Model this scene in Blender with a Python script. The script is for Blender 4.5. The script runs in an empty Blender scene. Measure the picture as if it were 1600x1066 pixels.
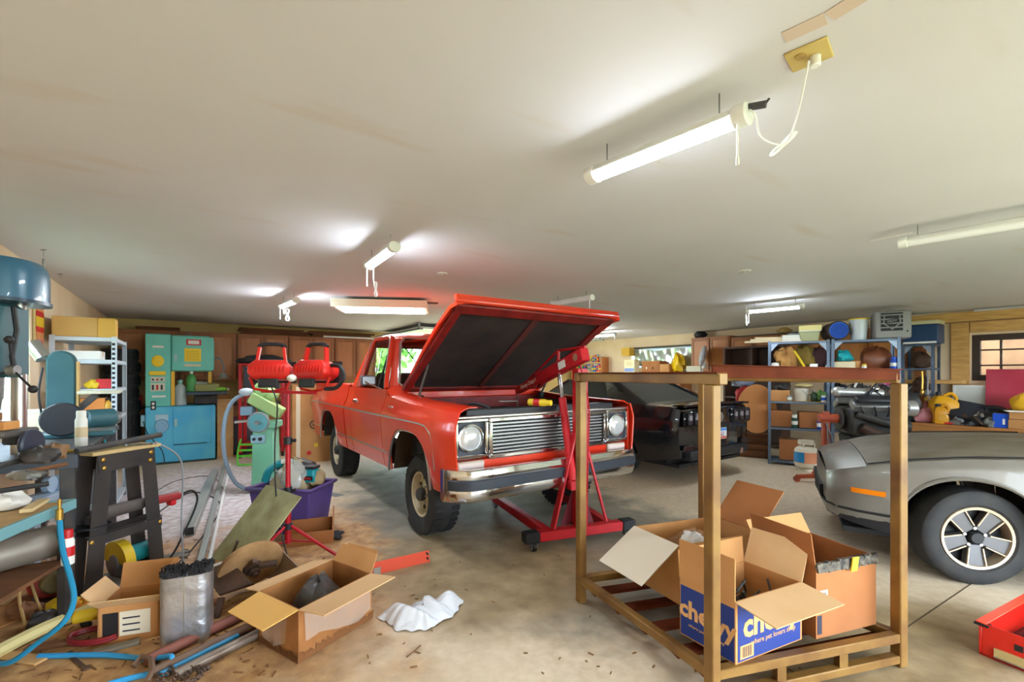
import bpy, bmesh, math, random
from mathutils import Vector, Matrix
random.seed(7)
S = bpy.context.scene
COL = S.collection
PI = math.pi
R = math.radians

# ------------------------------------------------------------------ camera, world, exposure
FPX = 711.0; HY = 585.0; CH = 1.45
cam_d = bpy.data.cameras.new('camera'); cam = bpy.data.objects.new('camera', cam_d); COL.objects.link(cam)
cam_d.sensor_width = 36.0; cam_d.lens = FPX/1600*36.0; cam_d.shift_y = (HY-533.0)/1600.0
cam_d.clip_start = 0.05; cam_d.clip_end = 300
cam.location = (0, 0, CH); cam.rotation_euler = (R(90), 0, 0)
S.camera = cam
S.view_settings.view_transform = 'Standard'; S.view_settings.look = 'None'
S.view_settings.gamma = 1.0; S.view_settings.use_curve_mapping = False
S.view_settings.exposure = 0.6
W = bpy.data.worlds.new('sky'); S.world = W; W.use_nodes = True
bg = W.node_tree.nodes['Background']
bg.inputs[0].default_value = (0.76, 0.88, 1.0, 1); bg.inputs[1].default_value = 12.0
LAMP = 1.0     # overall strength of the shop lights

# ------------------------------------------------------------------ pixel helpers (real depth)
def at(px, py, Y): return Vector(((px-800)/FPX*Y, Y, CH+(HY-py)/FPX*Y))
def fl(px, py, z=0.0):
    Y = FPX*(CH-z)/(py-HY); return at(px, py, Y)

# ------------------------------------------------------------------ materials
def lin(c):
    c = c/255.0
    return c/12.92 if c <= 0.04045 else ((c+0.055)/1.055)**2.4
def rgb(c): return (lin(c[0]), lin(c[1]), lin(c[2]), 1)
MATS = {}
def mat(name, c=(128,128,128), rough=.55, metal=0.0, c2=None, scale=6.0, lo=.35, hi=.7, bump=0.0, bscale=60.0,
        coat=0.0, trans=0.0, alpha=1.0, emit=0.0, stretch=None, ior=1.45, detail=4.0, spec=.5):
    if name in MATS: return MATS[name]
    m = bpy.data.materials.new(name); m.use_nodes = True; nt = m.node_tree; b = nt.nodes['Principled BSDF']
    b.inputs['Base Color'].default_value = rgb(c); b.inputs['Roughness'].default_value = rough
    b.inputs['Metallic'].default_value = metal; b.inputs['Coat Weight'].default_value = coat
    b.inputs['Transmission Weight'].default_value = trans; b.inputs['Alpha'].default_value = alpha
    b.inputs['IOR'].default_value = ior; b.inputs['Specular IOR Level'].default_value = spec
    if emit:
        b.inputs['Emission Color'].default_value = rgb(c); b.inputs['Emission Strength'].default_value = emit
    if c2 or bump:
        tc = nt.nodes.new('ShaderNodeTexCoord'); mp = nt.nodes.new('ShaderNodeMapping')
        nt.links.new(tc.outputs['Object'], mp.inputs['Vector'])
        if stretch: mp.inputs['Scale'].default_value = stretch
    if c2:
        n = nt.nodes.new('ShaderNodeTexNoise'); n.inputs['Scale'].default_value = scale; n.inputs['Detail'].default_value = detail
        nt.links.new(mp.outputs[0], n.inputs['Vector'])
        rp = nt.nodes.new('ShaderNodeValToRGB'); e = rp.color_ramp.elements
        e[0].position = lo; e[0].color = rgb(c); e[1].position = hi; e[1].color = rgb(c2)
        nt.links.new(n.outputs['Fac'], rp.inputs[0]); nt.links.new(rp.outputs[0], b.inputs['Base Color'])
    if bump:
        n2 = nt.nodes.new('ShaderNodeTexNoise'); n2.inputs['Scale'].default_value = bscale; n2.inputs['Detail'].default_value = 3
        nt.links.new(mp.outputs[0], n2.inputs['Vector'])
        bp = nt.nodes.new('ShaderNodeBump'); bp.inputs['Strength'].default_value = bump; bp.inputs['Distance'].default_value = .01
        nt.links.new(n2.outputs['Fac'], bp.inputs['Height']); nt.links.new(bp.outputs[0], b.inputs['Normal'])
    MATS[name] = m
    return m

# ------------------------------------------------------------------ mesh builder
def frame(d, up=None):
    d = Vector(d).normalized()
    a = Vector(up) if up is not None else (Vector((0,0,1)) if abs(d.z) < .95 else Vector((1,0,0)))
    x = a.cross(d).normalized(); y = d.cross(x).normalized()
    return x, y, d
class MB:
    def __init__(s, M=None): s.v = []; s.f = []; s.M = M or Matrix()
    def add(s, vs, fs):
        b = len(s.v); s.v += [tuple(s.M @ Vector(v)) for v in vs]; s.f += [tuple(i+b for i in f) for f in fs]; return s
    def bx(s, x0, x1, y0, y1, z0, z1):
        return s.add([(x0,y0,z0),(x1,y0,z0),(x1,y1,z0),(x0,y1,z0),(x0,y0,z1),(x1,y0,z1),(x1,y1,z1),(x0,y1,z1)],
              [(3,2,1,0),(4,5,6,7),(0,1,5,4),(1,2,6,5),(2,3,7,6),(3,0,4,7)])
    def box(s, c, d): return s.bx(c[0]-d[0]/2,c[0]+d[0]/2,c[1]-d[1]/2,c[1]+d[1]/2,c[2]-d[2]/2,c[2]+d[2]/2)
    def beam(s, p0, p1, w, h, up=None):
        p0 = Vector(p0); p1 = Vector(p1); x, y, d = frame(p1-p0, up)
        vs = []
        for p in (p0, p1):
            for a, b in ((-1,-1),(1,-1),(1,1),(-1,1)): vs.append(p+x*(a*w/2)+y*(b*h/2))
        return s.add(vs, [(3,2,1,0),(4,5,6,7),(0,1,5,4),(1,2,6,5),(2,3,7,6),(3,0,4,7)])
    def cyl(s, p0, p1, r0, r1=None, n=16):
        r1 = r0 if r1 is None else r1
        return s.loft([s.ring(p0, Vector(p1)-Vector(p0), r0, n), s.ring(p1, Vector(p1)-Vector(p0), r1, n)])
    def ring(s, p, d, r, n, up=None):
        x, y, d = frame(d, up); p = Vector(p)
        return [p+x*(r*math.cos(2*PI*i/n))+y*(r*math.sin(2*PI*i/n)) for i in range(n)]
    def loft(s, rings, closed=True, cap=True):
        n = len(rings[0]); vs = [p for r in rings for p in r]; fs = []
        for k in range(len(rings)-1):
            for i in range(n if closed else n-1):
                j = (i+1) % n; fs.append((k*n+i, k*n+j, (k+1)*n+j, (k+1)*n+i))
        if cap and closed: fs.append(tuple(range(n-1,-1,-1))); fs.append(tuple((len(rings)-1)*n+i for i in range(n)))
        return s.add(vs, fs)
    def tube(s, pts, r, n=8, closed=False):
        pts = [Vector(p) for p in pts]; rings = []; N = len(pts); x = None
        rr = r if isinstance(r, (list, tuple)) else [r]*N
        for i, p in enumerate(pts):
            if closed: d = pts[(i+1) % N]-pts[i-1]
            else: d = pts[min(i+1, N-1)]-pts[max(i-1, 0)]
            d.normalize()
            if x is None: x = frame(d)[0]
            x = (x-d*x.dot(d))
            if x.length < 1e-5: x = frame(d)[0]
            x.normalize(); y = d.cross(x)
            rings.append([p+x*(rr[i]*math.cos(2*PI*k/n))+y*(rr[i]*math.sin(2*PI*k/n)) for k in range(n)])
        if closed: rings.append(rings[0]); return s.loft(rings, cap=False)
        return s.loft(rings)
    def lathe(s, prof, n=24, M=None, cap=True):
        rings = []
        for r, z in prof:
            q = [Vector((r*math.cos(2*PI*i/n), r*math.sin(2*PI*i/n), z)) for i in range(n)]
            rings.append([M @ p for p in q] if M else q)
        return s.loft(rings, cap=cap)
    def prism(s, poly, a, b, plane='xy'):
        f = {'xy': lambda p, h: (p[0], p[1], h), 'xz': lambda p, h: (p[0], h, p[1]), 'yz': lambda p, h: (h, p[0], p[1])}[plane]
        n = len(poly); vs = [f(p, a) for p in poly]+[f(p, b) for p in poly]
        return s.add(vs, [tuple(range(n-1,-1,-1)), tuple(range(n, 2*n))]+[(i, (i+1) % n, n+(i+1) % n, n+i) for i in range(n)])
    def sph(s, c, r, nu=14, nv=8):
        if not isinstance(r, (tuple, list)): r = (r, r, r)
        rings = []
        for j in range(nv+1):
            t = -PI/2+PI*j/nv; ct = max(math.cos(t), .02)
            rings.append([(c[0]+r[0]*ct*math.cos(2*PI*i/nu), c[1]+r[1]*ct*math.sin(2*PI*i/nu), c[2]+r[2]*math.sin(t)) for i in range(nu)])
        return s.loft(rings)
    def sheet(s, pts, t):
        pts = [Vector(p) for p in pts]; n = (pts[1]-pts[0]).cross(pts[2]-pts[0]).normalized()*t
        k = len(pts); vs = pts+[p+n for p in pts]
        return s.add(vs, [tuple(range(k-1,-1,-1)), tuple(range(k, 2*k))]+[(i, (i+1) % k, k+(i+1) % k, k+i) for i in range(k)])
    def grid(s, fn, nu, nv):
        vs = [fn(i/nu, j/nv) for j in range(nv+1) for i in range(nu+1)]
        return s.add(vs, [(j*(nu+1)+i, j*(nu+1)+i+1, (j+1)*(nu+1)+i+1, (j+1)*(nu+1)+i) for j in range(nv) for i in range(nu)])
    def build(s, name, m, parent=None, loc=None, rz=0.0, bevel=0.0, seg=1, smooth=True, ang=38, solid=0.0, rot=None):
        me = bpy.data.meshes.new(name); me.from_pydata([tuple(v) for v in s.v], [], s.f); me.update()
        bm = bmesh.new(); bm.from_mesh(me)
        bmesh.ops.recalc_face_normals(bm, faces=bm.faces[:])
        if solid:
            bmesh.ops.solidify(bm, geom=bm.faces[:], thickness=solid)
        if bevel:
            ed = [e for e in bm.edges if len(e.link_faces) == 2 and e.calc_face_angle(0) > .5]
            bmesh.ops.bevel(bm, geom=ed, offset=bevel, segments=seg, affect='EDGES', clamp_overlap=True, profile=.5)
        bm.to_mesh(me); bm.free()
        if smooth:
            for p in me.polygons: p.use_smooth = True
            me.set_sharp_from_angle(angle=R(ang))
        me.materials.append(m)
        o = bpy.data.objects.new(name, me); COL.objects.link(o)
        if parent: o.parent = parent
        if loc is not None: o.location = loc
        o.rotation_euler = rot if rot else (0, 0, rz)
        return o
def tag(o, label, cat, group=None):
    o['label'] = label; o['category'] = cat
    if group: o['group'] = group
    return o
def thing(name, label, cat, loc=(0,0,0), rz=0.0, group=None, rot=None):
    o = bpy.data.objects.new(name, None); COL.objects.link(o); o.empty_display_size = .1
    o.location = loc; o.rotation_euler = rot if rot else (0, 0, rz)
    return tag(o, label, cat, group)
def struct(o): o['kind'] = 'structure'; return o
def dup(root, loc, rz=None, label=None):
    r = root.copy(); COL.objects.link(r); r.location = loc
    if rz is not None: r.rotation_euler = (0, 0, rz)
    if label: r['label'] = label
    for ch in list(root.children):
        c = ch.copy(); COL.objects.link(c); c.parent = r
        for g in list(ch.children):
            d = g.copy(); COL.objects.link(d); d.parent = c
    return r
def text(name, body, size, m, parent, M, depth=.0015, align='CENTER', sx=1.0, bold=0.0):
    cu = bpy.data.curves.new(name, 'FONT'); cu.body = body; cu.size = size; cu.extrude = depth; cu.align_x = align; cu.align_y = 'CENTER'
    cu.resolution_u = 2; cu.offset = bold
    t = bpy.data.objects.new('tmp', cu); COL.objects.link(t)
    dg = bpy.context.evaluated_depsgraph_get(); dg.update()
    me = bpy.data.meshes.new_from_object(t.evaluated_get(dg)); me.transform(Matrix.Diagonal((sx, 1, 1, 1))); me.transform(M)
    bpy.data.objects.remove(t); bpy.data.curves.remove(cu)
    me.materials.clear(); me.materials.append(m)
    o = bpy.data.objects.new(name, me); COL.objects.link(o); o.parent = parent
    return o
def face_M(o, xdir, ydir):
    x = Vector(xdir).normalized(); y = Vector(ydir).normalized(); z = x.cross(y)
    return Matrix(((x.x,y.x,z.x,o[0]),(x.y,y.y,z.y,o[1]),(x.z,y.z,z.z,o[2]),(0,0,0,1)))
def rotm(ax, deg): return Matrix.Rotation(R(deg), 4, ax)
def T(x, y, z): return Matrix.Translation((x, y, z))
def rough_blob(mb, c, r, amp=.25, seed=0, nu=18, nv=10, flat=True):
    rnd = random.Random(seed); ph = [rnd.uniform(0, 6.3) for _ in range(9)]
    rings = []
    for j in range(nv+1):
        t = -PI/2+PI*j/nv; ct = max(math.cos(t), .03); row = []
        for i in range(nu):
            a = 2*PI*i/nu
            k = 1+amp*(math.sin(3*a+ph[0]+2*t)*.5+math.sin(5*a+ph[1]-3*t)*.35+math.sin(2*a+ph[2]+4*t)*.4+math.sin(7*a+ph[3]+5*t)*.25)
            z = c[2]+r[2]*math.sin(t)*k
            if flat: z = max(z, c[2]-r[2]*.75)
            row.append((c[0]+r[0]*ct*math.cos(a)*k, c[1]+r[1]*ct*math.sin(a)*k, z))
        rings.append(row)
    return mb.loft(rings)
def smooth_path(pts, n=6):
    pts = [Vector(p) for p in pts]; out = []
    for i in range(len(pts)-1):
        p0 = pts[max(i-1,0)]; p1 = pts[i]; p2 = pts[i+1]; p3 = pts[min(i+2,len(pts)-1)]
        for k in range(n):
            t = k/n
            out.append(.5*((2*p1)+(p2-p0)*t+(2*p0-5*p1+4*p2-p3)*t*t+(3*p1-p0-3*p2+p3)*t**3))
    out.append(pts[-1]); return out

# ------------------------------------------------------------------ room frame: x along the back wall, y = depth (0 at the back wall, negative towards the camera)
TH = R(35.13); CT, ST = math.cos(TH), math.sin(TH)
C0 = Vector((-7.1, 8.0, 0)); RW = 11.14; RD = 13.2; ZC = 2.45
U = Vector((CT, ST, 0)); V = Vector((-ST, CT, 0))
def rm(s, y, z=0.0): return C0+U*s+V*y+Vector((0,0,z))
def on_s(px, s, z=0.0):
    k = (px-800)/FPX; Y = (s+CT*C0.x+ST*C0.y)/(CT*k+ST); return Vector((k*Y, Y, z))
def on_y(px, y, z=0.0):
    k = (px-800)/FPX; Y = (y-ST*C0.x+CT*C0.y)/(-ST*k+CT); return Vector((k*Y, Y, z))
def pz(px, py, Y): return CH+(HY-py)/FPX*Y

# palette
white_metal = mat('white enamel metal', (232,232,228), .35)
# ------------------------------------------------------------------ structure
def floor_mat():
    m = bpy.data.materials.new('dusty concrete'); m.use_nodes = True; nt = m.node_tree; N = nt.nodes.new; L = nt.links.new
    b = nt.nodes['Principled BSDF']; tc = N('ShaderNodeTexCoord')
    def noise(sc, det=5, off=0):
        mp = N('ShaderNodeMapping'); mp.inputs['Location'].default_value = (off, off*.7, 0); L(tc.outputs['Object'], mp.inputs[0])
        n = N('ShaderNodeTexNoise'); n.inputs['Scale'].default_value = sc; n.inputs['Detail'].default_value = det; L(mp.outputs[0], n.inputs[0]); return n.outputs['Fac']
    def ramp(src, stops):
        r = N('ShaderNodeValToRGB'); e = r.color_ramp.elements
        for i, (p, c) in enumerate(stops):
            q = e[i] if i < 2 else e.new(p)
            q.position = p; q.color = rgb(c)
        L(src, r.inputs[0]); return r.outputs[0]
    def mix(f, a, b2):
        x = N('ShaderNodeMix'); x.data_type = 'RGBA'; L(f, x.inputs[0]); L(a, x.inputs[6]); L(b2, x.inputs[7]); return x.outputs[2]
    base = ramp(noise(.55, 6), [(.3, (202,183,156)), (.7, (223,206,180))])
    fine = ramp(noise(16, 8, 3), [(.36, (184,159,128)), (.66, (222,207,185))])
    f1 = N('ShaderNodeMath'); f1.operation = 'MULTIPLY'; L(noise(2.2, 4, 9), f1.inputs[0]); f1.inputs[1].default_value = .75
    c = mix(f1.outputs[0], base, fine)
    # rust-brown dirt lying thicker to the left of the truck, whitish dust with cool window daylight put into its colour near the machines
    def blob(px, py, rx, ry, ang, edge=.25):
        mp = N('ShaderNodeMapping'); mp.vector_type = 'TEXTURE'; p = fl(px, py)
        mp.inputs['Location'].default_value = (p.x, p.y, 0); mp.inputs['Rotation'].default_value = (0, 0, R(ang)); mp.inputs['Scale'].default_value = (rx, ry, 5)
        L(tc.outputs['Object'], mp.inputs[0]); ln = N('ShaderNodeVectorMath'); ln.operation = 'LENGTH'; L(mp.outputs[0], ln.inputs[0])
        ad = N('ShaderNodeMath'); ad.operation = 'MULTIPLY_ADD'; L(noise(2.6, 5, px*.01), ad.inputs[0]); ad.inputs[1].default_value = .9; L(ln.outputs['Value'], ad.inputs[2])
        mr = N('ShaderNodeMapRange'); mr.inputs[1].default_value = 1.45+edge; mr.inputs[2].default_value = 1.45-edge; L(ad.outputs[0], mr.inputs[0]); return mr.outputs[0]
    brown = ramp(noise(11, 8, 5), [(.35, (158,114,70)), (.65, (204,162,108))])
    c = mix(blob(330, 900, 1.6, 1.7, 35), c, brown)
    pale = ramp(noise(14, 8, 8), [(.34, (184,168,168)), (.66, (226,222,226))])
    c = mix(blob(310, 770, 1.2, 1.9, 30), c, pale)
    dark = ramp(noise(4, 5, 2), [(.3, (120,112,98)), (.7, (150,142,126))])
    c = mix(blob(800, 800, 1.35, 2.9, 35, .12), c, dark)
    oil = ramp(noise(6, 5, 4), [(.3, (128,108,78)), (.7, (168,146,112))])
    c = mix(blob(760, 880, .8, .9, 20), c, oil)
    c = mix(blob(1330, 1010, .9, .5, 10), c, oil)
    L(c, b.inputs['Base Color']); b.inputs['Roughness'].default_value = .62
    bp = N('ShaderNodeBump'); bp.inputs['Strength'].default_value = .25; bp.inputs['Distance'].default_value = .01
    L(noise(30, 5, 1), bp.inputs['Height']); L(bp.outputs[0], b.inputs['Normal'])
    return m
struct(MB().prism([tuple(rm(s, y)[:2]) for s, y in ((0,0),(RW,0),(RW,-RD),(0,-RD))], -.12, 0).build('floor', floor_mat(), smooth=False))
# control joint cut in the slab (a thin saw groove filled with dirt)
joint = mat('joint dirt', (92,78,60), .9)
a, b_ = fl(1385, 1002), fl(1536, 900)
struct(MB().beam(a+Vector((0,0,.0006)), b_+Vector((0,0,.0006)), .008, .0012).build('trim_1', joint))
def ceil_mat():
    m = bpy.data.materials.new('stained plasterboard'); m.use_nodes = True; nt = m.node_tree; N = nt.nodes.new; L = nt.links.new
    b = nt.nodes['Principled BSDF']; tc = N('ShaderNodeTexCoord')
    n = N('ShaderNodeTexNoise'); n.inputs['Scale'].default_value = .7; n.inputs['Detail'].default_value = 3; L(tc.outputs['Object'], n.inputs[0])
    r = N('ShaderNodeValToRGB'); e = r.color_ramp.elements; e[0].position = .3; e[0].color = rgb((207,204,206)); e[1].position = .65; e[1].color = rgb((213,211,214)); L(n.outputs['Fac'], r.inputs[0])
    mp = N('ShaderNodeMapping'); mp.inputs['Scale'].default_value = (.5, 2.2, 1); L(tc.outputs['Object'], mp.inputs[0])
    n2 = N('ShaderNodeTexNoise'); n2.inputs['Scale'].default_value = 1.6; n2.inputs['Detail'].default_value = 4; L(mp.outputs[0], n2.inputs[0])
    mr = N('ShaderNodeMapRange'); mr.inputs[1].default_value = .62; mr.inputs[2].default_value = .74; mr.inputs[4].default_value = .5; L(n2.outputs['Fac'], mr.inputs[0])
    x = N('ShaderNodeMix'); x.data_type = 'RGBA'; L(mr.outputs[0], x.inputs[0]); L(r.outputs[0], x.inputs[6]); x.inputs[7].default_value = rgb((200,182,166))
    L(x.outputs[2], b.inputs['Base Color']); b.inputs['Roughness'].default_value = .8
    n3 = N('ShaderNodeTexNoise'); n3.inputs['Scale'].default_value = 3; L(tc.outputs['Object'], n3.inputs[0])
    bp = N('ShaderNodeBump'); bp.inputs['Strength'].default_value = .18; bp.inputs['Distance'].default_value = .02; L(n3.outputs['Fac'], bp.inputs['Height']); L(bp.outputs[0], b.inputs['Normal'])
    return m
struct(MB().bx(-.15, RW+.15, -RD, .15, ZC, ZC+.1).build('ceiling', ceil_mat(), loc=C0, rz=TH, smooth=False))
wall_m = mat('peach painted wall', (226,204,172), .8, c2=(216,188,150), scale=1.5)
wall_y = mat('yellow painted wall', (206,184,124), .8, c2=(190,164,104), scale=1.5)
OP0, OP1 = 4.72, 9.7
wb = MB().bx(-.15, OP0, 0, .15, 0, ZC).bx(OP0, OP1, 0, .15, 2.26, ZC).bx(OP1, RW+.15, 0, .15, 0, ZC)
struct(wb.build('wall_back', wall_y, loc=C0, rz=TH, smooth=False))
def wall_with(name, m, x0, x1, holes):
    # wall running along room y, holes = (y0, y1, z0, z1) sorted by y (more negative first)
    mb = MB(); y = -RD
    for a, b2, z0, z1 in holes:
        mb.bx(x0, x1, y, a, 0, ZC).bx(x0, x1, a, b2, 0, z0).bx(x0, x1, a, b2, z1, ZC); y = b2
    mb.bx(x0, x1, y, 0, 0, ZC)
    return struct(mb.build(name, m, loc=C0, rz=TH, smooth=False))
W1 = (-6.4, -4.72, 1.02, 2.08); W2 = (-4.25, -2.25, 1.62, 2.13); W3 = (-10.8, -8.95, 1.35, 2.06)
wall_with('wall_left', wall_m, -.15, 0, [W1]); wall_with('wall_right', wall_m, RW, RW+.15, [W3, W2])
FO0, FO1 = 1.6, 9.4
wf_ = MB().bx(-.15, FO0, -RD-.15, -RD, 0, ZC).bx(FO0, FO1, -RD-.15, -RD, 2.15, ZC).bx(FO1, RW+.15, -RD-.15, -RD, 0, ZC)  # unseen wall added behind the camera, its opening sized to limit the daylight
struct(wf_.build('wall_front_unseen', wall_m, loc=C0, rz=TH, smooth=False))
glass = mat('window glass', (235,245,250), .03, trans=1.0, ior=1.05)
dark_frame = mat('dark bronze frame', (58,44,36), .5); alu_frame = mat('aluminium frame', (170,186,205), .4, .5)
def window(name, x, w, m, nx, nz, fw=.045, xin=0):
    y0, y1, z0, z1 = w
    fr = MB()
    for a, b2, c, d in ((y0,y0+fw,z0,z1),(y1-fw,y1,z0,z1),(y0+fw,y1-fw,z0,z0+fw),(y0+fw,y1-fw,z1-fw,z1)): fr.bx(x-.05, x+.05, a, b2, c, d)
    o = struct(fr.build(name, m, loc=C0, rz=TH, bevel=.004))
    mu = .022
    for i in range(1, nx):
        yy = y0+(y1-y0)*i/nx; MB().bx(x-.03, x+.03, yy-mu/2, yy+mu/2, z0+fw, z1-fw).build('muntin', m, o)
    for i in range(1, nz):
        zz = z0+(z1-z0)*i/nz; MB().bx(x-.026, x+.026, y0+fw, y1-fw, zz-mu/2, zz+mu/2).build('muntin', m, o)
    for i in range(nx):
        for k in range(nz):
            ya, yb = y0+(y1-y0)*i/nx, y0+(y1-y0)*(i+1)/nx; za, zb = z0+(z1-z0)*k/nz, z0+(z1-z0)*(k+1)/nz
            MB().bx(x-.002, x+.002, max(ya,y0+fw), min(yb,y1-fw), max(za,z0+fw), min(zb,z1-fw)).build('pane', glass, o)
    return o
window('window_1', -.08, W1, alu_frame, 3, 1); window('window_2', RW+.09, W2, alu_frame, 2, 1, .05); window('window_3', RW+.07, W3, dark_frame, 6, 3, .09)
# wood casing and header boards on the right wall
pine = mat('honey pine trim', (214,168,100), .55, c2=(190,140,76), scale=5, stretch=(1,1,6)); redpine = mat('stained pine trim', (160,98,50), .55, c2=(130,76,38), scale=5, stretch=(1,1,6))
def rbox(name, m, x0, x1, y0, y1, z0, z1, bevel=.004): return MB().bx(x0,x1,y0,y1,z0,z1).build(name, m, loc=C0, rz=TH, bevel=bevel)
struct(rbox('trim_2', pine, RW-.10, RW-.001, -12.5, -8.2, 2.27, 2.42)); struct(rbox('trim_3', redpine, RW-.07, RW-.001, -8.42, -8.28, .8, 2.26))
struct(rbox('trim_4', pine, RW-.04, RW-.001, -8.93, -8.72, .8, 2.26)); struct(rbox('trim_5', pine, RW-.05, RW-.001, -12.0, -8.94, 2.10, 2.26))
struct(rbox('trim_6', pine, RW-.3, RW-.001, -8.9, -8.1, 1.30, 1.36))
# sill shelf below window_2 and a timber strip over it
struct(rbox('trim_7', dark_frame, RW-.05, RW-.001, -4.35, -2.15, 2.135, 2.18))
# bare strip of ceiling where the board has come away
struct(MB().beam(at(586,468,6.17)+Vector((0,0,-.004)), at(684,474,6.4)+Vector((0,0,.0)), .13, .012, up=(0,0,1)).build('trim_8', mat('bare ceiling lath', (96,62,34), .9, c2=(60,38,22), scale=12)))
# pale patches where old fittings were taken off the ceiling
patch = mat('old ceiling patch', (206,186,170), .85)
for p, q, w in (((1225,58),(1290,28),.055), ((1296,25),(1400,-40),.055)):
    A = at(p[0], p[1], FPX*(ZC-CH)/(HY-p[1])); B = at(q[0], q[1], FPX*(ZC-CH)/(HY-q[1])); A.z = B.z = ZC-.0015
    struct(MB().beam(A, B, w, .002).build('trim_9', patch))
A = at(1360, 376, 711/209); B = at(1425, 363, 711/222); A.z = B.z = ZC-.002
struct(MB().beam(A, B, .03, .003).build('trim_10', mat('ceiling batten', (226,224,218), .7)))
# open sectional garage door under the ceiling, with its tracks
dg = struct(MB().bx(OP0+.1, OP1-.1, -2.35, -2.28, 2.345, 2.385).build('door_1', white_metal, loc=C0, rz=TH))
panel_m = mat('white steel door panel', (214,214,206), .5)
for k in range(4): MB().bx(OP0+.1, OP1-.1, -2.27+k*.54, -2.27+k*.54+.53, 2.35, 2.385).build('panel', panel_m, dg, bevel=.006)
galv = mat('galvanised steel', (150,152,150), .45, .7, c2=(118,120,120), scale=20)
for sx in (OP0+.04, OP1-.04): MB().bx(sx-.03, sx+.03, -2.6, -.05, 2.30, 2.335).build('track', galv, dg)
for sx in (OP0+.04, OP1-.04): MB().bx(sx-.02, sx+.02, -2.5, -2.46, 2.335, ZC).build('hanger', galv, dg)
opener = thing('door_opener', 'grey bracketed garage door opener rail above the truck roof', 'door opener', rm(6.6,-2.9,0), TH)
MB().bx(-.03,.03,-1.6,2.7,2.30,2.33).build('rail', galv, opener); MB().bx(-.2,.2,-1.95,-1.55,2.2,2.38).build('motor_housing', mat('grey motor housing',(96,98,100),.5), opener, bevel=.02)
for q in ((-.17,),(.17,)): MB().beam((q[0],-1.75,2.37),(q[0],-1.75,ZC),.03,.005).build('hanger', galv, opener)
MB().beam((0,-.6,2.33),(-.28,-.75,ZC-.01),.03,.006).beam((0,-.6,2.33),(.12,-.6,ZC-.01),.03,.006).build('strut', galv, opener); MB().bx(-.36,.3,-.78,-.74,ZC-.02,ZC-.001).build('bracket', galv, opener)
# ------------------------------------------------------------------ outside: ground, trees, lean-to
out_ground = mat('outside gravel and grass', (150,150,120), .9, c2=(104,128,70), scale=.5)
struct(MB().bx(-60, 60, -60, 60, -.3, -.13).build('ground', out_ground, smooth=False))
leaf_m = mat('green leaves', (150,190,90), .6, c2=(84,130,48), scale=1.2); bark = mat('tree bark', (92,76,60), .9)  # leaf colour is two greens mixed by noise
def tree(loc, h, rad, label, seed):
    t = thing('tree', label, 'tree', loc, 0, 'trees outside the openings')
    MB().tube([(0,0,-.13),(.05,0,h*.3),(0,.05,h*.75)], [.16,.12,.05], 8).build('trunk', bark, t)
    rnd = random.Random(seed); mb = MB()
    for i in range(900):
        th = rnd.uniform(0, 6.283); ph = math.acos(rnd.uniform(-1, 1)); rr = rad*rnd.uniform(.45, 1)
        c = Vector((rr*math.sin(ph)*math.cos(th), rr*math.sin(ph)*math.sin(th), h*.6+rr*math.cos(ph)*h*.5/rad))
        d = Vector((rnd.uniform(-1,1), rnd.uniform(-1,1), rnd.uniform(-1,1))).normalized()*.2; e = d.orthogonal().normalized()*.13
        mb.add([c-d, c+e, c+d, c-e], [(0,1,2,3)])
    o = mb.build('foliage', leaf_m, t, smooth=False); o['kind'] = 'stuff'
for i, (s, y, h, rd, lb) in enumerate(((3.6,6.5,5,1.5,'green leafy tree seen past the truck cab'),(6.9,6.2,5.5,1.5,'green leafy tree seen through the truck side window'),
        (10.3,6,6,1.6,'green leafy tree seen through the truck windshield'),(-3.2,-5.6,4,1.6,'pale green tree outside the left window by the drill press'))):
    tree(rm(s,y,0), h, rd, lb, i)
lt = thing('lean_to', 'brown timber lean-to outside the dark paned window', 'lean-to', rm(RW+1.6,-10,0), TH)
ltm = mat('weathered lean-to timber', (130,92,62), .7, c2=(100,68,42), scale=3)
MB().bx(.6,.7,-2,3,-.13,2.6).build('board_wall', ltm, lt)
for k in range(4): MB().beam((.5,-1.6+k*1.1,2.6),(-.8,-1.9+k*1.1,1.6),.09,.14).build('rafter', ltm, lt)
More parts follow.
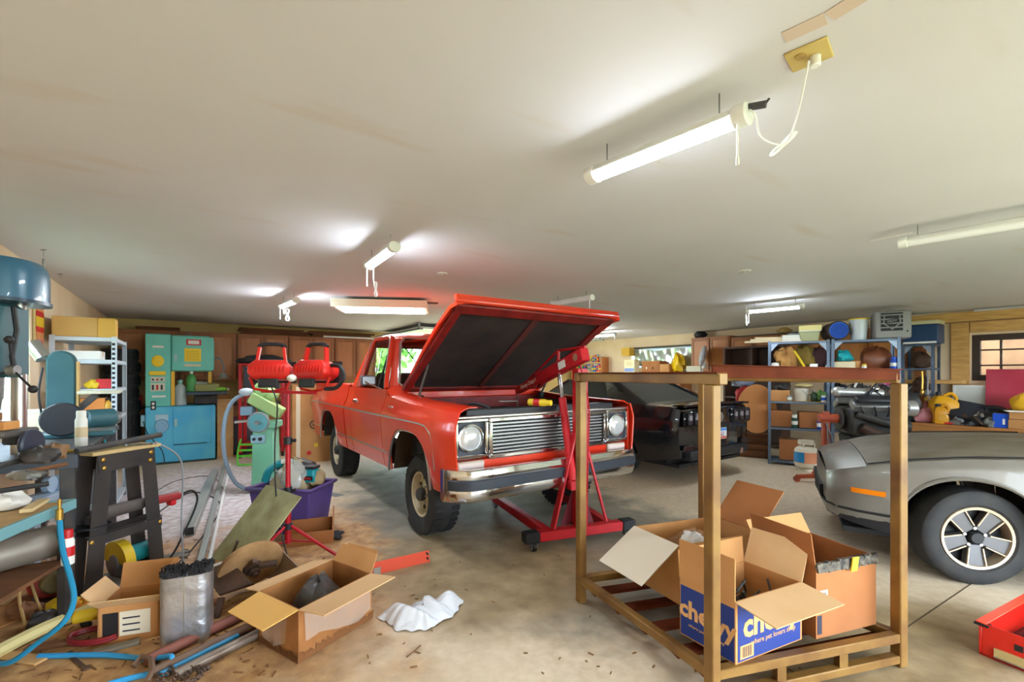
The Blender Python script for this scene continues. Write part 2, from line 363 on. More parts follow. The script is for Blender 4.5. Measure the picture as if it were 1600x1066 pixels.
# ------------------------------------------------------------------ ceiling lights
lit = mat('lit diffuser', (232,244,255), .4, emit=48*LAMP); lit_dim = mat('unlit diffuser', (236,238,238), .35); lit_far = mat('lit far diffuser', (236,246,255), .4, emit=150*LAMP)
lit_mid = mat('lit middle diffuser', (232,244,255), .4, emit=95*LAMP)
clear_pl = mat('white cord plastic', (236,236,234), .45)
LD = Vector((.66,-.75,0)).normalized(); LA = math.atan2(LD.y, LD.x)
def shop_light(mid, L, label, dm, chain_end=1, drop=.11, ang=None):
    # mid: point on the ceiling plane below which the light hangs
    t = thing('shop_light', label, 'ceiling light', (mid.x, mid.y, ZC), LA if ang is None else ang, 'hanging shop lights')
    z = -drop
    MB().prism([(-.042,z-.005),(.042,z-.005),(.034,z+.02),(.012,z+.03),(-.012,z+.03),(-.034,z+.02)], -L/2+.03, L/2-.03, 'yz').build('housing', white_metal, t, bevel=.003)
    n = 9
    MB().prism([(.034*math.cos(PI+PI*i/(n-1)), z-.006+.03*math.sin(PI+PI*i/(n-1))) for i in range(n)], -L/2+.03, L/2-.03, 'yz').build('diffuser', dm, t)
    for s in (-1, 1):
        prof = [(.045*math.cos(2*PI*i/14), z-.002+.038*math.sin(2*PI*i/14)) for i in range(14)]
        MB().prism(prof, s*(L/2-.03), s*(L/2+.02), 'yz').build('end_cap', white_metal, t, bevel=.004)
        MB().tube([(s*(L/2-.08),0,z+.028),(s*(L/2-.08),0,-.001)], .0025, 6).build('hanger_chain', galv, t)
    MB().tube([(chain_end*(L/2-.01),-.02,z-.03),(chain_end*(L/2-.01),-.02,z-.155)], .004, 6).cyl((chain_end*(L/2-.01),-.02,z-.175),(chain_end*(L/2-.01),-.02,z-.15),.006).build('pull_cord', clear_pl, t)
    return t
def on_ceil(px, py, d=.1):
    Y = FPX*(ZC-d-CH)/(HY-py); return at(px, py, Y)
def between(p, q): return (p+q)/2
def coil(t, pts, c, r=.0035, loops=5, w=.06, h=.02, ax=(0,0,1)):
    MB().tube(smooth_path(pts), r, 6).build('cord', clear_pl, t)
    x, y, d = frame(Vector(ax)); q = []
    for i in range(loops*14+1):
        a = 2*PI*i/14
        q.append(Vector(c)+d*(w*math.sin(a))+x*(h*math.sin(2*a)*.7+.004*math.sin(i*.37))+y*(.006*math.cos(i*.5)))
    MB().tube(q, r, 5).build('cord_bundle', clear_pl, t)
def loc_of(t, w):   # world -> the thing's own coordinates
    m = Matrix.Translation(t.location) @ Matrix.Rotation(t.rotation_euler.z, 4, 'Z'); return m.inverted() @ Vector(w)
A, B = on_ceil(930,275,.12), on_ceil(1153,187,.12)
t = shop_light(between(A,B), .64, 'lit white shop light hanging nearest, above the steel frame', lit, 1, .11, math.atan2((B-A).y,(B-A).x))
P = loc_of(t, at(1264, 95, 711*.97/(585-92))); K = loc_of(t, at(1224, 225, 1.72))
coil(t, [(.34,0,-.10),(.36,.0,-.13),loc_of(t, at(1190,215,1.66)),K,loc_of(t, at(1243,190,1.58)),P], K, .003, 5, .055, .02, loc_of(t, at(1224,225,1.72)+Vector((.05,-.02,.05)))-K)
MB().cyl((.33,0,-.09),(.39,.01,-.1),.012).cyl((.385,.01,-.1),(.40,.01,-.085),.004).build('plug_socket', mat('dark socket',(70,70,74),.5), t)
pl = thing('ceiling_outlet', 'yellowed square outlet plate on the ceiling with a white plug', 'outlet', at(1264,85,1.42)*1.0, TH+.2)
pl.location.z = ZC
brass = mat('yellowed ivory plastic', (204,180,110), .5)
MB().bx(-.057,.057,-.057,.057,-.008,0).build('plate', brass, pl, bevel=.003); MB().cyl((-.02,.018,-.012),(-.02,.018,-.007),.016).build('socket_face', mat('tan socket',(176,146,84),.5), pl); MB().cyl((.012,-.015,-.04),(.012,-.015,-.007),.015).build('plug', clear_pl, pl, bevel=.003)
A, B = on_ceil(576,417,.12), on_ceil(617,387,.12)
t = shop_light(between(A,B), .64, 'lit white shop light hanging left of the truck hood with a looped cord', lit_mid, -1, .11, math.atan2((B-A).y,(B-A).x))
coil(t, [(-.2,0,-.13),(-.25,.02,-.3),loc_of(t, at(587,448,4.2))], loc_of(t, at(587,452,4.2)), .004, 4, .07, .015)
A = on_ceil(451,475,.12)
t = shop_light(A, .62, 'small lit shop light near the wooden cabinets, its cord bundled white', lit_far, -1)
coil(t, [(-.2,0,-.12),(-.22,0,-.22),loc_of(t, at(447,488,6.1))], loc_of(t, at(449,492,6.1)), .008, 5, .08, .03)
A = on_ceil(1570,357,.12)
shop_light(A, .95, 'unlit white shop light at the right edge above the silver car', lit_dim, 1, .1)
A, B = on_ceil(1170,487,.12), on_ceil(1253,479,.12)
t = shop_light(between(A,B), .66, 'lit white shop light above the steel shelving', lit_mid, -1, .11, math.atan2((B-A).y,(B-A).x))
coil(t, [(-.3,0,-.12),(-.36,0,-.05),(-.36,0,-.22)], (-.36,0,-.24), .006, 4, .07, .02)
A = on_ceil(893,471,.1)
shop_light(A, .62, 'unlit white shop light on the ceiling just behind the raised hood', lit_dim, 1, .09)
A = on_ceil(942,525,.12)
shop_light(A, .7, 'lit shop light at the far right corner beside the hood edge', lit_far, 1, .1)
# troffer with prismatic panel
tf = thing('troffer_light', 'hanging white box light with a ribbed panel above the truck bed', 'ceiling light', (-1.75,6.15,ZC), R(8))
MB().bx(-.6,.6,-.3,.3,-.135,-.035).build('housing', mat('cream enamel',(232,228,206),.5), tf, bevel=.004)
for k in range(6):
    for j in range(2): MB().bx(-.54+k*.185,-.54+k*.185+.17,-.27+j*.275,-.27+j*.275+.26,-.145,-.136).build('lens_panel', mat('lit lens panel',(250,250,246),.5,emit=12*LAMP), tf)
for s in (-1,1): MB().tube([(s*.5,0,-.04),(s*.5,0,-.001)],.004,6).build('hanger_chain', galv, tf)
for px, py, lb in ((691,427,'small round cover plate on the ceiling above the hood'),(1163,423,'small round cover plate on the ceiling right of the hood')):
    p = on_ceil(px,py,0.0); o = MB().cyl((0,0,-.012),(0,0,0),.05,.06,16).cyl((0,0,-.02),(0,0,-.012),.012,.012,8).build('cover_plate', mat('painted plate',(200,196,188),.6), loc=(p.x,p.y,ZC)); tag(o, lb, 'cover plate')
p = on_ceil(68,390,0)
o = MB().tube([(0,0,0),(0,0,-.06)],.002,5).cyl((0,0,-.14),(0,0,-.075),.008).bx(-.02,.02,-.004,.004,-.006,0).build('ceiling_hook', galv, loc=(p.x,p.y,ZC)); tag(o,'thin wire hook hanging from the ceiling above the drill press','hook')
p = on_ceil(94,428,0)
o = MB().tube([(0,0,0),(0,0,-.03),(.01,0,-.045)],.003,5).bx(-.025,.025,-.004,.004,-.006,0).build('ceiling_hook', galv, loc=(p.x,p.y,ZC)); tag(o,'short screw hook in the ceiling nearer the wall sign','hook')
# ------------------------------------------------------------------ pickup truck (local x forward, y left, z up, origin on floor under the front axle)
red = mat('faded red paint', (212,46,18), .3, c2=(228,78,40), scale=1.1, lo=.45, hi=.8, coat=.5, bump=.02, bscale=4); chrome = mat('chrome', (210,210,212), .12, 1.0); dullchrome = mat('dull chrome', (186,184,178), .3, .9)
black = mat('black rubber', (26,26,28), .65); tyre_m = mat('tyre rubber', (34,34,36), .75, c2=(50,48,46), scale=9); dkgrey = mat('dark engine grey', (40,40,42), .6, c2=(64,60,54), scale=10)
liner = mat('dirty hood liner', (52,40,38), .9, c2=(30,24,26), scale=4, bump=.3, bscale=20); autoglass = mat('car glass', (214,228,226), .02, trans=1.0, ior=1.05); cream = mat('cream rim paint', (206,194,166), .45, c2=(170,150,116), scale=9)
lens = mat('clear lamp glass', (225,228,230), .08, .55); amber_dirty = mat('dirty turn lens', (196,176,160), .3); dkred = mat('red inner panel', (132,30,26), .55, c2=(92,20,20), scale=6)
def lamp_M(p): return T(*p) @ rotm('Y', 90)
def wheel(parent, name, p, side, r, w, rimr, rim_m, spokes, lab=None, flat=0.0):
    # wheel axis along local y; side = +1/-1 is the outer side
    M = T(*p) @ rotm('X', -90*side)
    k = w/2
    prof = [(rimr-.01,-k*.75),(rimr+.02,-k),(r*.93,-k*.95),(r*.985,-k*.8),(r,-k*.5),(r,k*.5),(r*.985,k*.8),(r*.93,k*.95),(rimr+.02,k),(rimr-.01,k*.75)]
    mb = MB(); mb.lathe(prof, 40, M, cap=False)
    if flat:
        zmin = 0.0
        mb.v = [(v[0]+(0), v[1]+(side*.025 if v[2] < .09 else 0), max(v[2], zmin)) for v in mb.v]
    ty = mb.build('tire', tyre_m, parent)
    tr = MB()
    for i in range(36):
        a = 2*PI*i/36
        for off in (-.28, .28):
            q = M @ T((r+.001)*math.cos(a+off*.1), (r+.001)*math.sin(a+off*.1), off*w*1.05) @ rotm('Z', math.degrees(a))
            pts = [q @ Vector(v) for v in ((-.004,-.018,-w*.14),(.004,-.018,-w*.14),(.004,.018,-w*.14),(-.004,.018,-w*.14),(-.004,-.018,w*.14),(.004,-.018,w*.14),(.004,.018,w*.14),(-.004,.018,w*.14))]
            if min(v.z for v in pts) > .004 or not flat: tr.add(pts, [(3,2,1,0),(4,5,6,7),(0,1,5,4),(1,2,6,5),(2,3,7,6),(3,0,4,7)])
    tr.build('tread', black, ty)['kind'] = 'stuff'
    rm_ = MB().lathe([(rimr,-k*.7),(rimr,k*.82),(rimr*.96,k*.86),(rimr*.9,k*.8),(rimr*.84,k*.35),(rimr*.60,k*.25),(rimr*.42,k*.55),(rimr*.3,k*.6),(.001,k*.6)], 32, M).build('rim', rim_m, parent)
    hb = MB().lathe([(rimr*.3,k*.55),(rimr*.28,k*.95),(rimr*.2,k*1.05),(.001,k*1.07)], 20, M)
    hb.build('hub', dkgrey if spokes == 0 else dullchrome, rm_)
    nt = MB()
    for i in range(6):
        a = 2*PI*i/6; nt.cyl(M @ Vector((rimr*.38*math.cos(a),rimr*.38*math.sin(a),k*.5)), M @ Vector((rimr*.38*math.cos(a),rimr*.38*math.sin(a),k*.72)), .012, .01, 6)
    nt.build('lug_nuts', dullchrome, rm_)
    sl = MB()
    for i in range(8):
        a = 2*PI*(i+.5)/8; c_ = M @ Vector((rimr*.72*math.cos(a), rimr*.72*math.sin(a), k*.31)); sl.cyl(c_, c_+(M.to_3x3() @ Vector((0,0,.006))), .02, .02, 10)
    sl.build('vent_holes', black, rm_)
    return ty
def skin(parent, name, m, x0, x1, n, zb, zt, yf, side, solid=.012, nz=10):
    mb = MB()
    def fn(i, j):
        x = x0+(x1-x0)*i; a, b2 = zb(x), zt(x); z = a+(b2-a)*j; return (x, side*yf(x, z), z)
    mb.grid(fn, n, nz); return mb.build(name, m, parent, solid=-solid*1)
def lerp_tab(tab):
    def f(x):
        if x <= tab[0][0]: return tab[0][1]
        for (a, p), (b2, q) in zip(tab, tab[1:]):
            if x <= b2: return p+(q-p)*(x-a)/(b2-a)
        return tab[-1][1]
    return f
TRK = Vector((-.09, 4.67, 0))
tk = thing('pickup_truck', 'red old pickup truck with its hood raised and flat front tire', 'truck', TRK, math.atan2(-CT, ST))
tk.scale = (1.0, 1.05, 1.035)
WB = -2.90; AR = .47
def arch(x, xc, base, top=.92, a=AR):
    d = abs(x-xc)/a
    if d >= 1: return base
    return max(base, .30+(top-.30)*(1-d**3)**(1/3))
yprof = lerp_tab([(.45,.93),(.52,.95),(.62,.968),(.80,.985),(.98,1.0),(1.03,.995),(1.08,.965),(1.14,.945),(1.3,.925)])
def yb(x, z):
    k = 1.0
    if x > .55: k = 1-.05*((x-.55)/.3)**2
    return yprof(z)*k
zb = lambda x: max(arch(x, 0, .50), arch(x, WB, .50))
def zt(x):
    if x > -.62: return 1.14-.02*max(0,x)/.8+.05*max(0,-x)/.62
    return 1.25
for s in (-1, 1):
    skin(tk, 'front_fender', red, -.64, .84, 44, zb, zt, yb, s)
    skin(tk, 'door', red, -1.72, -.655, 14, zb, lambda x: 1.25, yb, s)
    skin(tk, 'cab_corner', red, -1.99, -1.73, 5, zb, lambda x: 1.25, yb, s)
    skin(tk, 'bed_side', red, -3.84, -2.03, 60, zb, lambda x: 1.27, yb, s)
    # inner wheel wells, chrome mouldings
    for xc in (0, WB):
        w = MB(); n = 18
        def wf(i, j, xc=xc, s=s):
            x = xc-AR*.99+2*AR*.99*i; return (x, s*(.94-.34*j), arch(x, xc, .45)+.012)
        w.grid(wf, n, 1); w.build('wheel_well', mat('rusty well black',(48,38,30),.9,c2=(74,54,36),scale=6), tk)
        MB().tube([(xc+AR*math.cos(a)*1.0, s*(yb(xc+AR*math.cos(a),.7)+.008), max(arch(xc+AR*.999*math.cos(a), xc, .50)-.008,.50)) for a in [PI*i/30 for i in range(31)]], .011, 6).build('arch_trim', dullchrome, tk)
    MB().tube([(x, s*(yb(x,1.0)+.004), 1.0) for x in [-3.83+i*.1 for i in range(19)]], .012, 6).build('side_trim', dullchrome, tk)
    MB().tube([(x, s*(yb(x,1.0)+.004), 1.0) for x in [-2.02+i*.1 for i in range(24)]]+[(.42,s*(yb(.42,.99)+.004),.99),(.52,s*(yb(.52,.95)+.004),.94),(.545,s*(yb(.545,.8)+.004),.85),(.55,s*(yb(.55,.7)+.004),.66)], .012, 6).build('side_trim', dullchrome, tk)
    for xa, xb in ((-3.83,-3.39),(-2.42,-2.04),(-1.99,-.49)):
        MB().beam((xa,s*(yb(xa,.66)+.004),.66),(xb,s*(yb(xb,.66)+.004),.66),.016,.03).build('lower_trim', dullchrome, tk)
    MB().bx(.56,.60,s*.965-.012,s*.965+.012,.70,.86).build('side_marker', amber_dirty, tk)
    # fender top and bed rail top
    def ft(i, j, s=s):
        x = -.64+1.46*i; return (x, s*(yb(x,1.14)-(yb(x,1.14)-.76)*j), zt(x)+.035*math.sin(min(1,j*1.6)*PI/2))
    MB().grid(ft, 16, 5).build('fender_top', red, tk, solid=.008)
    MB().bx(-3.84,-2.03,s*.88-.05,s*.88+.05,1.262,1.285).build('bed_rail', red, tk, bevel=.008)
    MB().bx(-3.83,-2.05,s*.80-.01,s*.80+.01,.70,1.262).build('bed_inner_side', dkred, tk)
    MB().tube([(-1.62,s*.985,1.10),(-1.60,s*1.005,1.10),(-1.48,s*1.005,1.10),(-1.46,s*.985,1.10)],.011,8).cyl((-1.61,s*.96,1.10),(-1.61,s*1.0,1.10),.022,.018,10).build('door_handle', chrome, tk)
    # door mirror
    mr = MB().tube([(-.78,s*.945,1.25),(-.80,s*1.06,1.30),(-.84,s*1.1,1.33)],.008,6).build('mirror_arm', chrome, tk)
    MB().box((-.86,s*1.06,1.34),(.05,.15,.10)).build('mirror_head', mat('mirror shell grey',(120,122,128),.35,.6), mr, bevel=.015)
    em = MB()
    for k in range(4): em.tube([(-.52+k*.035,s*.975,1.075+.01*math.sin(k)),(-.50+k*.035,s*.975,1.10),(-.48+k*.035,s*.975,1.07)],.005,5)
    em.bx(-.54,-.38,s*.975-.004,s*.975+.004,1.03,1.055); em.build('emblem', chrome, tk)
# tailgate, bed floor, cab back
MB().bx(-3.85,-3.83,-.9,.9,.62,1.26).build('tailgate', red, tk, bevel=.01); MB().bx(-3.83,-2.05,-.8,.8,.66,.70).build('bed_floor', dkred, tk)
MB().bx(-2.07,-2.03,-.9,.9,.66,1.26).build('bed_front', dkred, tk); MB().bx(-3.98,-3.87,-.95,.95,.5,.68).build('rear_bumper', chrome, tk, bevel=.02)
MB().bx(-3.9,.7,-.42,-.32,.42,.56).bx(-3.9,.7,.32,.42,.42,.56).build('chassis_rail', black, tk)
for xc in (0, WB): MB().cyl((xc,-.8,.36),(xc,.8,.36),.05).sph((xc,.12,.36),(.15,.16,.15)).build('axle', dkgrey, tk)
MB().bx(-1.95,-.62,-.90,.90,.52,.58).build('cab_floor', dkgrey, tk)
# cab greenhouse
def pillar(name, pts, w, d): 
    mb = MB()
    for p, q in zip(pts, pts[1:]): mb.beam(p, q, w, d, up=(0,1,0))
    return mb.build(name, red, tk, bevel=.012)
rf = MB(); rings = []
for x, zz, yy in ((-1.05,1.795,.64),(-1.10,1.83,.68),(-1.22,1.875,.70),(-1.5,1.90,.71),(-1.8,1.885,.70),(-1.93,1.84,.68),(-1.96,1.80,.66)):
    rings.append([(x, yy*t2, zz-(.055*abs(t2)**4)) for t2 in [-1+i/8 for i in range(17)]])
rf.loft(rings, closed=False, cap=False); rf.build('roof', red, tk, solid=.03)
wsm = mat('grey sun strip glass', (120,128,140), .1, trans=.5)
for s in (-1, 1):
    MB().loft([[(-.60,s*.84,1.24),(-.72,s*.90,1.24),(-.76,s*.86,1.24),(-.66,s*.80,1.24)],[(-1.06,s*.65,1.80),(-1.15,s*.70,1.80),(-1.17,s*.67,1.80),(-1.08,s*.62,1.80)]]).build('windshield_pillar', red, tk, bevel=.008)
    MB().loft([[(-1.72,s*.92,1.24),(-2.0,s*.92,1.24),(-2.0,s*.84,1.24),(-1.72,s*.86,1.24)],[(-1.80,s*.70,1.82),(-1.96,s*.68,1.82),(-1.95,s*.62,1.80),(-1.80,s*.65,1.80)]]).build('rear_pillar', red, tk, bevel=.012)
    fr = [(-.74,s*.915,1.25),(-.80,s*.895,1.31),(-1.17,s*.70,1.80),(-1.26,s*.695,1.82),(-1.74,s*.70,1.82),(-1.76,s*.72,1.77),(-1.70,s*.915,1.25)]
    MB().tube(fr, .028, 8).build('door_frame', red, tk)
    MB().tube([(p[0],p[1]+s*.022,p[2]+.01) for p in fr], .009, 6).build('window_trim', chrome, tk)
    MB().sheet([(-.76,s*.905,1.25),(-1.70,s*.905,1.25),(-1.75,s*.705,1.79),(-1.20,s*.70,1.79)], .004).build('side_glass', autoglass, tk)
    MB().tube([(-1.02,s*.91,1.25),(-1.12,s*.735,1.72)],.012,6).build('vent_bar', black, tk)
MB().sheet([(-.64,-.80,1.26),(-.64,.80,1.26),(-1.07,.64,1.79),(-1.07,-.64,1.79)], .005).build('windshield', autoglass, tk)
wt = [(-.63,-.77,1.25),(-.62,0,1.25),(-.63,.77,1.25),(-.68,.81,1.31),(-1.03,.665,1.74),(-1.08,.60,1.795),(-1.08,0,1.80),(-1.08,-.60,1.795),(-1.03,-.665,1.74),(-.68,-.81,1.31)]
MB().tube(wt, .016, 8, closed=True).build('windshield_trim', chrome, tk)
MB().sheet([(-1.97,-.62,1.36),(-1.97,.62,1.36),(-1.955,.56,1.74),(-1.955,-.56,1.74)], .005).build('rear_glass', autoglass, tk)
MB().bx(-1.99,-1.95,-.86,.86,1.20,1.37).bx(-1.98,-1.94,-.66,.66,1.73,1.82).build('cab_back', red, tk)
MB().bx(-1.78,-1.62,-.7,.7,.95,1.42).bx(-1.75,-1.2,-.7,.7,.85,1.0).build('bench_seat', mat('brown vinyl',(92,62,50),.6), tk, bevel=.04, seg=2)
MB().bx(-.95,-.66,-.84,.84,1.05,1.24).build('dashboard', mat('dash vinyl',(60,50,50),.6), tk, bevel=.02)
MB().tube([(-1.12+.03*math.sin(a),.38+.19*math.cos(a),1.22+.18*math.sin(a)) for a in [2*PI*i/20 for i in range(20)]],.013,6,closed=True).build('steering_wheel', black, tk)
for s in (-1,1): MB().tube([(-1.0,s*.35,1.34),(-1.10,s*.60,1.71)],.006,5).build('gun_rack_bar', black, tk)
# cowl, firewall, engine bay
MB().bx(-.66,-.50,-.80,.80,1.16,1.235).build('cowl', red, tk, bevel=.012)
gl = MB()
for i in range(34): gl.bx(-.60,-.56,-.74+i*.044,-.74+i*.044+.024,1.235,1.239)
gl.build('cowl_louvers', black, tk)
for s in (-1,1): MB().tube([(-.58,s*.35-.02,1.25),(-.66,s*.35-.3,1.285),(-.70,s*.35-.5,1.30)],.007,6).build('wiper', dullchrome, tk)
MB().bx(-.53,-.49,-.80,.80,.6,1.16).build('firewall', dkred, tk)
for s in (-1,1): MB().bx(-.5,.70,s*.76-.02,s*.76+.02,.62,1.13).build('inner_fender', dkgrey, tk)
MB().bx(.64,.72,-.80,.80,1.075,1.13).build('radiator_support', mat('black painted steel',(28,28,32),.45), tk, bevel=.008)
MB().bx(.55,.63,-.38,.38,.62,1.11).build('radiator', black, tk, bevel=.006)
MB().bx(-.42,.42,-.27,.27,.58,.92).cyl((.42,0,.8),(.50,0,.8),.18).build('engine_block', dkgrey, tk, bevel=.02)
ac = MB().cyl((.0,0,.98),(.0,0,1.07),.2,.2,24).cyl((0,0,1.07),(0,0,1.085),.03).build('air_cleaner', black, tk, bevel=.01)
for s in (-1,1): MB().bx(-.35,.35,s*.24-.07,s*.24+.07,.92,1.0).build('valve_cover', mat('orange engine paint',(110,66,48),.6), tk, bevel=.02)
MB().tube(smooth_path([(.55,.2,1.05),(.42,.22,1.10),(.3,.1,1.0)]),.025,8).build('radiator_hose', black, tk)
MB().tube(smooth_path([(.66,-.55,1.13),(.5,-.62,1.16),(.2,-.6,1.08),(-.2,-.55,1.1),(-.5,-.5,1.12)]),.012,6).build('wiring_loom', black, tk)
MB().bx(.35,.6,-.74,-.56,.88,1.07).build('battery', black, tk, bevel=.01)
# front: grille, lamps, valance, bumper
MB().bx(.70,.745,-.60,.60,.765,1.03).build('grille_backing', mat('grille void black',(14,14,16),.7), tk)
for k in range(9): MB().bx(.75,.775,-.595,.595,.785+k*.0275,.785+k*.0275+.013).build('grille_bar', mat('grey grille metal',(150,148,146),.35,.8), tk)
def rect_frame(mb, x0, x1, y0, y1, z0, z1, w): return mb.bx(x0,x1,y0,y1,z1-w,z1).bx(x0,x1,y0,y1,z0,z0+w).bx(x0,x1,y0,y0+w,z0+w,z1-w).bx(x0,x1,y1-w,y1,z0+w,z1-w)
rect_frame(MB(), .735, .80, -.64, .64, .745, 1.065, .035).build('grille_surround', chrome, tk, bevel=.008)
MB().bx(.70,.79,-.93,.93,1.065,1.085).build('grille_header', dullchrome, tk, bevel=.006)
MB().bx(.70,.76,-.93,.93,.60,.748).build('front_valance', red, tk, bevel=.01)
for s in (-1, 1):
    y0, y1 = sorted((s*.645, s*.93))
    rect_frame(MB(), .70, .80, y0, y1, .765, 1.065, .028).build('headlight_bezel', chrome, tk, bevel=.008)
    MB().bx(.72,.755,y0+.02,y1-.02,.79,1.04).build('bezel_plate', mat('bezel grey blue',(58,60,70),.5), tk)
    hl = MB().lathe([(.108,0),(.108,.03),(.095,.034),(.095,.02)], 28, lamp_M((.755,s*.79,.915)), cap=False).build('headlight_ring', chrome, tk)
    MB().lathe([(.096,.0),(.096,.018),(.085,.032),(.06,.044),(.03,.05),(.001,.052)], 28, lamp_M((.755,s*.79,.915))).build('headlight', lens, tk)
    MB().bx(.755,.79,y0+.02,y1-.03,.655,.745).build('turn_signal', amber_dirty, tk, bevel=.01)
    MB().bx(.79,.793,y0+.035,y1-.045,.67,.73).build('turn_lens', mat('clear turn lens',(214,196,190),.2), tk)
    MB().loft([[(.70,s*.93,.60),(.70,s*.965,.60),(.70,s*.955,1.10),(.70,s*.92,1.10)],[(.80,s*.925,.60),(.80,s*.935,.60),(.80,s*.935,1.09),(.80,s*.92,1.09)]]).build('fender_nose', red, tk, bevel=.008)
bp = MB(); rings = []
prof = [(0,.46),(.035,.475),(.05,.52),(.045,.545),(.045,.635),(.055,.66),(.04,.70),(0,.705),(-.03,.69),(-.03,.48)]
for y in [-1.0,-.985,-.95,-.85,-.5,0,.5,.85,.95,.985,1.0]:
    xo = .88+.02*(1-(y/1.0)**2)-(max(0,abs(y)-.85)/.15)**2*.16
    rings.append([(xo+px_, y, z) for px_, z in prof])
bp.loft(rings); bp.build('front_bumper', chrome, tk)
bp2 = MB(); rings = []
for y in [-.99,-.95,-.85,-.5,0,.5,.85,.95,.99]:
    xo = .88+.02*(1-(y/1.0)**2)-(max(0,abs(y)-.85)/.15)**2*.16
    rings.append([(xo+.04,y,.55),(xo+.062,y,.56),(xo+.062,y,.625),(xo+.04,y,.635)])
bp2.loft(rings).build('bumper_strip', mat('black bumper strip',(44,48,56),.5), tk)
for s in (-1,1): MB().bx(.60,.86,s*.35-.04,s*.35+.04,.50,.62).build('bumper_bracket', black, tk)
# wheels
wheel(tk, 'w', (0,-.765,.345), -1, .345, .25, .20, cream, 0, flat=1); wheel(tk, 'w', (0,.765,.345), 1, .345, .25, .20, cream, 0)
wheel(tk, 'w', (WB,-.77,.35), -1, .35, .25, .20, cream, 0); wheel(tk, 'w', (WB,.77,.35), 1, .35, .25, .20, cream, 0)
# hood: hinged at the cowl
HM = T(-.56,0,1.255) @ rotm('Y', -31)
hd = MB(HM); L_ = 1.46; rings = []
for x, w, z in ((0,.82,0),(.25,.85,.02),(.7,.875,.035),(1.1,.89,.03),(1.36,.895,.01),(L_,.89,-.03)):
    row = [(x, w*t2, z+(.02 if abs(t2) < .62 else 0)-(.04*max(0,abs(t2)-.85)/.15)) for t2 in (-1,-.92,-.82,-.66,-.6,-.3,0,.3,.6,.66,.82,.92,1)]
    rings.append(row)
hd.loft(rings, closed=False, cap=False); hood = hd.build('hood', red, tk, solid=.025)
MB(HM).loft([[(.07,-.75,-.022),(.07,.75,-.022),(.07,.75,-.03),(.07,-.75,-.03)],[(L_-.13,-.80,-.012),(L_-.13,.80,-.012),(L_-.13,.80,-.022),(L_-.13,-.80,-.022)]]).build('hood_liner', liner, hood)
MB(HM).bx(.05,L_-.05,-.85,-.77,-.06,-.005).bx(.05,L_-.05,.77,.85,-.06,-.005).bx(L_-.14,L_-.03,-.86,.86,-.075,-.005).bx(.0,.09,-.8,.8,-.05,-.005).build('hood_frame', dkred, hood, bevel=.01)
MB(HM).bx(.08,L_-.12,-.035,.035,-.045,-.02).build('hood_rib', mat('rib dirty red',(86,34,32),.8), hood, bevel=.01)
MB(HM).bx(L_-.02,L_+.02,-.89,.89,-.07,.005).build('hood_lip', red, hood, bevel=.012)
for s in (-1,1):
    MB().tube([(-.36,s*.74,1.16),(-.22,s*.74,1.36),(-.12,s*.74,1.50)],.012,6).build('hood_hinge', galv, hood)
    MB().cyl((-.33,s*.73,1.13),(-.33,s*.73,1.20),.035).build('hinge_spring', black, hood)
# tools and a spray can lying on the radiator support
def can_mesh(r, h, n=18): return [(r*.94,0),(r,.006),(r,h-.02),(r*.8,h-.004),(r*.55,h),(r*.55,h+.002)]
# ------------------------------------------------------------------ engine hoist
hred = mat('hoist red paint', (196,24,34), .4, c2=(170,20,30), scale=4)
def P3(x, y, z): return Vector((x, y, z))
H0, H1 = Vector((.11,3.73,.11)), Vector((1.07,4.09,.11)); hc = (H0+H1)/2; hu = (H1-H0).normalized(); hv = Vector((-hu.y, hu.x, 0))
hz_ = thing('engine_hoist', 'red folding engine hoist standing against the truck bumper', 'engine hoist', (hc.x, hc.y, 0), math.atan2(hu.y, hu.x))
MB().bx(-.40,.40,-.045,.045,.07,.15).build('base_beam', hred, hz_, bevel=.006)
for s in (-1, 1):
    MB().bx(*sorted((s*.40,s*.53)),-.05,.05,.065,.155).build('beam_end', black, hz_, bevel=.008)
    MB().beam((s*.30,.045,.11),(s*.36,1.25,.11),.075,.075).build('leg', hred, hz_, bevel=.005)
    cst = MB().cyl((s*.45,-.02,.065),(s*.45,-.02,.05),.03).bx(s*.45-.025,s*.45-.02,-.05,.01,.02,.06).bx(s*.45+.02,s*.45+.025,-.05,.01,.02,.06).build('caster', galv, hz_)
    MB().cyl((s*.45-.016,-.03,.035),(s*.45+.016,-.03,.035),.035,.035,20).build('caster_wheel', black, cst, bevel=.004)
    c2 = MB().bx(s*.36-.022,s*.36-.017,1.2,1.26,.02,.075).bx(s*.36+.017,s*.36+.022,1.2,1.26,.02,.075).build('caster', galv, hz_)
    MB().cyl((s*.36-.016,1.23,.035),(s*.36+.016,1.23,.035),.035,.035,20).build('caster_wheel', black, c2, bevel=.004)
    MB().beam((s*.27 if s<0 else .25,-.01,.16),(s*.04,.03,.95),.075 if s<0 else .022,.02 if s<0 else .022).build('brace', hred, hz_, bevel=.004)
MB().bx(-.05,.05,-.04,.06,.15,1.50).build('mast', hred, hz_, bevel=.006)
MB().prism([(-.16,.15),(.16,.15),(.06,.42),(-.06,.42)], .06, .066, 'xz').build('gusset', mat('dark hoist plate',(104,20,34),.5), hz_)
bt = loc_of(hz_, Vector((.06,4.95,1.27))); br = Vector((0,-.08,1.62)); bd = (bt-br).normalized()
boom = MB().beam(br, br.lerp(bt,.62), .085, .11).build('boom', hred, hz_, bevel=.006)
MB().beam(br.lerp(bt,.55), bt, .06, .075).build('boom_extension', mat('hoist boom orange red',(196,40,34),.4), hz_, bevel=.005)
k = br.lerp(bt,.34)
MB().tube([br+Vector((0,0,.06)), k+Vector((0,0,.17)), br.lerp(bt,.85)+Vector((0,0,.04))], .012, 8).build('truss_rod', hred, hz_)
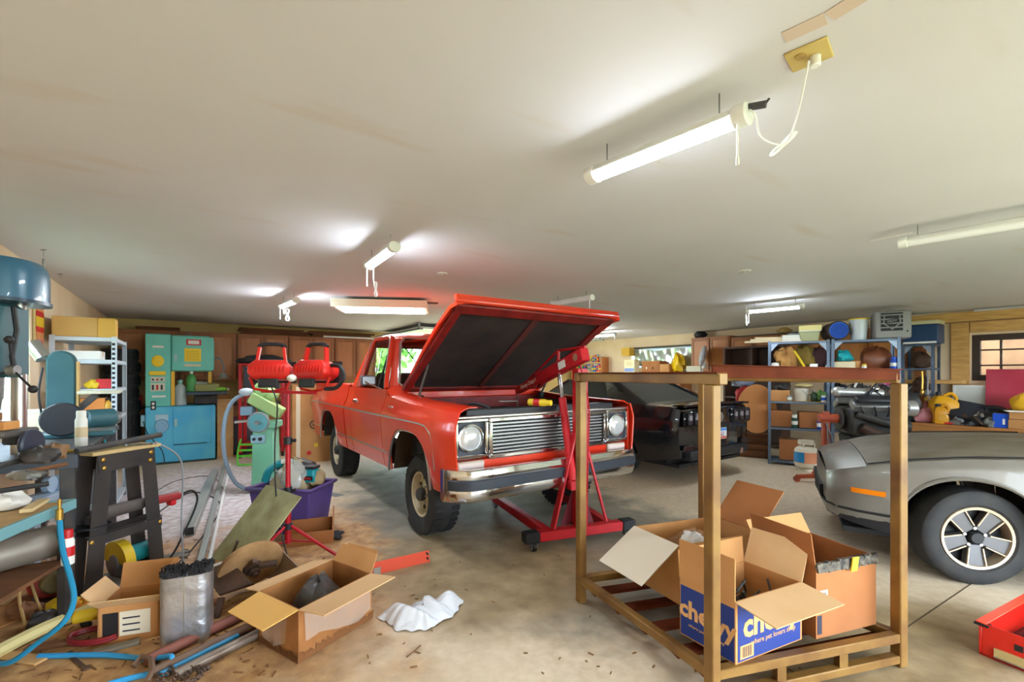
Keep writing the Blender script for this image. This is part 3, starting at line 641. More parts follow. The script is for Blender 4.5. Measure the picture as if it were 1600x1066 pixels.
MB().cyl(k+Vector((0,0,.03)), k+Vector((0,0,.17)), .016).build('truss_post', hred, hz_)
MB().cyl(Vector((-.10,-.05,.55)), Vector((-.10,-.05,.55)).lerp(k,.72), .036).build('ram_cylinder', hred, hz_, bevel=.004)
MB().cyl(Vector((-.10,-.05,.55)).lerp(k,.7), k, .017).build('ram_rod', chrome, hz_)
MB().bx(-.14,-.05,-.09,.0,.48,.56).build('ram_foot', hred, hz_, bevel=.005)
side = frame(bd)[0]
if side.y > 0: side = -side
up_ = side.cross(bd)
if up_.z < 0: up_ = -up_
MB().cyl(br+bd*.09+side*.04, br+bd*.09+side*.047, .032, .032, 20).build('round_decal', mat('tan decal',(156,112,84),.6), hz_)
cen = br.lerp(bt,.24)+side*.0435; xd = -bd if (-bd).x*1 > 0 else bd
lb = MB(face_M(cen, xd, up_)).bx(-.06,.06,-.034,.034,0,.001).build('warning_label', mat('white label',(232,232,230),.6), hz_)
text('hoist_lettering', 'Heavy Duty Hoist', .062, mat('white lettering',(236,226,220),.6), hz_, face_M(br.lerp(bt,.72)+side*.031, xd, up_))
ch = MB()
for i in range(10): 
    c_ = bt+Vector((0,0,-.05-i*.028)); ch.tube([c_+Vector(((.009 if i%2 else 0)*math.cos(a),(0 if i%2 else .009)*math.cos(a),.018*math.sin(a))) for a in [2*PI*q/8 for q in range(8)]],.003,4,closed=True)
ch.build('lift_chain', galv, hz_)
hk = MB().tube([bt+Vector((.0,0,-.32)),bt+Vector((.03,0,-.36)),bt+Vector((0,0,-.39)),bt+Vector((-.02,0,-.37))],.008,6).build('hook', galv, hz_)
MB().tube(smooth_path([br+side*.05+Vector((0,0,-.1)), Vector((.02,-.1,1.2)), Vector((.03,-.08,.9)), Vector((.02,-.07,.4))]), .006, 6).build('release_cable', hred, hz_)
# spray can lying on the radiator support + pliers
def spray_can(name, label, loc, cols, r=.032, h=.19, rz=0, lying=False, group=None):
    t = thing(name, label, 'spray can', loc, rz, group, rot=(R(90),0,rz) if lying else None)
    MB().lathe([(r*.94,0),(r,.006),(r,h-.03),(r*.8,h-.012),(r*.5,h-.008)], 20).build('can', cols[0], t)
    MB().lathe([(r*1.01,h*.3),(r*1.012,h*.31),(r*1.012,h*.62),(r*1.01,h*.63)], 20).build('label_band', cols[1], t)
    MB().lathe([(r*.78,h-.014),(r*.78,h+.03),(r*.7,h+.035),(.001,h+.036)], 16).build('cap', cols[2], t)
    return t
def tp(x, y, z):  # truck local -> world
    a = math.atan2(-CT, ST); c, s = math.cos(a), math.sin(a); y *= 1.05; z *= 1.035
    return Vector((TRK.x+c*x-s*y, TRK.y+s*x+c*y, z))
yel = mat('yellow print', (226,190,40), .5); wht = mat('white print', (232,230,222), .5); blu = mat('blue plastic', (34,84,190), .45); rdp = mat('red plastic', (196,30,34), .45); grn = mat('green plastic', (70,150,80), .45); blk = mat('black plastic', (30,30,34), .5); gry = mat('grey plastic',(128,130,134),.5); tealp = mat('teal plastic',(24,140,150),.45)
spray_can('spray_can','yellow and red spray can lying on the truck radiator support',tp(.66,-.16,1.163)+Vector((0,0,.0)),(yel,rdp,yel),.032,.19,TH-PI/2+R(20)+PI/2,True)
o = MB().tube([(-.1,0,.006),(0,.012,.006),(.06,0,.006)],.006,6).tube([(-.1,.03,.006),(0,.012,.006),(.06,.02,.006)],.006,6).build('pliers', galv, loc=tp(.68,-.36,1.172), rz=R(20)); tag(o,'steel pliers lying on the truck radiator support','pliers')
# ------------------------------------------------------------------ golden steel crate frame
gold = mat('gold brown steel', (146,110,52), .45, .2, c2=(104,68,34), scale=4); rustb = mat('rust brown steel', (104,50,30), .85, .0, c2=(80,36,22), scale=5, spec=.1)
RL, RF, RR, RB = Vector((.44,2.90,0)), Vector((.873,1.985,0)), Vector((1.93,2.27,0)), Vector((1.325,3.15,0))
rk = thing('steel_crate', 'tall open golden steel crate frame holding cardboard boxes', 'frame', (1.15,2.6,0), 0); ro = Vector((1.15,2.6,0))
PW = .052
def rloc(p, z): return (p-ro)+Vector((0,0,z))
for p, q in ((RL,RF),(RF,RL),(RR,RF),(RB,RL)):
    d = (q-p).normalized(); MB().beam(rloc(p,0), rloc(p,1.405), PW, PW, up=d).build('post', gold, rk, bevel=.005)
for p, q in ((RL,RF),(RL,RB)): 
    d = (q-p).normalized(); MB().beam(rloc(p-d*.04,1.43), rloc(q+d*.06,1.43), PW, .05).build('top_rail', gold, rk, bevel=.004)
    MB().beam(rloc(p-d*.03,1.458), rloc(q+d*.05,1.458), PW+.012, .006).build('top_angle', rustb, rk)
d = (RR-RF).normalized(); MB().beam(rloc(RF-d*.0,1.463), rloc(RR,1.448), .012, .055).beam(rloc(RF-d*.0,1.4895), rloc(RR,1.4745), .05, .005).build('top_rail', rustb, rk, bevel=.002)
MB().beam(rloc(RR,1.43), rloc(RB,1.43), PW, .05).build('top_rail', gold, rk, bevel=.004)
for p, q in ((RL,RF),(RF,RR),(RR,RB),(RB,RL)):
    MB().beam(rloc(p,.145), rloc(q,.145), .045, .045).build('base_rail', gold, rk, bevel=.004)
MB().beam(rloc(RF,.04), rloc(RR,.04), .045, .04).build('base_rail', gold, rk, bevel=.004)
for f in (.12,.34,.56,.78,.94):
    a = RL.lerp(RF,f); b2 = RB.lerp(RR,f); MB().beam(rloc(a,.112), rloc(b2,.112), .07, .02).build('base_slat', rustb, rk)
for f in (.33,.66):
    a = RF.lerp(RR,f); MB().beam(rloc(a,.06), rloc(a,.125), .04, .04).build('base_block', gold, rk)
# ------------------------------------------------------------------ cardboard boxes
card = mat('brown cardboard', (196,142,88), .8, c2=(176,122,70), scale=3); card_in = mat('pale cardboard', (214,176,130), .8, c2=(200,158,110), scale=2); card_w = mat('white lined cardboard', (222,210,192), .75); card_d = mat('dark cardboard', (164,104,58), .8, c2=(146,90,48), scale=3)
chewblue = mat('blue printed card', (26,50,122), .6); ink = mat('dark ink', (44,44,60), .7); tanink = mat('tan ink', (214,160,102), .7)
def open_box(name, label, corners, z0, z1, flaps, m=None, min_=None, fm=None, bottom=True, cat='box'):
    # corners: 4 world xy points; flaps: {edge: (out, up, inset)}
    m = m or card; min_ = min_ or card_in; cs = [Vector((c[0],c[1],0)) for c in corners]; o = sum(cs, Vector())/4; t = thing(name, label, cat, (o.x,o.y,z0))
    q = [c-o for c in cs]; h = z1-z0; th = .006
    for i in range(4):
        a, b2 = q[i], q[(i+1) % 4]; n = Vector(((b2-a).y, -(b2-a).x, 0)).normalized()
        if n.dot((a+b2)/2) < 0: n = -n
        MB().loft([[a, b2, b2-n*th, a-n*th], [a+Vector((0,0,h)), b2+Vector((0,0,h)), b2-n*th+Vector((0,0,h)), a-n*th+Vector((0,0,h))]]).build('side_panel', m, t)
        if i in flaps:
            out, up2, ins = flaps[i][:3]; e = (b2-a).normalized()*ins; top = Vector((0,0,h)); v = n*out+Vector((0,0,up2))
            fm2 = flaps[i][3] if len(flaps[i]) > 3 else min_
            MB().sheet([a+top, b2+top, b2+top+v-e, a+top+v+e], .005).build('flap', fm2, t)
    if bottom: MB().prism([(p.x*.995,p.y*.995) for p in q], .001, .008).build('bottom', m, t)
    return t, q, h
ba = [(.93,2.53),(.77,2.86),(1.36,3.06),(1.50,2.75)]
t, q, h = open_box('cardboard_box','large open brown box with wide pale flaps at the back of the crate frame',ba,.168,.495,{0:(.27,-.17,.0,card_w),2:(.22,.22,.0,card_d),3:(.1,-.12,0,card)})
n_ = MB(); rough_blob(n_,(0,0,.14),(.25,.2,.16),.2,3); n_.build('packing_paper', mat('crumpled kraft paper',(150,108,72),.9), t)
o = MB(); rough_blob(o,(0,0,0),(.07,.05,.05),.4,5); o = o.build('plastic_wrap', mat('clear crinkled plastic',(226,222,220),.15,alpha=.75), loc=(1.06,2.66,.47)); tag(o,'crumpled clear plastic wrap inside the large open box','plastic wrap')
bb = [(.832,2.255),(.985,2.005),(1.402,2.201),(1.249,2.451)]
t, q, h = open_box('printed_box','open blue printed box with text and fold-out flaps behind the near post',bb,.168,.445,{0:(.0,.19,.0,card),1:(.19,-.02,.0,card_in),2:(.07,.17,.0,card_in),3:(.01,.13,0,card)})
def face_panel(t, a, b2, z0, z1, m, name='printed_panel', u0=0, u1=1, off=.0012):
    n = Vector(((b2-a).y, -(b2-a).x, 0)).normalized()
    if n.dot((a+b2)/2) < 0: n = -n
    p, r = a.lerp(b2,u0), a.lerp(b2,u1)
    return MB().loft([[p, r, r+n*off, p+n*off],[p+Vector((0,0,z1-z0)), r+Vector((0,0,z1-z0)), r+n*off+Vector((0,0,z1-z0)), p+n*off+Vector((0,0,z1-z0))]]).build(name, m, t, loc=(0,0,z0)), n
def face_text(t, a, b2, u, z, body, size, m, off=.002, name='lettering', sx=1.0, bold=0.0):
    d = (b2-a).normalized(); n = Vector((d.y,-d.x,0))
    if n.dot((a+b2)/2) < 0: n = -n
    # reading direction: left to right seen from outside
    xd = Vector((0,0,1)).cross(n)
    p = a.lerp(b2,u)+n*off; p.z = z
    return text(name, body, size, m, t, face_M(p, xd, (0,0,1)), .0005, sx=sx, bold=bold)
face_panel(t, q[0], q[1], .006, .245, chewblue, u0=.02, u1=.98); face_panel(t, q[1], q[2], .006, .262, chewblue, u0=.03, u1=.97)
face_text(t, q[0], q[1], .5, .135, 'chewy', .115, tanink, bold=.004); face_text(t, q[0], q[1], .5, .065, 'where pet lovers shop', .021, tanink)
face_text(t, q[1], q[2], .52, .155, 'chewy', .15, tanink, bold=.005); face_text(t, q[1], q[2], .55, .075, 'where pet lovers shop', .034, tanink)
face_panel(t, q[1], q[2], .015, .075, tanink, 'barcode_label', .06, .25, .0025); 
for i in range(9): face_panel(t, q[1], q[2], .022, .068, ink, 'barcode_bar', .085+i*.016, .085+i*.016+.004+.005*(i%2), .0035)
face_text(t, q[0], q[1], .5, .40, 'Share your #Chewy', .026, ink); face_text(t, q[0], q[1], .5, .37, 'without', .022, ink)
for u, g in ((.3,'f'),(.5,'o'),(.7,'y')):
    d = (q[1]-q[0]).normalized(); n = Vector((d.y,-d.x,0)); n = n if n.dot((q[0]+q[1])/2) > 0 else -n
    p = q[0].lerp(q[1],u); MB().cyl(p+n*.001+Vector((0,0,.325)), p+n*.002+Vector((0,0,.325)), .016, .016, 18).build('round_icon', ink, t)
    face_text(t, q[0], q[1], u, .325, g, .026, card, .003)
fb = MB()
rnd = random.Random(4)
for i in range(16):
    a = Vector((rnd.uniform(-.1,.1), rnd.uniform(-.07,.07), .13)); fb.tube([a, a+Vector((rnd.uniform(-.06,.06), rnd.uniform(-.06,.06), rnd.uniform(.03,.08))), a+Vector((rnd.uniform(-.1,.1), rnd.uniform(-.1,.1), .09))], .006, 5)
rough_blob(fb,(0,0,.07),(.14,.1,.09),.15,8); ob = fb.build('wrapped_parts', mat('dark shiny bags',(52,54,60),.25), loc=(1.117,2.228,.185)); tag(ob,'dark plastic wrapped parts inside the blue printed box','packing')
bc0, bc1 = Vector((1.47,2.20,0)), Vector((1.868,2.335,0)); pd = Vector((-.314,.949,0))*.36
t, q, h = open_box('cardboard_box','brown box with a torn black top edge and yellow tape at right in the frame',[bc0,bc1,bc1+pd,bc0+pd],.168,.52,{3:(.03,.16,.0,card_d),2:(.06,.1,0,card)}, m=card_d)
tp_ = MB(); nseg = 24
for i in range(nseg): 
    p = q[0].lerp(q[1], i/nseg); r_ = q[0].lerp(q[1], (i+1)/nseg); tp_.beam(p+Vector((0,-.003,h-.012+.006*rnd.random())), r_+Vector((0,-.003,h-.012+.006*rnd.random())), .018, .04+.015*rnd.random())
tp_.build('torn_tape', mat('black torn tape',(44,42,40),.6,c2=(120,110,96),scale=30), t)
MB(face_M(q[0].lerp(q[1],.57)+Vector((0,-.02,h-.01)),(1,.3,0),(.15,0,1))).bx(-.02,.02,-.035,.035,0,.006).build('yellow_tape', yel, t)
face_panel(t, q[0], q[1], .17, .23, mat('grey label',(206,196,190),.6), 'shipping_label', .02, .18, .002); face_panel(t, q[0], q[1], .02, .11, ink, 'printed_mark', .02, .09, .0015)
for i in range(8): face_panel(t, q[0], q[1], .18, .22, ink, 'barcode_bar', .035+i*.016, .04+i*.016, .0032)
o = MB().bx(-.22,.22,-.12,.12,0,.006).build('cardboard_sheet', card_in, loc=(1.78,2.78,.17), rz=R(20), rot=(R(8),0,R(20))); tag(o,'loose pale cardboard flap sheet behind the right end of the crate frame','cardboard sheet')
# ------------------------------------------------------------------ coupes
def coupe(t, paint, hw, sh, bot, crown, x0, x1, arches, prof, step=.06, split=()):
    # x0 = tail, x1 = nose; hw(x) half width, sh(x) shoulder height, bot(x) sill height
    def zb(x):
        z = bot(x)
        for xc, a, top in arches:
            d = abs(x-xc)/a
            if d < 1: z = max(z, .32+(top-.32)*math.sqrt(max(0,1-d**2.2)))
        return z
    def yf(x, z):
        b2, s2 = bot(x), sh(x); return hw(x)*prof((z-b2)/(s2-b2))
    cuts = sorted([x0, x1]+list(split)); names = split and ['body_side']*9
    for s in (-1, 1):
        for a, b2 in zip(cuts, cuts[1:]):
            skin(t, 'body_side', paint, a+.003, b2-.003, max(3,int((b2-a)/step)), zb, sh, yf, s, .01, 12)
        for xc, a, top in arches:
            MB().grid(lambda i, j: (xc-a*.99+2*a*.99*i, s*(hw(xc)*.97-.36*j), zb(xc-a*.99+2*a*.99*i)+.01), 18, 1).build('wheel_well', black, t)
            MB().tube([(xc-a+2*a*i/24, s*(yf(xc-a+2*a*i/24, .6)+.002), zb(xc-a*.999+2*a*.999*i/24)) for i in range(25)], .014, 6).build('arch_lip', paint, t)
    def deck(a, b2, name, m=None, inset=1.0):
        n = max(4, int((b2-a)/step))
        return MB().grid(lambda i, j: (a+(b2-a)*i, hw(a+(b2-a)*i)*prof(1)*(2*j-1)*inset, sh(a+(b2-a)*i)+crown(a+(b2-a)*i)*(1-abs(2*j-1)**2.2)), n, 14).build(name, m or paint, t, solid=.008)
    def cap(x, dx, name, m):
        zs = [bot(x)+(sh(x)-bot(x))*k/8 for k in range(9)]
        return MB().grid(lambda i, j: (x+dx*(1-(2*i-1)**2)*(.75+.25*math.sin(PI*j)), (2*i-1)*yf(x, bot(x)+(sh(x)-bot(x))*j), bot(x)+(sh(x)-bot(x))*j+crown(x)*(1-abs(2*i-1)**2.2)*j), 20, 8).build(name, m, t)
    return zb, yf, deck, cap
def disc_wheel(parent, p, side, r, w, rimr, style, steer=0):
    M = T(*p) @ rotm('Z', steer) @ rotm('X', -90*side); k = w/2
    ty = MB().lathe([(rimr-.01,-k*.75),(rimr+.02,-k),(r*.94,-k*.96),(r*.985,-k*.85),(r,-k*.6),(r,k*.6),(r*.985,k*.85),(r*.94,k*.96),(rimr+.05,k*1.02),(rimr+.015,k),(rimr-.01,k*.8)], 48, M, cap=False).build('tire', tyre_m, parent)
    lip = style['lip']; dk = style['dark']
    rim = MB().lathe([(rimr,k*.55),(rimr,k*.92),(rimr*.985,k*.97),(rimr*.91,k*.95),(rimr*.895,k*.7),(rimr*.89,k*.1)], 40, M, cap=False).build('rim', lip, parent)
    MB().lathe([(rimr*.9,k*.2),(rimr*.5,k*.0),(.001,k*.0)], 32, M).build('dish', dk, rim)
    for i in range(5):
        a = 90+72*i
        S2 = M @ rotm('Z', a)
        MB(S2).loft([[(.05,-.042,k*.35),(.05,.042,k*.35),(.05,.034,k*.72),(.05,-.034,k*.72)],[(rimr*.9,-.058,k*.35),(rimr*.9,.058,k*.35),(rimr*.9,.05,k*.8),(rimr*.9,-.05,k*.8)]]).build('spoke', style['spoke'], rim, bevel=.004)
        for s in (-1,1): MB(S2).beam((.055+.018,s*.040,k*.79),(rimr*.91,s*.055,k*.86),.007,.012,up=(0,0,1)).build('spoke_edge', lip, rim)
        MB(M @ rotm('Z',a+36)).cyl((.062,0,k*.4),(.062,0,k*.75),.011,.011,8).build('lug_nut', dullchrome, rim)
    MB(M).cyl((0,0,k*.4),(0,0,k*.95),.045,.04,10).build('center_cap', dk, rim, bevel=.004)
    return ty
silver = mat('dusty silver paint', (128,124,118), .38, .3, c2=(112,106,98), scale=2.5, coat=.3); dusty = mat('dusty silver hood', (140,132,120), .5, .2, c2=(112,100,84), scale=3.5)
cm = thing('silver_coupe', 'dusty silver wedge-nosed sports coupe with five-spoke wheel at the right edge', 'car', (3.62,3.90,0), R(149))
hw = lerp_tab([(-3.75,.80),(-3.5,.88),(-2.5,.92),(.2,.92),(.45,.90),(.62,.85),(.74,.77),(.80,.64)])
sh = lerp_tab([(-3.75,.86),(-3.2,.92),(-2.2,.93),(-1.4,.92),(-.5,.89),(0,.855),(.35,.80),(.58,.735),(.74,.68),(.80,.645)])
bot = lerp_tab([(-3.75,.42),(-3.3,.3),(-2.6,.24),(-.5,.24),(.4,.27),(.6,.30),(.80,.33)])
prof = lerp_tab([(0,.93),(.2,.965),(.55,1.0),(.62,.995),(.9,.965),(1,.93)])
zb_, yf_, deck, cap = coupe(cm, silver, hw, sh, bot, lambda x: .05 if x > -1.0 else .06, -3.75, .80, [(0,.40,.73),(-2.57,.40,.73)], prof, split=(-.62,-1.75))
deck(-.78, .55, 'hood', dusty); deck(.555, .80, 'nose_panel'); deck(-3.75,-2.9,'tail_deck')
cap(.80, .03, 'nose', silver); cap(-3.75, -.06, 'tail', silver)
for s in (-1,1):
    mk = [(x, s*(yf_(x,.56)+.012), .56) for x in (.47,.66)]
    mk = [(.46+.2*i/6, s*(yf_(.46+.2*i/6,.56)+.004), .56) for i in range(7)]
    MB().loft([[Vector(p_)+Vector((0,s*.014,-.018)),Vector(p_)+Vector((0,s*.014,.018)),Vector(p_)+Vector((0,-s*.02,.018)),Vector(p_)+Vector((0,-s*.02,-.018))] for p_ in mk]).build('side_marker', mat('amber lens',(236,130,20),.25), cm)
    MB().tube([(x, s*(yf_(x,.40)+.006), .40) for x in [.42+i*.038 for i in range(11)]]+[(.82,s*.5,.40),(.84,0,.40)], .012, 6).build('bumper_groove', black, cm)
    MB().grid(lambda i, j: (.41+.39*i, s*(yf_(.41+.39*i,.36)+.006), bot(.41+.39*i)-.01+.10*j), 10, 2).build('lower_lip', blk, cm, solid=.008)
    MB().beam((-.43,s*.925,.55),(-1.7,s*.93,.55),.014,.03).build('side_molding', blk, cm, bevel=.003)
    MB().grid(lambda i, j: (-2.0+1.58*i, s*(.905+.0*j), .2+.12*j), 10, 2).build('sill_skirt', mat('grey skirt',(112,106,100),.5), cm, solid=.01)
    disc_wheel(cm, (0,s*.79,.325), s, .325, .235, .215, steer=18, style={'lip': mat('tan machined lip',(206,184,156),.3,.5),'dark':mat('dark wheel dish',(22,22,26),.5),'spoke':mat('charcoal spoke',(104,104,108),.3,.6)})
    disc_wheel(cm, (-2.57,s*.79,.325), s, .325, .235, .215, {'lip': MATS['tan machined lip'],'dark':MATS['dark wheel dish'],'spoke':MATS['charcoal spoke']})
    for xa, xb, za, zc_ in ((-.80,-1.45,.95,1.25),):
        MB().beam((xa,s*.80,za),(xb,s*.58,zc_),.05,.05).build('windshield_pillar', silver, cm, bevel=.01)
    MB().beam((-2.2,s*.60,1.24),(-2.75,s*.80,.95),.16,.05).build('roof_pillar', silver, cm, bevel=.01)
    MB().sheet([(-.95,s*.81,.95),(-2.5,s*.82,.95),(-2.2,s*.62,1.22),(-1.47,s*.60,1.22)],.005).build('side_glass', mat('dark tinted glass',(30,34,38),.05), cm)
MB().grid(lambda i, j: (-1.42-.85*i, .62*(2*j-1), 1.25+.02*math.sin(PI*i)+.02*(1-(2*j-1)**2)), 6, 8).build('roof', silver, cm, solid=.02)
MB().sheet([(-.80,-.76,.96),(-.80,.76,.96),(-1.43,.58,1.25),(-1.43,-.58,1.25)],.006).build('windshield', MATS['dark tinted glass'], cm)
MB().sheet([(-2.26,-.58,1.25),(-2.26,.58,1.25),(-3.0,.72,.96),(-3.0,-.72,.96)],.006).build('hatch_glass', MATS['dark tinted glass'], cm)
for s in (-1,1):
    MB().tube([(x, s*(hw(x)*.93-.035), sh(x)+.014) for x in [-.75+i*.1 for i in range(14)]], .006, 6).build('hood_seam', black, cm)
    MB().tube([(.50, s*(yf_(.50, z)+.002), z) for z in [.32+i*.045 for i in range(10)]], .004, 5).build('bumper_seam', black, cm)
MB().bx(.80,.84,-.45,.45,.42,.50).build('grille_slot', black, cm)
MB().bx(-3.6,.7,-.72,.72,.2,.24).build('underbody', black, cm)
MB().bx(-3.3,-.7,-.80,.80,.24,.6).build('cabin_tub', black, cm)
# ------------------------------------------------------------------ black muscle car seen from the rear
navy = mat('black metallic paint', (20,22,28), .18, .2, coat=.8); trimg = mat('black diffuser plastic',(34,34,38),.5)
RLc = Vector((2.06,5.80,0)); rearmid = RLc+U*.94
mu = thing('black_coupe', 'black muscle coupe parked nose-in, seen from the rear, beside the truck', 'car', (rearmid.x,rearmid.y,0), math.atan2(V.y, V.x))
# local x forward (0 at the tail), y left
hw = lerp_tab([(0,.84),(.08,.90),(.3,.935),(1.2,.94),(3.6,.93),(4.4,.88),(4.75,.72)])
sh = lerp_tab([(0,.98),(.1,1.02),(.5,1.03),(1.2,1.02),(2.8,.99),(3.8,.93),(4.4,.84),(4.75,.74)])
bot = lerp_tab([(0,.36),(.3,.30),(.6,.25),(3.9,.24),(4.75,.30)])
prof = lerp_tab([(0,.93),(.3,.98),(.55,1.0),(.75,.985),(1,.93)])
zb_, yf_, deck, cap = coupe(mu, navy, hw, sh, bot, lambda x: .03, 0, 4.75, [(1.02,.38,.74),(3.74,.38,.74)], prof, split=(1.9,3.1))
deck(.0,.62,'trunk_lid'); deck(3.0,4.75,'hood'); cap(0,-.06,'rear_bumper',navy); cap(4.75,.08,'nose',navy)
rg = mat('tinted rear glass',(52,58,58),.06)
rf = []
for x, w, z in ((1.25,.60,1.36),(1.6,.62,1.395),(2.1,.62,1.39),(2.35,.60,1.36)): rf.append([(x, w*t2, z-.05*abs(t2)**3) for t2 in [-1+i/5 for i in range(11)]])
MB().loft(rf, closed=False, cap=False).build('roof', navy, mu, solid=.02)
MB().sheet([(.60,-.70,1.045),(.60,.70,1.045),(1.26,.58,1.345),(1.26,-.58,1.345)],.006).build('rear_glass', rg, mu)
MB().sheet([(3.05,-.72,1.01),(3.05,.72,1.01),(2.34,.58,1.345),(2.34,-.58,1.345)],.006).build('windshield', rg, mu)
for s in (-1,1):
    MB().loft([[(.5,s*.86,1.02),(1.15,s*.90,1.02),(1.15,s*.82,1.02),(.55,s*.70,1.04)],[(1.22,s*.62,1.35),(1.5,s*.63,1.35),(1.5,s*.57,1.37),(1.24,s*.57,1.37)]]).build('rear_pillar', navy, mu, bevel=.015)
    MB().beam((2.95,s*.78,1.0),(2.32,s*.60,1.35),.06,.05).build('windshield_pillar', navy, mu, bevel=.01)
    MB().sheet([(1.15,s*.86,1.02),(2.9,s*.84,1.0),(2.34,s*.61,1.34),(1.5,s*.61,1.34)],.005).build('side_glass', rg, mu)
    disc_wheel(mu, (1.02,s*.80,.345), s, .345, .25, .235, {'lip':mat('dark alloy',(70,72,76),.3,.8),'dark':black,'spoke':MATS['dark alloy']})
    disc_wheel(mu, (3.74,s*.80,.345), s, .345, .25, .235, {'lip':MATS['dark alloy'],'dark':black,'spoke':MATS['dark alloy']})
    # tail lamp cluster: three upright bars each side
    hsg = MB().bx(-.075,-.03,*sorted((s*.30,s*.82)),.76,.965).build('lamp_housing', mat('gloss black panel',(14,14,18),.12), mu, bevel=.02)
    for k in range(3):
        y = s*(.40+.15*k); MB().bx(-.09,-.07,y-.045,y+.045,.79,.94).build('tail_lamp', mat('smoked tail lens',(52,44,48),.2), hsg, bevel=.015)
        MB().bx(-.094,-.088,y-.03,y+.03,.85,.915).build('lamp_reflector', mat('lamp reflector grey',(120,112,114),.4), hsg, bevel=.004)
    MB().cyl((-.10,s*.52,.36),(.10,s*.52,.36),.045,.045,18).cyl((-.102,s*.52,.36),(-.098,s*.52,.36),.036,.036,18).build('exhaust_tip', chrome, mu)
    MB().bx(-.06,-.04,*sorted((s*.60,s*.80)),.45,.52).build('rear_reflector', mat('dark red reflector',(36,14,18),.3), mu, bevel=.005)
    MB().beam((2.75,s*.92,1.03),(2.72,s*1.03,1.06),.03,.03).box((2.72,s*1.04,1.09),(.12,.16,.11)).build('door_mirror', navy, mu, bevel=.015)
MB().cyl((-.085,0,.86),(-.07,0,.86),.07,.07,24).build('round_badge', dullchrome, mu)
MB().loft([[(-.05,-.80,1.02),(.10,-.82,1.03),(.10,-.82,1.045),(-.06,-.80,1.05)],[(-.10,0,1.04),(.1,0,1.06),(.1,0,1.075),(-.11,0,1.075)],[(-.05,.80,1.02),(.10,.82,1.03),(.10,.82,1.045),(-.06,.80,1.05)]]).build('spoiler', navy, mu)
MB().bx(-.10,.1,-.7,.7,.32,.44).build('diffuser', trimg, mu, bevel=.02)
lp = MB().bx(-.082,-.072,-.155,.155,.555,.71).build('license_plate', mat('white plate',(214,214,220),.45), mu, bevel=.003)
MB().bx(-.0835,-.0815,-.15,.15,.67,.705).build('plate_band', mat('plate blue',(60,120,190),.5), lp)
MB().bx(-.0835,-.0815,-.15,.15,.56,.59).build('plate_art', mat('plate red',(190,90,70),.5), lp)
text('plate_number', '3862', .085, mat('plate ink',(150,40,40),.5), lp, face_M((-.084,0,.625),(0,-1,0),(0,0,1)), .0008)
MB().bx(.05,4.6,-.75,.75,.22,.26).build('underbody', black, mu); MB().bx(.2,4.4,-.8,.8,.26,.7).build('body_core', black, mu)
# ------------------------------------------------------------------ generic small things
def closed_box(name, label, loc, size, rz, m, cat='box', tape=None, group=None, bevel=.004, rot=None):
    x, y, z = size; t = thing(name, label, cat, loc, rz, group, rot)
    MB().bx(-x/2,x/2,-y/2,y/2,0,z).build('carton', m, t, bevel=bevel)
    MB().bx(-x/2-.0006,x/2+.0006,-.025,.025,z-.05,z+.001).build('tape', tape or mat('packing tape',(196,160,110),.3), t)
    return t
def bucket(label, loc, r, h, m, lid=None, cat='bucket', name='bucket'):
    t = thing(name, label, cat, loc, random.uniform(0,3))
    MB().lathe([(r*.82,0),(r*.98,h*.8),(r*1.02,h*.8),(r*1.02,h*.84),(r,h*.84),(r*1.02,h),(r*1.06,h),(r*1.06,h*1.01),(r*.96,h*1.01),(r*.78,.02),(.001,.02)], 24).build('pail', m, t)
    MB().tube([(r*1.05*math.cos(a), -r*.35*math.sin(a)-r*.9, h*.86-.4*h*math.sin(a)*.8) for a in [PI*i/10 for i in range(11)]], .004, 5).build('bail', galv, t)
    if lid: MB().lathe([(r*1.08,h*1.012),(r*1.08,h*1.07),(r*.95,h*1.09),(.001,h*1.09)], 24).build('lid', lid, t)
    return t
def bottle(label, loc, r, h, m, capm, cat='bottle', name='bottle', group=None):
    t = thing(name, label, cat, loc, 0, group)
    MB().lathe([(r*.9,0),(r,.008),(r,h*.62),(r*.8,h*.74),(r*.35,h*.84),(r*.33,h*.92),(.001,h*.92)], 16).build('body', m, t)
    MB().lathe([(r*.4,h*.88),(r*.4,h),(.001,h)], 12).build('cap', capm, t)
    return t
def lump(name, label, cat, loc, r, m, seed, amp=.22, group=None, rz=0):
    mb = MB(); rough_blob(mb, (0,0,r[2]*.75), r, amp, seed); return tag(mb.build(name, m, loc=loc, rz=rz), label, cat, group)
def jug(name, label, loc, w, d, h, m, rz=0, cat='jug'):
    t = thing(name, label, cat, loc, rz)
    MB().loft([[(-w/2,-d/2,0),(w/2,-d/2,0),(w/2,d/2,0),(-w/2,d/2,0)],[(-w/2,-d/2,h*.68),(w/2,-d/2,h*.68),(w/2,d/2,h*.68),(-w/2,d/2,h*.68)],[(-w*.32,-d*.32,h*.88),(w*.1,-d*.32,h*.88),(w*.1,d*.32,h*.88),(-w*.32,d*.32,h*.88)]]).build('tank', m, t, bevel=.025, seg=2)
    MB().tube(smooth_path([(w*.42,0,h*.62),(w*.5,0,h*.80),(w*.3,0,h*.95),(0,0,h*.86)]), .022, 8).build('handle', m, t)
    MB().cyl((-w*.2,0,h*.86),(-w*.2,0,h*.93),.03).cyl((-w*.2,0,h*.93),(-w*.2,0,h),.036,.03).build('cap', blk, t)
    MB().bx(-w*.3,w*.3,-d/2-.003,-d/2+.01,h*.15,h*.5).build('label_panel', mat('amber label',(196,140,20),.5), t, bevel=.004)
    return t
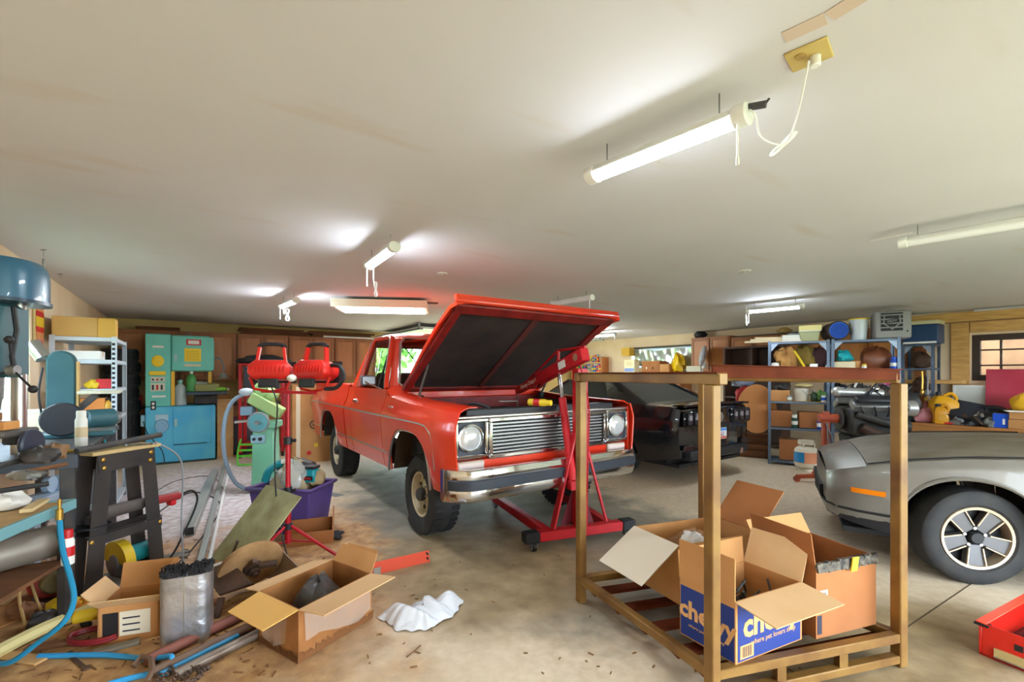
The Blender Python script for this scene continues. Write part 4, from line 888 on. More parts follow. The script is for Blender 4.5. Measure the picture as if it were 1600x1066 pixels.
wood_d = mat('dark stained cabinet wood', (176,112,62), .45, c2=(150,92,48), scale=3, stretch=(1,1,.25)); wood_m = mat('stained door wood', (198,130,74), .42, c2=(170,106,56), scale=3, stretch=(2,2,.3)); ply = mat('raw plywood', (202,162,108), .7, c2=(182,138,86), scale=4); lumber = mat('old boards', (120,78,46), .8, c2=(92,58,34), scale=4, stretch=(.4,3,3))
# ------------------------------------------------------------------ upper cabinets on the back wall
def cabinet(label, s0, w, z0, z1, nd, depth=.33, knob=None, y0=0.0, origin=None, rz=None, group='wall cabinets', name='wall_cabinet'):
    loc = rm(s0, -.002+y0, z0) if origin is None else origin
    t = thing(name, label, 'cabinet', loc, TH if rz is None else rz, group); h = z1-z0
    MB().bx(.003,w-.003,-depth,0,0,h).build('carcass', wood_d, t, bevel=.003)
    dw = (w-.02)/nd
    for i in range(nd):
        x0 = .01+i*dw+.012; x1 = .01+(i+1)*dw-.012; f = .055
        d = rect_frame(MB(T(0,0,0)), 0, 0, 0, 0, 0, 0, 0) if False else MB()
        for a, b2, c_, e_ in ((x0,x0+f,.03,h-.03),(x1-f,x1,.03,h-.03),(x0+f,x1-f,.03,.03+f),(x0+f,x1-f,h-.03-f,h-.03)): d.bx(a,b2,-depth-.022,-depth,c_,e_)
        d = d.build('door', wood_d, t, bevel=.004)
        MB().bx(x0+f-.004,x1-f+.004,-depth-.013,-depth-.001,.03+f-.004,h-.03-f+.004).build('door_panel', wood_m, d, bevel=.008)
        kx = x1-.025 if i % 2 == 0 else x0+.025
        MB().sph((kx,-depth-.034,.10),.012,8,6).build('knob', dullchrome, d)
    return t
labs = ['wooden wall cabinet in the far left corner behind the tire stack','wooden wall cabinet directly behind the green bandsaw','wooden wall cabinet above the red framed cart','wooden wall cabinet behind the twin work lights','wooden wall cabinet nearest the truck, beside the door opening']
for i in range(5): cabinet(labs[i], .1+i*.91, .905, 1.34, 2.24, 2)
for i, lb in enumerate(('wooden base cabinet in the back left corner','wooden base cabinet behind the bandsaw','wooden base cabinet behind the big carton')):
    cabinet(lb, .1+i*1.52, 1.515, 0, .86, 3, .58, name='base_cabinet', group='base cabinets')
o = MB().bx(.08,4.66,-.62,0,.862,.90).build('worktop', mat('dark worktop',(90,66,48),.5), loc=rm(0,-.002,0), rz=TH, bevel=.005); tag(o,'long dark worktop along the back wall under the wall cabinets','worktop')
bi = 0
rnd = random.Random(11)
for s0, s1, n in ((.35,1.05,2),(1.9,3.3,4),(3.2,4.6,4)):
    for k in range(n):
        L2 = (s1-s0)*rnd.uniform(.8,1.0); o = MB().bx(-L2/2,L2/2,-.09,.09,0,.032).build('board', lumber, loc=rm((s0+s1)/2+rnd.uniform(-.05,.05), -.17+rnd.uniform(-.02,.02), 2.241+k*.034+(.0 if s0 != 3.2 else 0)), rz=TH+rnd.uniform(-.03,.03), bevel=.003)
        lb = {0:'dark board stacked on the cabinets above the tire stack',1:'brown board stacked on the cabinets above the red cart',2:'brown board stacked on the cabinets beside the door opening'}[bi]
        tag(o, ['lowest','second','third','topmost'][k]+' '+lb, 'board', lb.replace('dark board','boards').replace('brown board','boards'))
    bi += 1
tag(MB().cyl((0,0,0),(1.2,0,0),.02,.02,10).build('white_pipe', clear_pl, loc=rm(3.5,-.36,2.262), rz=TH), 'white plastic pipe lying on the cabinets left of the door opening', 'pipe')
# things on the worktop
for px, w, h, m, lb in ((205,.3,.18,rdp,'red metal toolbox on the back worktop left of the bandsaw'),(345,.28,.16,card,'brown carton on the back worktop behind the red cart'),(540,.3,.22,card,'open brown carton on the worktop beyond the truck bed'),(560,.2,.2,card_in,'pale carton on the worktop nearest the door opening')):
    p = on_y(px, -.35, .901); closed_box('storage_box', lb, p, (w,.26,h), TH+.1, m, tape=blk if m is rdp else None)
p = on_y(566,-.42,.901)
# ------------------------------------------------------------------ tire stack left of the cabinets
tp0 = rm(.27,-.95)
lbs = ['lowest tire of the stack in the back left corner','second tire from the floor in the corner stack','third tire from the floor in the corner stack','fourth tire from the floor in the corner stack','fifth tire from the floor in the corner stack','sixth tire from the floor in the corner stack','seventh tire from the floor in the corner stack','eighth tire from the floor in the corner stack','topmost tire of the stack in the back left corner']
for i in range(9):
    r_ = .235; mb = MB().lathe([(.15,.0),(.16,-.01+.02),(r_*.95,.0),(r_,.03),(r_,.17),(r_*.95,.205),(.16,.205),(.15,.19),(.145,.1)], 32)
    mb.f = [f for f in mb.f if len(f) < 10]
    t_ = thing('tire', lbs[i], 'tire', (tp0.x+rnd.uniform(-.02,.02), tp0.y+rnd.uniform(-.02,.02), i*.2065+.001), rnd.random(), 'corner tire stack'); mb.build('casing', tyre_m, t_)
    tr = MB()
    for q in range(24):
        a = 2*PI*q/24; tr.beam((r_*math.cos(a),r_*math.sin(a),.04),(r_*math.cos(a+.1),r_*math.sin(a+.1),.165),.03,.012,up=(math.cos(a),math.sin(a),0))
    tr.build('tread', black, t_)['kind'] = 'stuff'
# ------------------------------------------------------------------ green bandsaw
green_b = mat('turquoise machine paint', (112,206,186), .45, c2=(96,190,178), scale=2); blue_b = mat('blue machine paint', (70,176,220), .45, c2=(96,196,220), scale=2, lo=.4, hi=.65)
bs = thing('bandsaw', 'large turquoise and blue vertical bandsaw with yellow labels', 'bandsaw', (-5.43,7.47,0), TH)
bs.scale = (.84,1,1)
# local x right, y back
MB().bx(-.55,.56,-.0,.62,.02,.93).build('lower_cabinet', blue_b, bs, bevel=.012)
MB().bx(-.55,-.16,-.0,.62,.932,2.10).build('column', green_b, bs, bevel=.012)
MB().prism([(-.155,1.50),(.50,1.50),(.54,1.54),(.54,2.01),(.46,2.09),(-.155,2.09)], 0, .55, 'xz').build('upper_head', green_b, bs, bevel=.012)
MB().bx(-.14,.53,-.012,-.001,1.515,2.07).build('upper_door', green_b, bs, bevel=.006)
MB().bx(-.13,.50,-.012,-.001,.30,.92).build('lower_door', blue_b, bs, bevel=.006); MB().bx(-.12,.42,-.02,-.012,.295,.31).build('door_seam', mat('dark seam',(40,90,120),.6), bs)
MB().bx(-.16,-.10,-.006,.03,.94,1.50).build('blade_guard', mat('machine yellow',(222,176,40),.45), bs, bevel=.004); MB().bx(.44,.50,.1,.2,1.30,1.50).build('blade_guide', MATS['machine yellow'], bs, bevel=.004)
MB().bx(.255,.262,.14,.16,1.16,1.30).build('blade', galv, bs)
MB().bx(.08,.75,-.12,.52,1.11,1.16).build('table', mat('dark saw table',(54,66,80),.4,.5), bs, bevel=.006); MB().bx(.2,.6,.05,.4,.94,1.11).build('table_trunnion', dkgrey, bs, bevel=.02)
MB().lathe([(.001,0),(.09,.0),(.095,.012),(.075,.018),(.001,.018)], 24, T(-.36,-.001,1.66) @ rotm('X',90)).build('round_sign', mat('bright yellow sign',(240,206,30),.5), bs)
MB().bx(-.49,-.24,-.03,-.001,1.435,1.50).build('yellow_plate', MATS['bright yellow sign'], bs, bevel=.004)
for a in ((-.44,-.27,1.875,1.91),(-.45,-.24,1.08,1.11)): MB().bx(a[0],a[1],-.008,-.001,a[2],a[3]).build('name_strip', wht, bs)
for a in ((-.47,-.25,1.33,1.41),(-.47,-.25,1.18,1.31)):
    pn = MB().bx(a[0],a[1],-.01,-.001,a[2],a[3]).build('instruction_plate', mat('cream plate',(206,206,186),.5), bs)
    for q in range(3): MB().bx(a[0]+.02+q*.066,a[0]+.05+q*.066,-.013,-.009,a[2]+.02,a[3]-.03).build('gauge_window', rdp if q == 1 else ink, pn)
MB().bx(.08,.32,-.016,-.011,1.93,2.03).build('warning_sign', rdp, bs); MB().bx(.11,.29,-.018,-.016,1.95,2.01).build('sign_text_panel', wht, bs)
nt_ = MB().bx(.05,.32,-.018,-.011,1.66,1.88).build('yellow_notice', MATS['bright yellow sign'], bs)
for q in range(6): MB().bx(.08,.29,-.0195,-.0175,1.69+q*.027,1.695+q*.027).build('print_line', mat('olive ink',(150,130,30),.6), nt_)
MB().bx(.05,.32,-.018,-.011,1.58,1.62).build('name_strip', mat('tan strip',(206,196,160),.5), bs)
MB().cyl((-.30,-.07,.62),(-.30,-.001,.62),.10,.11,24).cyl((-.30,-.085,.62),(-.30,-.07,.62),.05,.05,16).build('speed_dial', mat('pale blue dial',(130,176,206),.4), bs); MB().bx(-.4,-.2,-.012,-.001,.70,.80).build('dial_plate', mat('light plate',(170,206,220),.5), bs)
for z in (.86,.92): MB().cyl((-.43,-.02,z+.06),(-.43,-.001,z+.06),.022).build('push_button', wht, bs)
MB().bx(-.47,-.39,-.006,-.0005,.88,1.02).build('switch_plate', blk, bs)
for z in (1.66,.60): MB().bx(-.11,-.06,-.022,-.012,z,z+.12).build('latch', mat('pale latch',(150,196,196),.4), bs, bevel=.003)
for x_, zz in ((.47,.34),(.47,.84)): MB().cyl((x_+.02,-.02,zz),(x_+.02,-.02,zz+.07),.012).build('hinge', blue_b, bs)
MB().tube([(.12+.03*math.cos(a),.25,2.12+.03*math.sin(a)) for a in [2*PI*i/12 for i in range(12)]],.008,6,closed=True).build('lifting_eye', galv, bs)
MB().tube(smooth_path([(.54,.1,1.72),(.64,.05,1.72),(.70,.02,1.60),(.70,0,1.50)]),.016,8).build('lamp_arm', galv, bs)
MB().lathe([(.03,.10),(.05,.08),(.085,.02),(.10,0),(.09,0)], 20, T(.70,0,1.38)).build('lamp_shade', dullchrome, bs)
MB().bx(-.62,-.551,.05,.2,.62,.80).build('junction_box', mat('pale blue box',(140,190,214),.5), bs, bevel=.006)
MB().tube(smooth_path([(-.58,.04,.7),(-.5,-.06,.5),(-.3,-.12,.25),(-.25,-.14,.05)]),.008,6).build('power_cord', blk, bs)
MB().bx(-.57,.58,-.02,.64,0,.02).build('plinth', dkgrey, bs)
def bsw(x,y,z): return bs.matrix_basis @ Vector((x,y,z))
bs.location = bs.location; bpy.context.view_layer.update()
bottle('clear plastic water jug standing in the bandsaw throat', bsw(-.02,-.0+.13,.935), .09, .42, mat('clear water plastic',(196,214,214),.12,alpha=.7), mat('teal cap',(120,190,180),.4), 'jug', 'water_jug')
bottle('green bottle standing on the bandsaw table', bsw(.16,.05,1.162), .07, .34, grn, wht)
t = thing('bench_vise','small olive green vise block on the bandsaw table','vise', bsw(.42,.02,1.162), TH); MB().bx(-.17,.17,-.06,.06,0,.12).build('jaw', mat('olive block',(140,146,84),.6), t, bevel=.01); MB().cyl((.17,0,.05),(.26,0,.05),.015).cyl((.25,-.05,.05),(.25,.05,.05),.006).build('screw', galv, t)
t = thing('drink_bottle','small lime green bottle lying on the bandsaw table','bottle', bsw(.66,-.02,1.195), TH); MB().cyl((-.07,0,0),(.06,0,0),.032).cyl((.06,0,0),(.09,0,0),.02).build('body', mat('lime plastic',(120,190,50),.4), t, bevel=.006); MB().cyl((.09,0,0),(.11,0,0),.018).build('cap', wht, t)
lump('shop_rag','crumpled pale rag behind the bottle on the bandsaw table','rag', bsw(.32,.3,1.162), (.14,.1,.09), mat('pale rag',(206,206,196),.9), 21)
# ------------------------------------------------------------------ red framed cart with dark panel
rc_ = thing('red_cart', 'red steel framed cart with a dark screen and folded grey tarp on top', 'cart', (at(400,0,7.95).x,7.95,0), R(20))
for x in (-.24,.42):
    for y in (0,.4): MB().bx(x-.025,x+.025,y-.025,y+.025,.08,1.62).build('upright', hred, rc_, bevel=.003)
for z in (.2,1.05,1.6): MB().bx(-.24,.42,-.02,.42,z,z+.04).build('shelf', hred, rc_, bevel=.003)
MB().bx(-.20,.36,.05,.09,1.10,1.58).build('dark_screen', mat('dark grey screen',(62,66,76),.5), rc_)
mbt = MB(); rough_blob(mbt,(.08,.2,1.70),(.42,.3,.085),.2,31); mbt.build('folded_tarp', mat('charcoal tarp',(58,60,66),.8), rc_)
for x in (-.24,.42): MB().cyl((x-.02,0,.04),(x+.02,0,.04),.04).build('caster_wheel', black, rc_)
# green folding chair frame + dark bin beside it
gc = thing('green_frame','bright green tubular folding frame leaning beside the grinder','frame', (at(385,0,7.2).x,7.2,0), R(15))
MB().tube(smooth_path([(-.12,0,.01),(-.14,.05,.2),(-.1,.08,.42)]),.014,6).tube(smooth_path([(.26,0,.01),(.24,.05,.2),(.2,.08,.42)]),.014,6).tube([(-.12,0,.02),(.26,0,.02)],.014,6).build('tube_frame', mat('bright green tube',(90,200,50),.4), gc)
for z in (.15,.24,.33): MB().beam((-.13,.03+z*.1,z),(.23,.03+z*.1,z),.012,.03).build('slat', MATS['bright green tube'], gc)
t = thing('storage_bin','dark grey plastic bin on the floor behind the green machine','bin', (at(372,0,8.4).x,8.35,0), TH)
MB().loft([[(-.24,-.18,0),(.24,-.18,0),(.24,.18,0),(-.24,.18,0)],[(-.28,-.21,.62),(.28,-.21,.62),(.28,.21,.62),(-.28,.21,.62)]]).build('tub', mat('charcoal bin',(70,72,80),.5), t, bevel=.02); MB().bx(-.3,.3,-.23,.23,.622,.66).build('lid', mat('purple bin lid',(92,60,90),.5), t, bevel=.01)
t = thing('post_panel','pale wooden panel standing upright beside the bandsaw','panel',(at(352,0,7.95).x,7.95,0),TH); MB().bx(-.12,.12,0,.04,0,.98).build('board', ply, t, bevel=.003); MB().bx(-.13,.13,-.02,.06,.98,1.02).build('cap_board', ply, t, bevel=.003)
# ------------------------------------------------------------------ big carton behind the truck
cb = at(497,722,7.45); 
t = closed_box('tall_carton','tall brown shipping carton with printed logo standing behind the truck bed',(-3.36,7.75,0),(.78,.5,1.28),TH,card)
MB().bx(-.335,-.27,-.2515,-.25,.02,1.25).build('tape_strip', mat('pale edge tape',(224,206,176),.5), t)
lg = MB().cyl((-.06,-.2525,.62),(-.06,-.251,.62),.075,.075,24).build('logo_disc', mat('brown ink',(92,66,48),.7), t); MB().cyl((-.06,-.254,.62),(-.06,-.2522,.62),.05,.05,24).build('logo_inner', card, lg); MB().bx(-.085,-.035,-.2555,-.2535,.60,.64).build('logo_bar', MATS['brown ink'], lg)
text('brand_lettering','VIT AUTO',.075,MATS['brown ink'],t,face_M((.08,-.2515,.62),(0,0,1),(-1,0,0)),.0006)
for q in range(3): MB().bx(.17+q*.045,.178+q*.045,-.2525,-.2505,.45,.78).build('print_line', mat('faint brown ink',(166,120,76),.8), t)
MB().tube([(-.02+.1*math.cos(a),-.2515,1.0+.13*math.sin(a)) for a in [2*PI*i/16 for i in range(16)]],.006,5,closed=True).tube([(-.1,-.2515,1.0),(.2,-.2515,1.0)],.005,4).build('printed_symbol', mat('faint brown ink',(166,120,76),.8), t)
MB().cyl((-.14,-.2525,.16),(-.14,-.251,.16),.035,.035,16).build('red_sticker', rdp, t); MB().bx(-.06,.0,-.2525,-.2505,.25,.31).build('yellow_sticker', yel, t)
# ------------------------------------------------------------------ right wall: storage under and around window_2
def on_right(px, ds, z=0): return on_s(px, RW-ds, z)
RZ = TH-PI/2       # local x runs along the wall towards the camera, local y points to the wall
# tall storage cabinets below window_2 (their tops carry the boxes)
for i, (y0, lb) in enumerate(((-2.75,'plain wooden storage cabinet under the plastic covered window, left one'),(-4.1,'plain wooden storage cabinet under the plastic covered window, right one'))):
    cabinet(lb, 0, 1.3, 0, 1.5, 3, .45, origin=rm(RW-.003, y0+1.3, 0), rz=RZ, name='storage_cabinet', group='tall storage cabinets')
# can shelf in the far right corner
cs = thing('can_shelf','wooden corner shelf crowded with bottles and spray cans','shelf', rm(RW-.003,-.12,0), RZ)
for z in (.6,1.05,1.5,1.78): MB().bx(0,1.28,-.3,0,z,z+.025).build('shelf_board', ply, cs, bevel=.003)
for x in (0,1.26): MB().bx(x,x+.025,-.3,0,0,1.95).build('side_panel', wood_m, cs, bevel=.003)
rnd = random.Random(5); pal = [rdp,wht,blu,grn,yel,gry,tealp,mat('orange plastic',(226,120,30),.45),mat('pink plastic',(214,150,150),.5)]; k = 0
names = {id(rdp):'red',id(wht):'white',id(blu):'blue',id(grn):'green',id(yel):'yellow',id(gry):'grey',id(tealp):'teal',id(pal[7]):'orange',id(pal[8]):'pink'}
for z, lbz in ((1.5265,'lower'),(1.8065,'upper')):
    for j in range(13):
        m1 = pal[rnd.randrange(9)]; m2 = pal[rnd.randrange(9)]; m3 = pal[rnd.randrange(9)]
        loc = rm(RW-.003-.16-rnd.uniform(-.05,.06), -.12-.09-j*.088, z)
        lb = '%s can with %s band and %s cap on the %s corner shelf' % (names[id(m1)],names[id(m2)],names[id(m3)],lbz)
        spray_can('spray_can', lb, loc, (m1,m2,m3), .03, rnd.uniform(.16,.2), group='cans on the corner shelf')
# boxes and bags on the storage cabinets
T15 = 1.502
closed_box('yellow_box','small yellow carton above the can shelf beside the window', on_right(981,.16,1.97)+Vector((0,0,-.015)), (.28,.2,.22), RZ, mat('mustard carton',(206,160,44),.6))
t = closed_box('picture_box','cream box with blue printed pictures near the can shelf', on_right(987,.30,T15), (.34,.2,.33), RZ, mat('cream carton',(236,222,180),.6)); MB().bx(-.16,.16,-.102,-.1,.02,.11).build('picture_panel', mat('blue photo print',(120,140,200),.5), t)
for q in range(4): MB().bx(-.1,.1,-.1025,-.1,.18+q*.03,.188+q*.03).build('print_line', mat('gold ink',(190,150,70),.6), t)
t, q_, h_ = open_box('carton','open brown carton of cans beside the cream picture box', [tuple(on_right(1003,.42)[:2]), tuple((on_right(1003,.42)-V*.55)[:2]), tuple((on_right(1003,.42)-V*.55+U*.3)[:2]), tuple((on_right(1003,.42)+U*.3)[:2])], T15, T15+.28, {0:(-.01,.0,0)}, m=card_d)
t = closed_box('plain_carton','plain tan carton under the yellow bag on the storage cabinet', on_right(1041,.32,T15), (.3,.2,.2), RZ, card)
lump('yellow_bag','crumpled yellow bag lying over the plain tan carton','bag', on_right(1060,.24,T15), (.15,.22,.24), mat('shiny yellow bag',(226,184,20),.4), 4, .3)
lump('dark_bag','small dark cloth bag beside the plain tan carton','bag', on_right(1024,.3,T15), (.1,.12,.14), mat('dark brown cloth',(70,48,40),.9), 9)
lump('white_bag','small white paper bag in front of the open carton','bag', on_right(1015,.32,T15), (.1,.1,.1), mat('white paper',(230,226,214),.8), 12)
tag(MB().beam((-.25,0,.01),(.25,0,.12),.02,.02).beam((-.2,.04,.01),(.26,.04,.10),.015,.015).build('folding_rule', gry, loc=on_right(1075,.3,T15), rz=RZ), 'grey metal rods leaning beside the yellow bag','rods')
t = thing('plastic_crate','pale open plastic crate below the fan head','crate', on_right(1088,.28,T15), RZ); rect_frame(MB(), -.18,.18,-.12,.12,0,.14,.02).build('crate_frame', mat('pale crate plastic',(206,200,176),.5), t); MB().bx(-.18,.18,-.12,.12,0,.015).build('crate_floor', MATS['pale crate plastic'], t)
# shiny plastic sheet hung in window_2
pls = MB().grid(lambda i, j: (.02*math.sin(i*31)+.015*math.sin(i*17+j*6), -2.0*i, .02+.44*j+.02*math.sin(i*11)), 40, 6).build('plastic_sheet', mat('silver plastic sheet',(206,210,212),.18,.6,c2=(170,186,170),scale=5), loc=rm(RW-.04,-2.25,1.63), rz=TH, solid=.002); tag(pls,'crinkled silver plastic sheet covering the high window','plastic sheet')
# wall cabinets right of window_2
cabinet('wooden wall cabinet with two doors behind the fan', 0, .95, 1.5, 2.3, 2, origin=rm(RW-.003,-4.3,1.5), rz=RZ)
for i, lb in enumerate(('wooden wall cabinet above the dark bookcase','wooden wall cabinet behind the steel shelving, left one','wooden wall cabinet behind the steel shelving, right one')):
    cabinet(lb, 0, .98, 1.55, 2.25, 2, origin=rm(RW-.003,-5.27-i*.985,1.55), rz=RZ)
bk = thing('bookcase','tall dark brown bookcase between the fan and the steel shelving','bookcase', rm(RW-.40,-5.3,0), RZ); dkw = mat('dark walnut',(70,46,36),.55)
for x in (0,1.16): MB().bx(x,x+.04,-.3,0,0,2.02).build('side_panel', mat('walnut edge',(88,60,46),.55), bk, bevel=.003)
for z in (.05,.5,.95,1.4,1.98): MB().bx(.04,1.16,-.3,0,z,z+.04).build('shelf_board', dkw, bk, bevel=.003)
MB().bx(.04,1.16,-.015,0,.09,1.98).build('back_panel', dkw, bk); MB().bx(.58,.61,-.29,-.015,1.44,1.98).build('divider', dkw, bk)
lump('black_bag','small black bag on top of the wall cabinet behind the fan','bag', rm(RW-.2,-4.45,2.302), (.14,.12,.1), blk, 3, .15)
tag(MB().bx(0,1.4,-.1,.0,0,.03).build('board', dkgrey, loc=rm(RW-.1,-5.2,2.252), rz=RZ), 'long dark board on the wall cabinets right of the fan','board')
lump('cloth_bundle','tan cloth bundle on the wall cabinets right of the fan','cloth', rm(RW-.2,-6.3,2.284), (.14,.1,.06), mat('tan cloth',(200,160,100),.9), 6, .15)
# pedestal fan
fn = thing('pedestal_fan','white pedestal fan covered with a plastic bag by the wall cabinets','fan', on_s(1098,10.55), RZ+R(-60))
MB().lathe([(.2,0),(.2,.02),(.03,.05),(.02,.06)],24).build('base', wht, fn); MB().cyl((0,0,.05),(0,0,1.6),.014).build('pole', wht, fn)
MB().lathe([(.001,-.07),(.12,-.065),(.22,-.03),(.235,0),(.22,.03),(.12,.065),(.001,.07)], 24, T(0,0,1.86) @ rotm('X',78)).build('covered_head', mat('grey plastic bag',(186,186,196),.3), fn); MB().cyl((0,.02,1.58),(0,.05,1.72),.05,.04).build('motor', wht, fn, bevel=.01)
MB().tube(smooth_path([(0,-.02,1.65),(.03,-.04,1.5),(.0,-.03,1.35)]),.01,5).build('bag_tail', MATS['grey plastic bag'], fn)
# ------------------------------------------------------------------ steel shelving
steel = mat('blue grey shelf steel', (108,124,146), .4, .5, c2=(88,104,126), scale=12); steel_l = mat('light shelf bracket',(150,164,184),.4,.5)
SE = Vector((.866,-.5,0)); SD = Vector((.5,.866,0)); SP = Vector((4.14,7.36,0)); SA = math.atan2(SE.y, SE.x)
def shelving(label, loc, rz, w, d, levels, h, boards=None, name='steel_shelving'):
    t = thing(name, label, 'shelving', loc, rz)
    for x in (0,w):
        for y in (0,d):
            sx = 1 if x == 0 else -1; sy = 1 if y == 0 else -1
            MB().bx(*sorted((x,x+sx*.04)),*sorted((y,y+sy*.004)),0,h).bx(*sorted((x,x+sx*.004)),*sorted((y,y+sy*.04)),0,h).build('post', steel, t)
    for i, z in enumerate(levels):
        MB().bx(.004,w-.004,.004,d-.004,z-.035,z-.004).build('shelf', steel, t, bevel=.002)
        if boards and i in boards: MB().bx(.006,w-.006,.0,d-.006,z-.003,z).build('shelf_board', ply, t)
    z = levels[-1]-.035
    for x, s in ((.045,1),(w-.045,-1)): MB().prism([(x,z),(x+s*.10,z),(x,z-.12)], -.004, 0, 'xz').build('corner_brace', steel_l, t)
    return t
LV = [.07,.60,1.02,1.52,1.97]
shelving('blue grey steel shelving unit beside the black car with plywood top', SP, SA, .825, .45, LV, 1.985, (2,4)); shelving('blue grey steel shelving unit behind the engine stand', SP+SE*.84, SA, .825, .45, LV, 1.985)
def sp(a, b, z): return SP+SE*a+SD*b+Vector((0,0,z))   # point on the shelving: a along, b deep
Z1, Z2, Z3, Z4, Z5 = [z+.002 for z in LV]
# top shelf
for i, (dx, dz, L2) in enumerate(((0,0,.62),(.03,.03,.55),(.06,.058,.5))):
    tag(MB().beam((-L2*.75,0,.015),(L2*.25,.02,.015),.09,.028).build('trim_stick', mat('pale moulding',(226,206,168),.6), loc=sp(.12+dx,.14+dx,Z5+dz), rz=SA+.1*i), ('lowest','middle','topmost')[i]+' pale wood stick poking left off the top steel shelf','stick')
for i in range(3): tag(MB().bx(-.14,.14,-.1,.1,0,.035).build('paper_stack', wht, loc=sp(.33,.2,Z5+i*.036), rz=SA+.05*i, bevel=.003), ('bottom','middle','upper')[i]+' white flat box in the stack on the top shelf','box')
tag(MB().bx(-.09,.09,-.05,.05,0,.03).build('grey_tray', gry, loc=sp(.36,.2,Z5+.109), rz=SA+.3, bevel=.006),'small grey tray on the white boxes on the top shelf','tray')
t = thing('clear_tub','translucent grey green tub with a pale yellow box on it','tub', sp(.57,.2,Z5), SA); MB().loft([[(-.12,-.1,0),(.12,-.1,0),(.12,.1,0),(-.12,.1,0)],[(-.14,-.12,.15),(.14,-.12,.15),(.14,.12,.15),(-.14,.12,.15)]]).build('tub', mat('grey green tub',(166,170,130),.4), t, bevel=.01); MB().bx(-.145,.145,-.125,.125,.151,.165).build('lid', wht, t)
closed_box('yellow_carton','pale yellow long carton on the clear tub', sp(.58,.2,Z5+.167), (.3,.2,.085), SA, mat('pale yellow card',(236,222,150),.6))
t = thing('rolled_tarp','rolled blue tarp wrapped in dark cover on the top shelf','tarp', sp(.90,.23,Z5+.145), SA+R(10))
MB().cyl((0,-.22,0),(0,.22,0),.145,.14,24).build('dark_wrap', mat('dark brown wrap',(62,52,48),.7), t, bevel=.02)
sprl = [((.012+.0035*i*.6)*math.cos(i*.5), -.235, (.012+.0035*i*.6)*math.sin(i*.5)) for i in range(52)]
MB().cyl((0,-.228,0),(0,-.221,0),.125,.125,24).build('blue_end', mat('tarp blue',(24,90,200),.5), t); MB().tube(sprl,.006,5).build('blue_spiral', mat('tarp deep blue',(16,60,150),.5), t)
bucket('ribbed clear bucket with a yellow lid on the top steel shelf', sp(1.20,.2,Z5), .12, .30, mat('milky plastic',(196,202,206),.35), yel)
ht = thing('shop_heater','grey box speaker with a dark grille emblem on the top shelf','heater', sp(1.57,.23,Z5), SA); hgrey = mat('grey heater paint',(140,138,136),.5)
MB().bx(-.20,.22,-.2,.2,0,.40).build('case', hgrey, ht, bevel=.02); MB().bx(-.13,.12,-.208,-.199,.11,.37).build('grille', mat('dark grille',(36,36,40),.6), ht)
for z in (.15,.21,.27,.33): MB().bx(-.13,.12,-.214,-.207,z,z+.016).build('grille_bar', hgrey, ht)
MB().tube([(-.09,-.218,.34),(.08,-.218,.34),(.09,-.218,.22),(0,-.218,.13),(-.10,-.218,.22)],.010,6,closed=True).build('emblem_ring', hgrey, ht); MB(face_M((-.005,-.222,.25),(1,0,.15),(-.15,0,1))).bx(-.075,.075,-.028,.028,0,.006).build('emblem_bar', blk, ht); text('emblem_text','B&W',.05,hgrey,ht,face_M((-.005,-.229,.25),(1,0,.15),(-.15,0,1)),.001)
MB().bx(-.06,.16,-.08,.08,.401,.42).build('top_handle', gry, ht, bevel=.006); MB().cyl((.17,-.206,.1),(.17,-.2,.1),.012).build('knob', blk, ht)
# second shelf
lump('canvas_bag','tan canvas bag on the second steel shelf','bag', sp(.26,.22,Z4), (.17,.14,.2), mat('tan canvas',(190,140,80),.9,c2=(150,100,52),scale=8), 17, .3)
tag(MB().tube(smooth_path([(-.06,0,.30),(0,0,.2),(.07,-.02,.06),(.1,-.03,.012)]),.018,8).build('yellow_strap', yel, loc=sp(.42,.06,Z4), rz=SA),'yellow strap hanging over the second steel shelf','strap')
lump('olive_bag','olive and brown cloth bundle beside the yellow strap','cloth', sp(.52,.24,Z4), (.14,.16,.22), mat('olive cloth',(120,98,40),.9), 23, .2)
lump('dark_cover','dark maroon cover folded on the second steel shelf','cover', sp(.70,.26,Z4), (.14,.14,.2), mat('dark maroon cloth',(60,34,36),.9), 27, .15)
tag(MB().lathe([(.055,0),(.06,.06),(.05,.11),(.001,.12)],16).build('plastic_dome', wht, loc=sp(.1,.08,Z4)),'rounded white plastic dome at the left of the second shelf','dome')
t = thing('glass_block','small clear plastic box at the front of the second shelf','box', sp(.62,.05,Z4), SA); rect_frame(MB(),-.05,.05,-.05,.05,0,.09,.012).build('frame', clear_pl, t); MB().bx(-.045,.045,-.03,.03,.01,.08).build('block', mat('smoky plastic',(150,170,180),.2,alpha=.6), t)
lump('teal_cloth','teal plastic bag on the second shelf behind the engine','bag', sp(1.02,.2,Z4+.13), (.1,.1,.09), mat('teal shiny bag',(40,170,180),.35), 33, .3)
closed_box('white_carton','white carton under the teal bag on the second shelf', sp(1.0,.2,Z4), (.3,.25,.12), SA, mat('off white card',(222,206,170),.7))
lump('leather_bag','brown leather bag at the right of the second steel shelf','bag', sp(1.42,.22,Z4), (.24,.15,.19), mat('brown leather',(120,64,36),.45,c2=(90,46,26),scale=6), 38, .15)
closed_box('small_carton','small tan carton tipped beside the teal bag', sp(1.18,.16,Z4), (.14,.14,.13), SA+.5, card)
t = spray_can('spray_can','blue and white can at the right end of the second shelf', sp(1.6,.06,Z4), (blu,wht,blu), .05, .15)
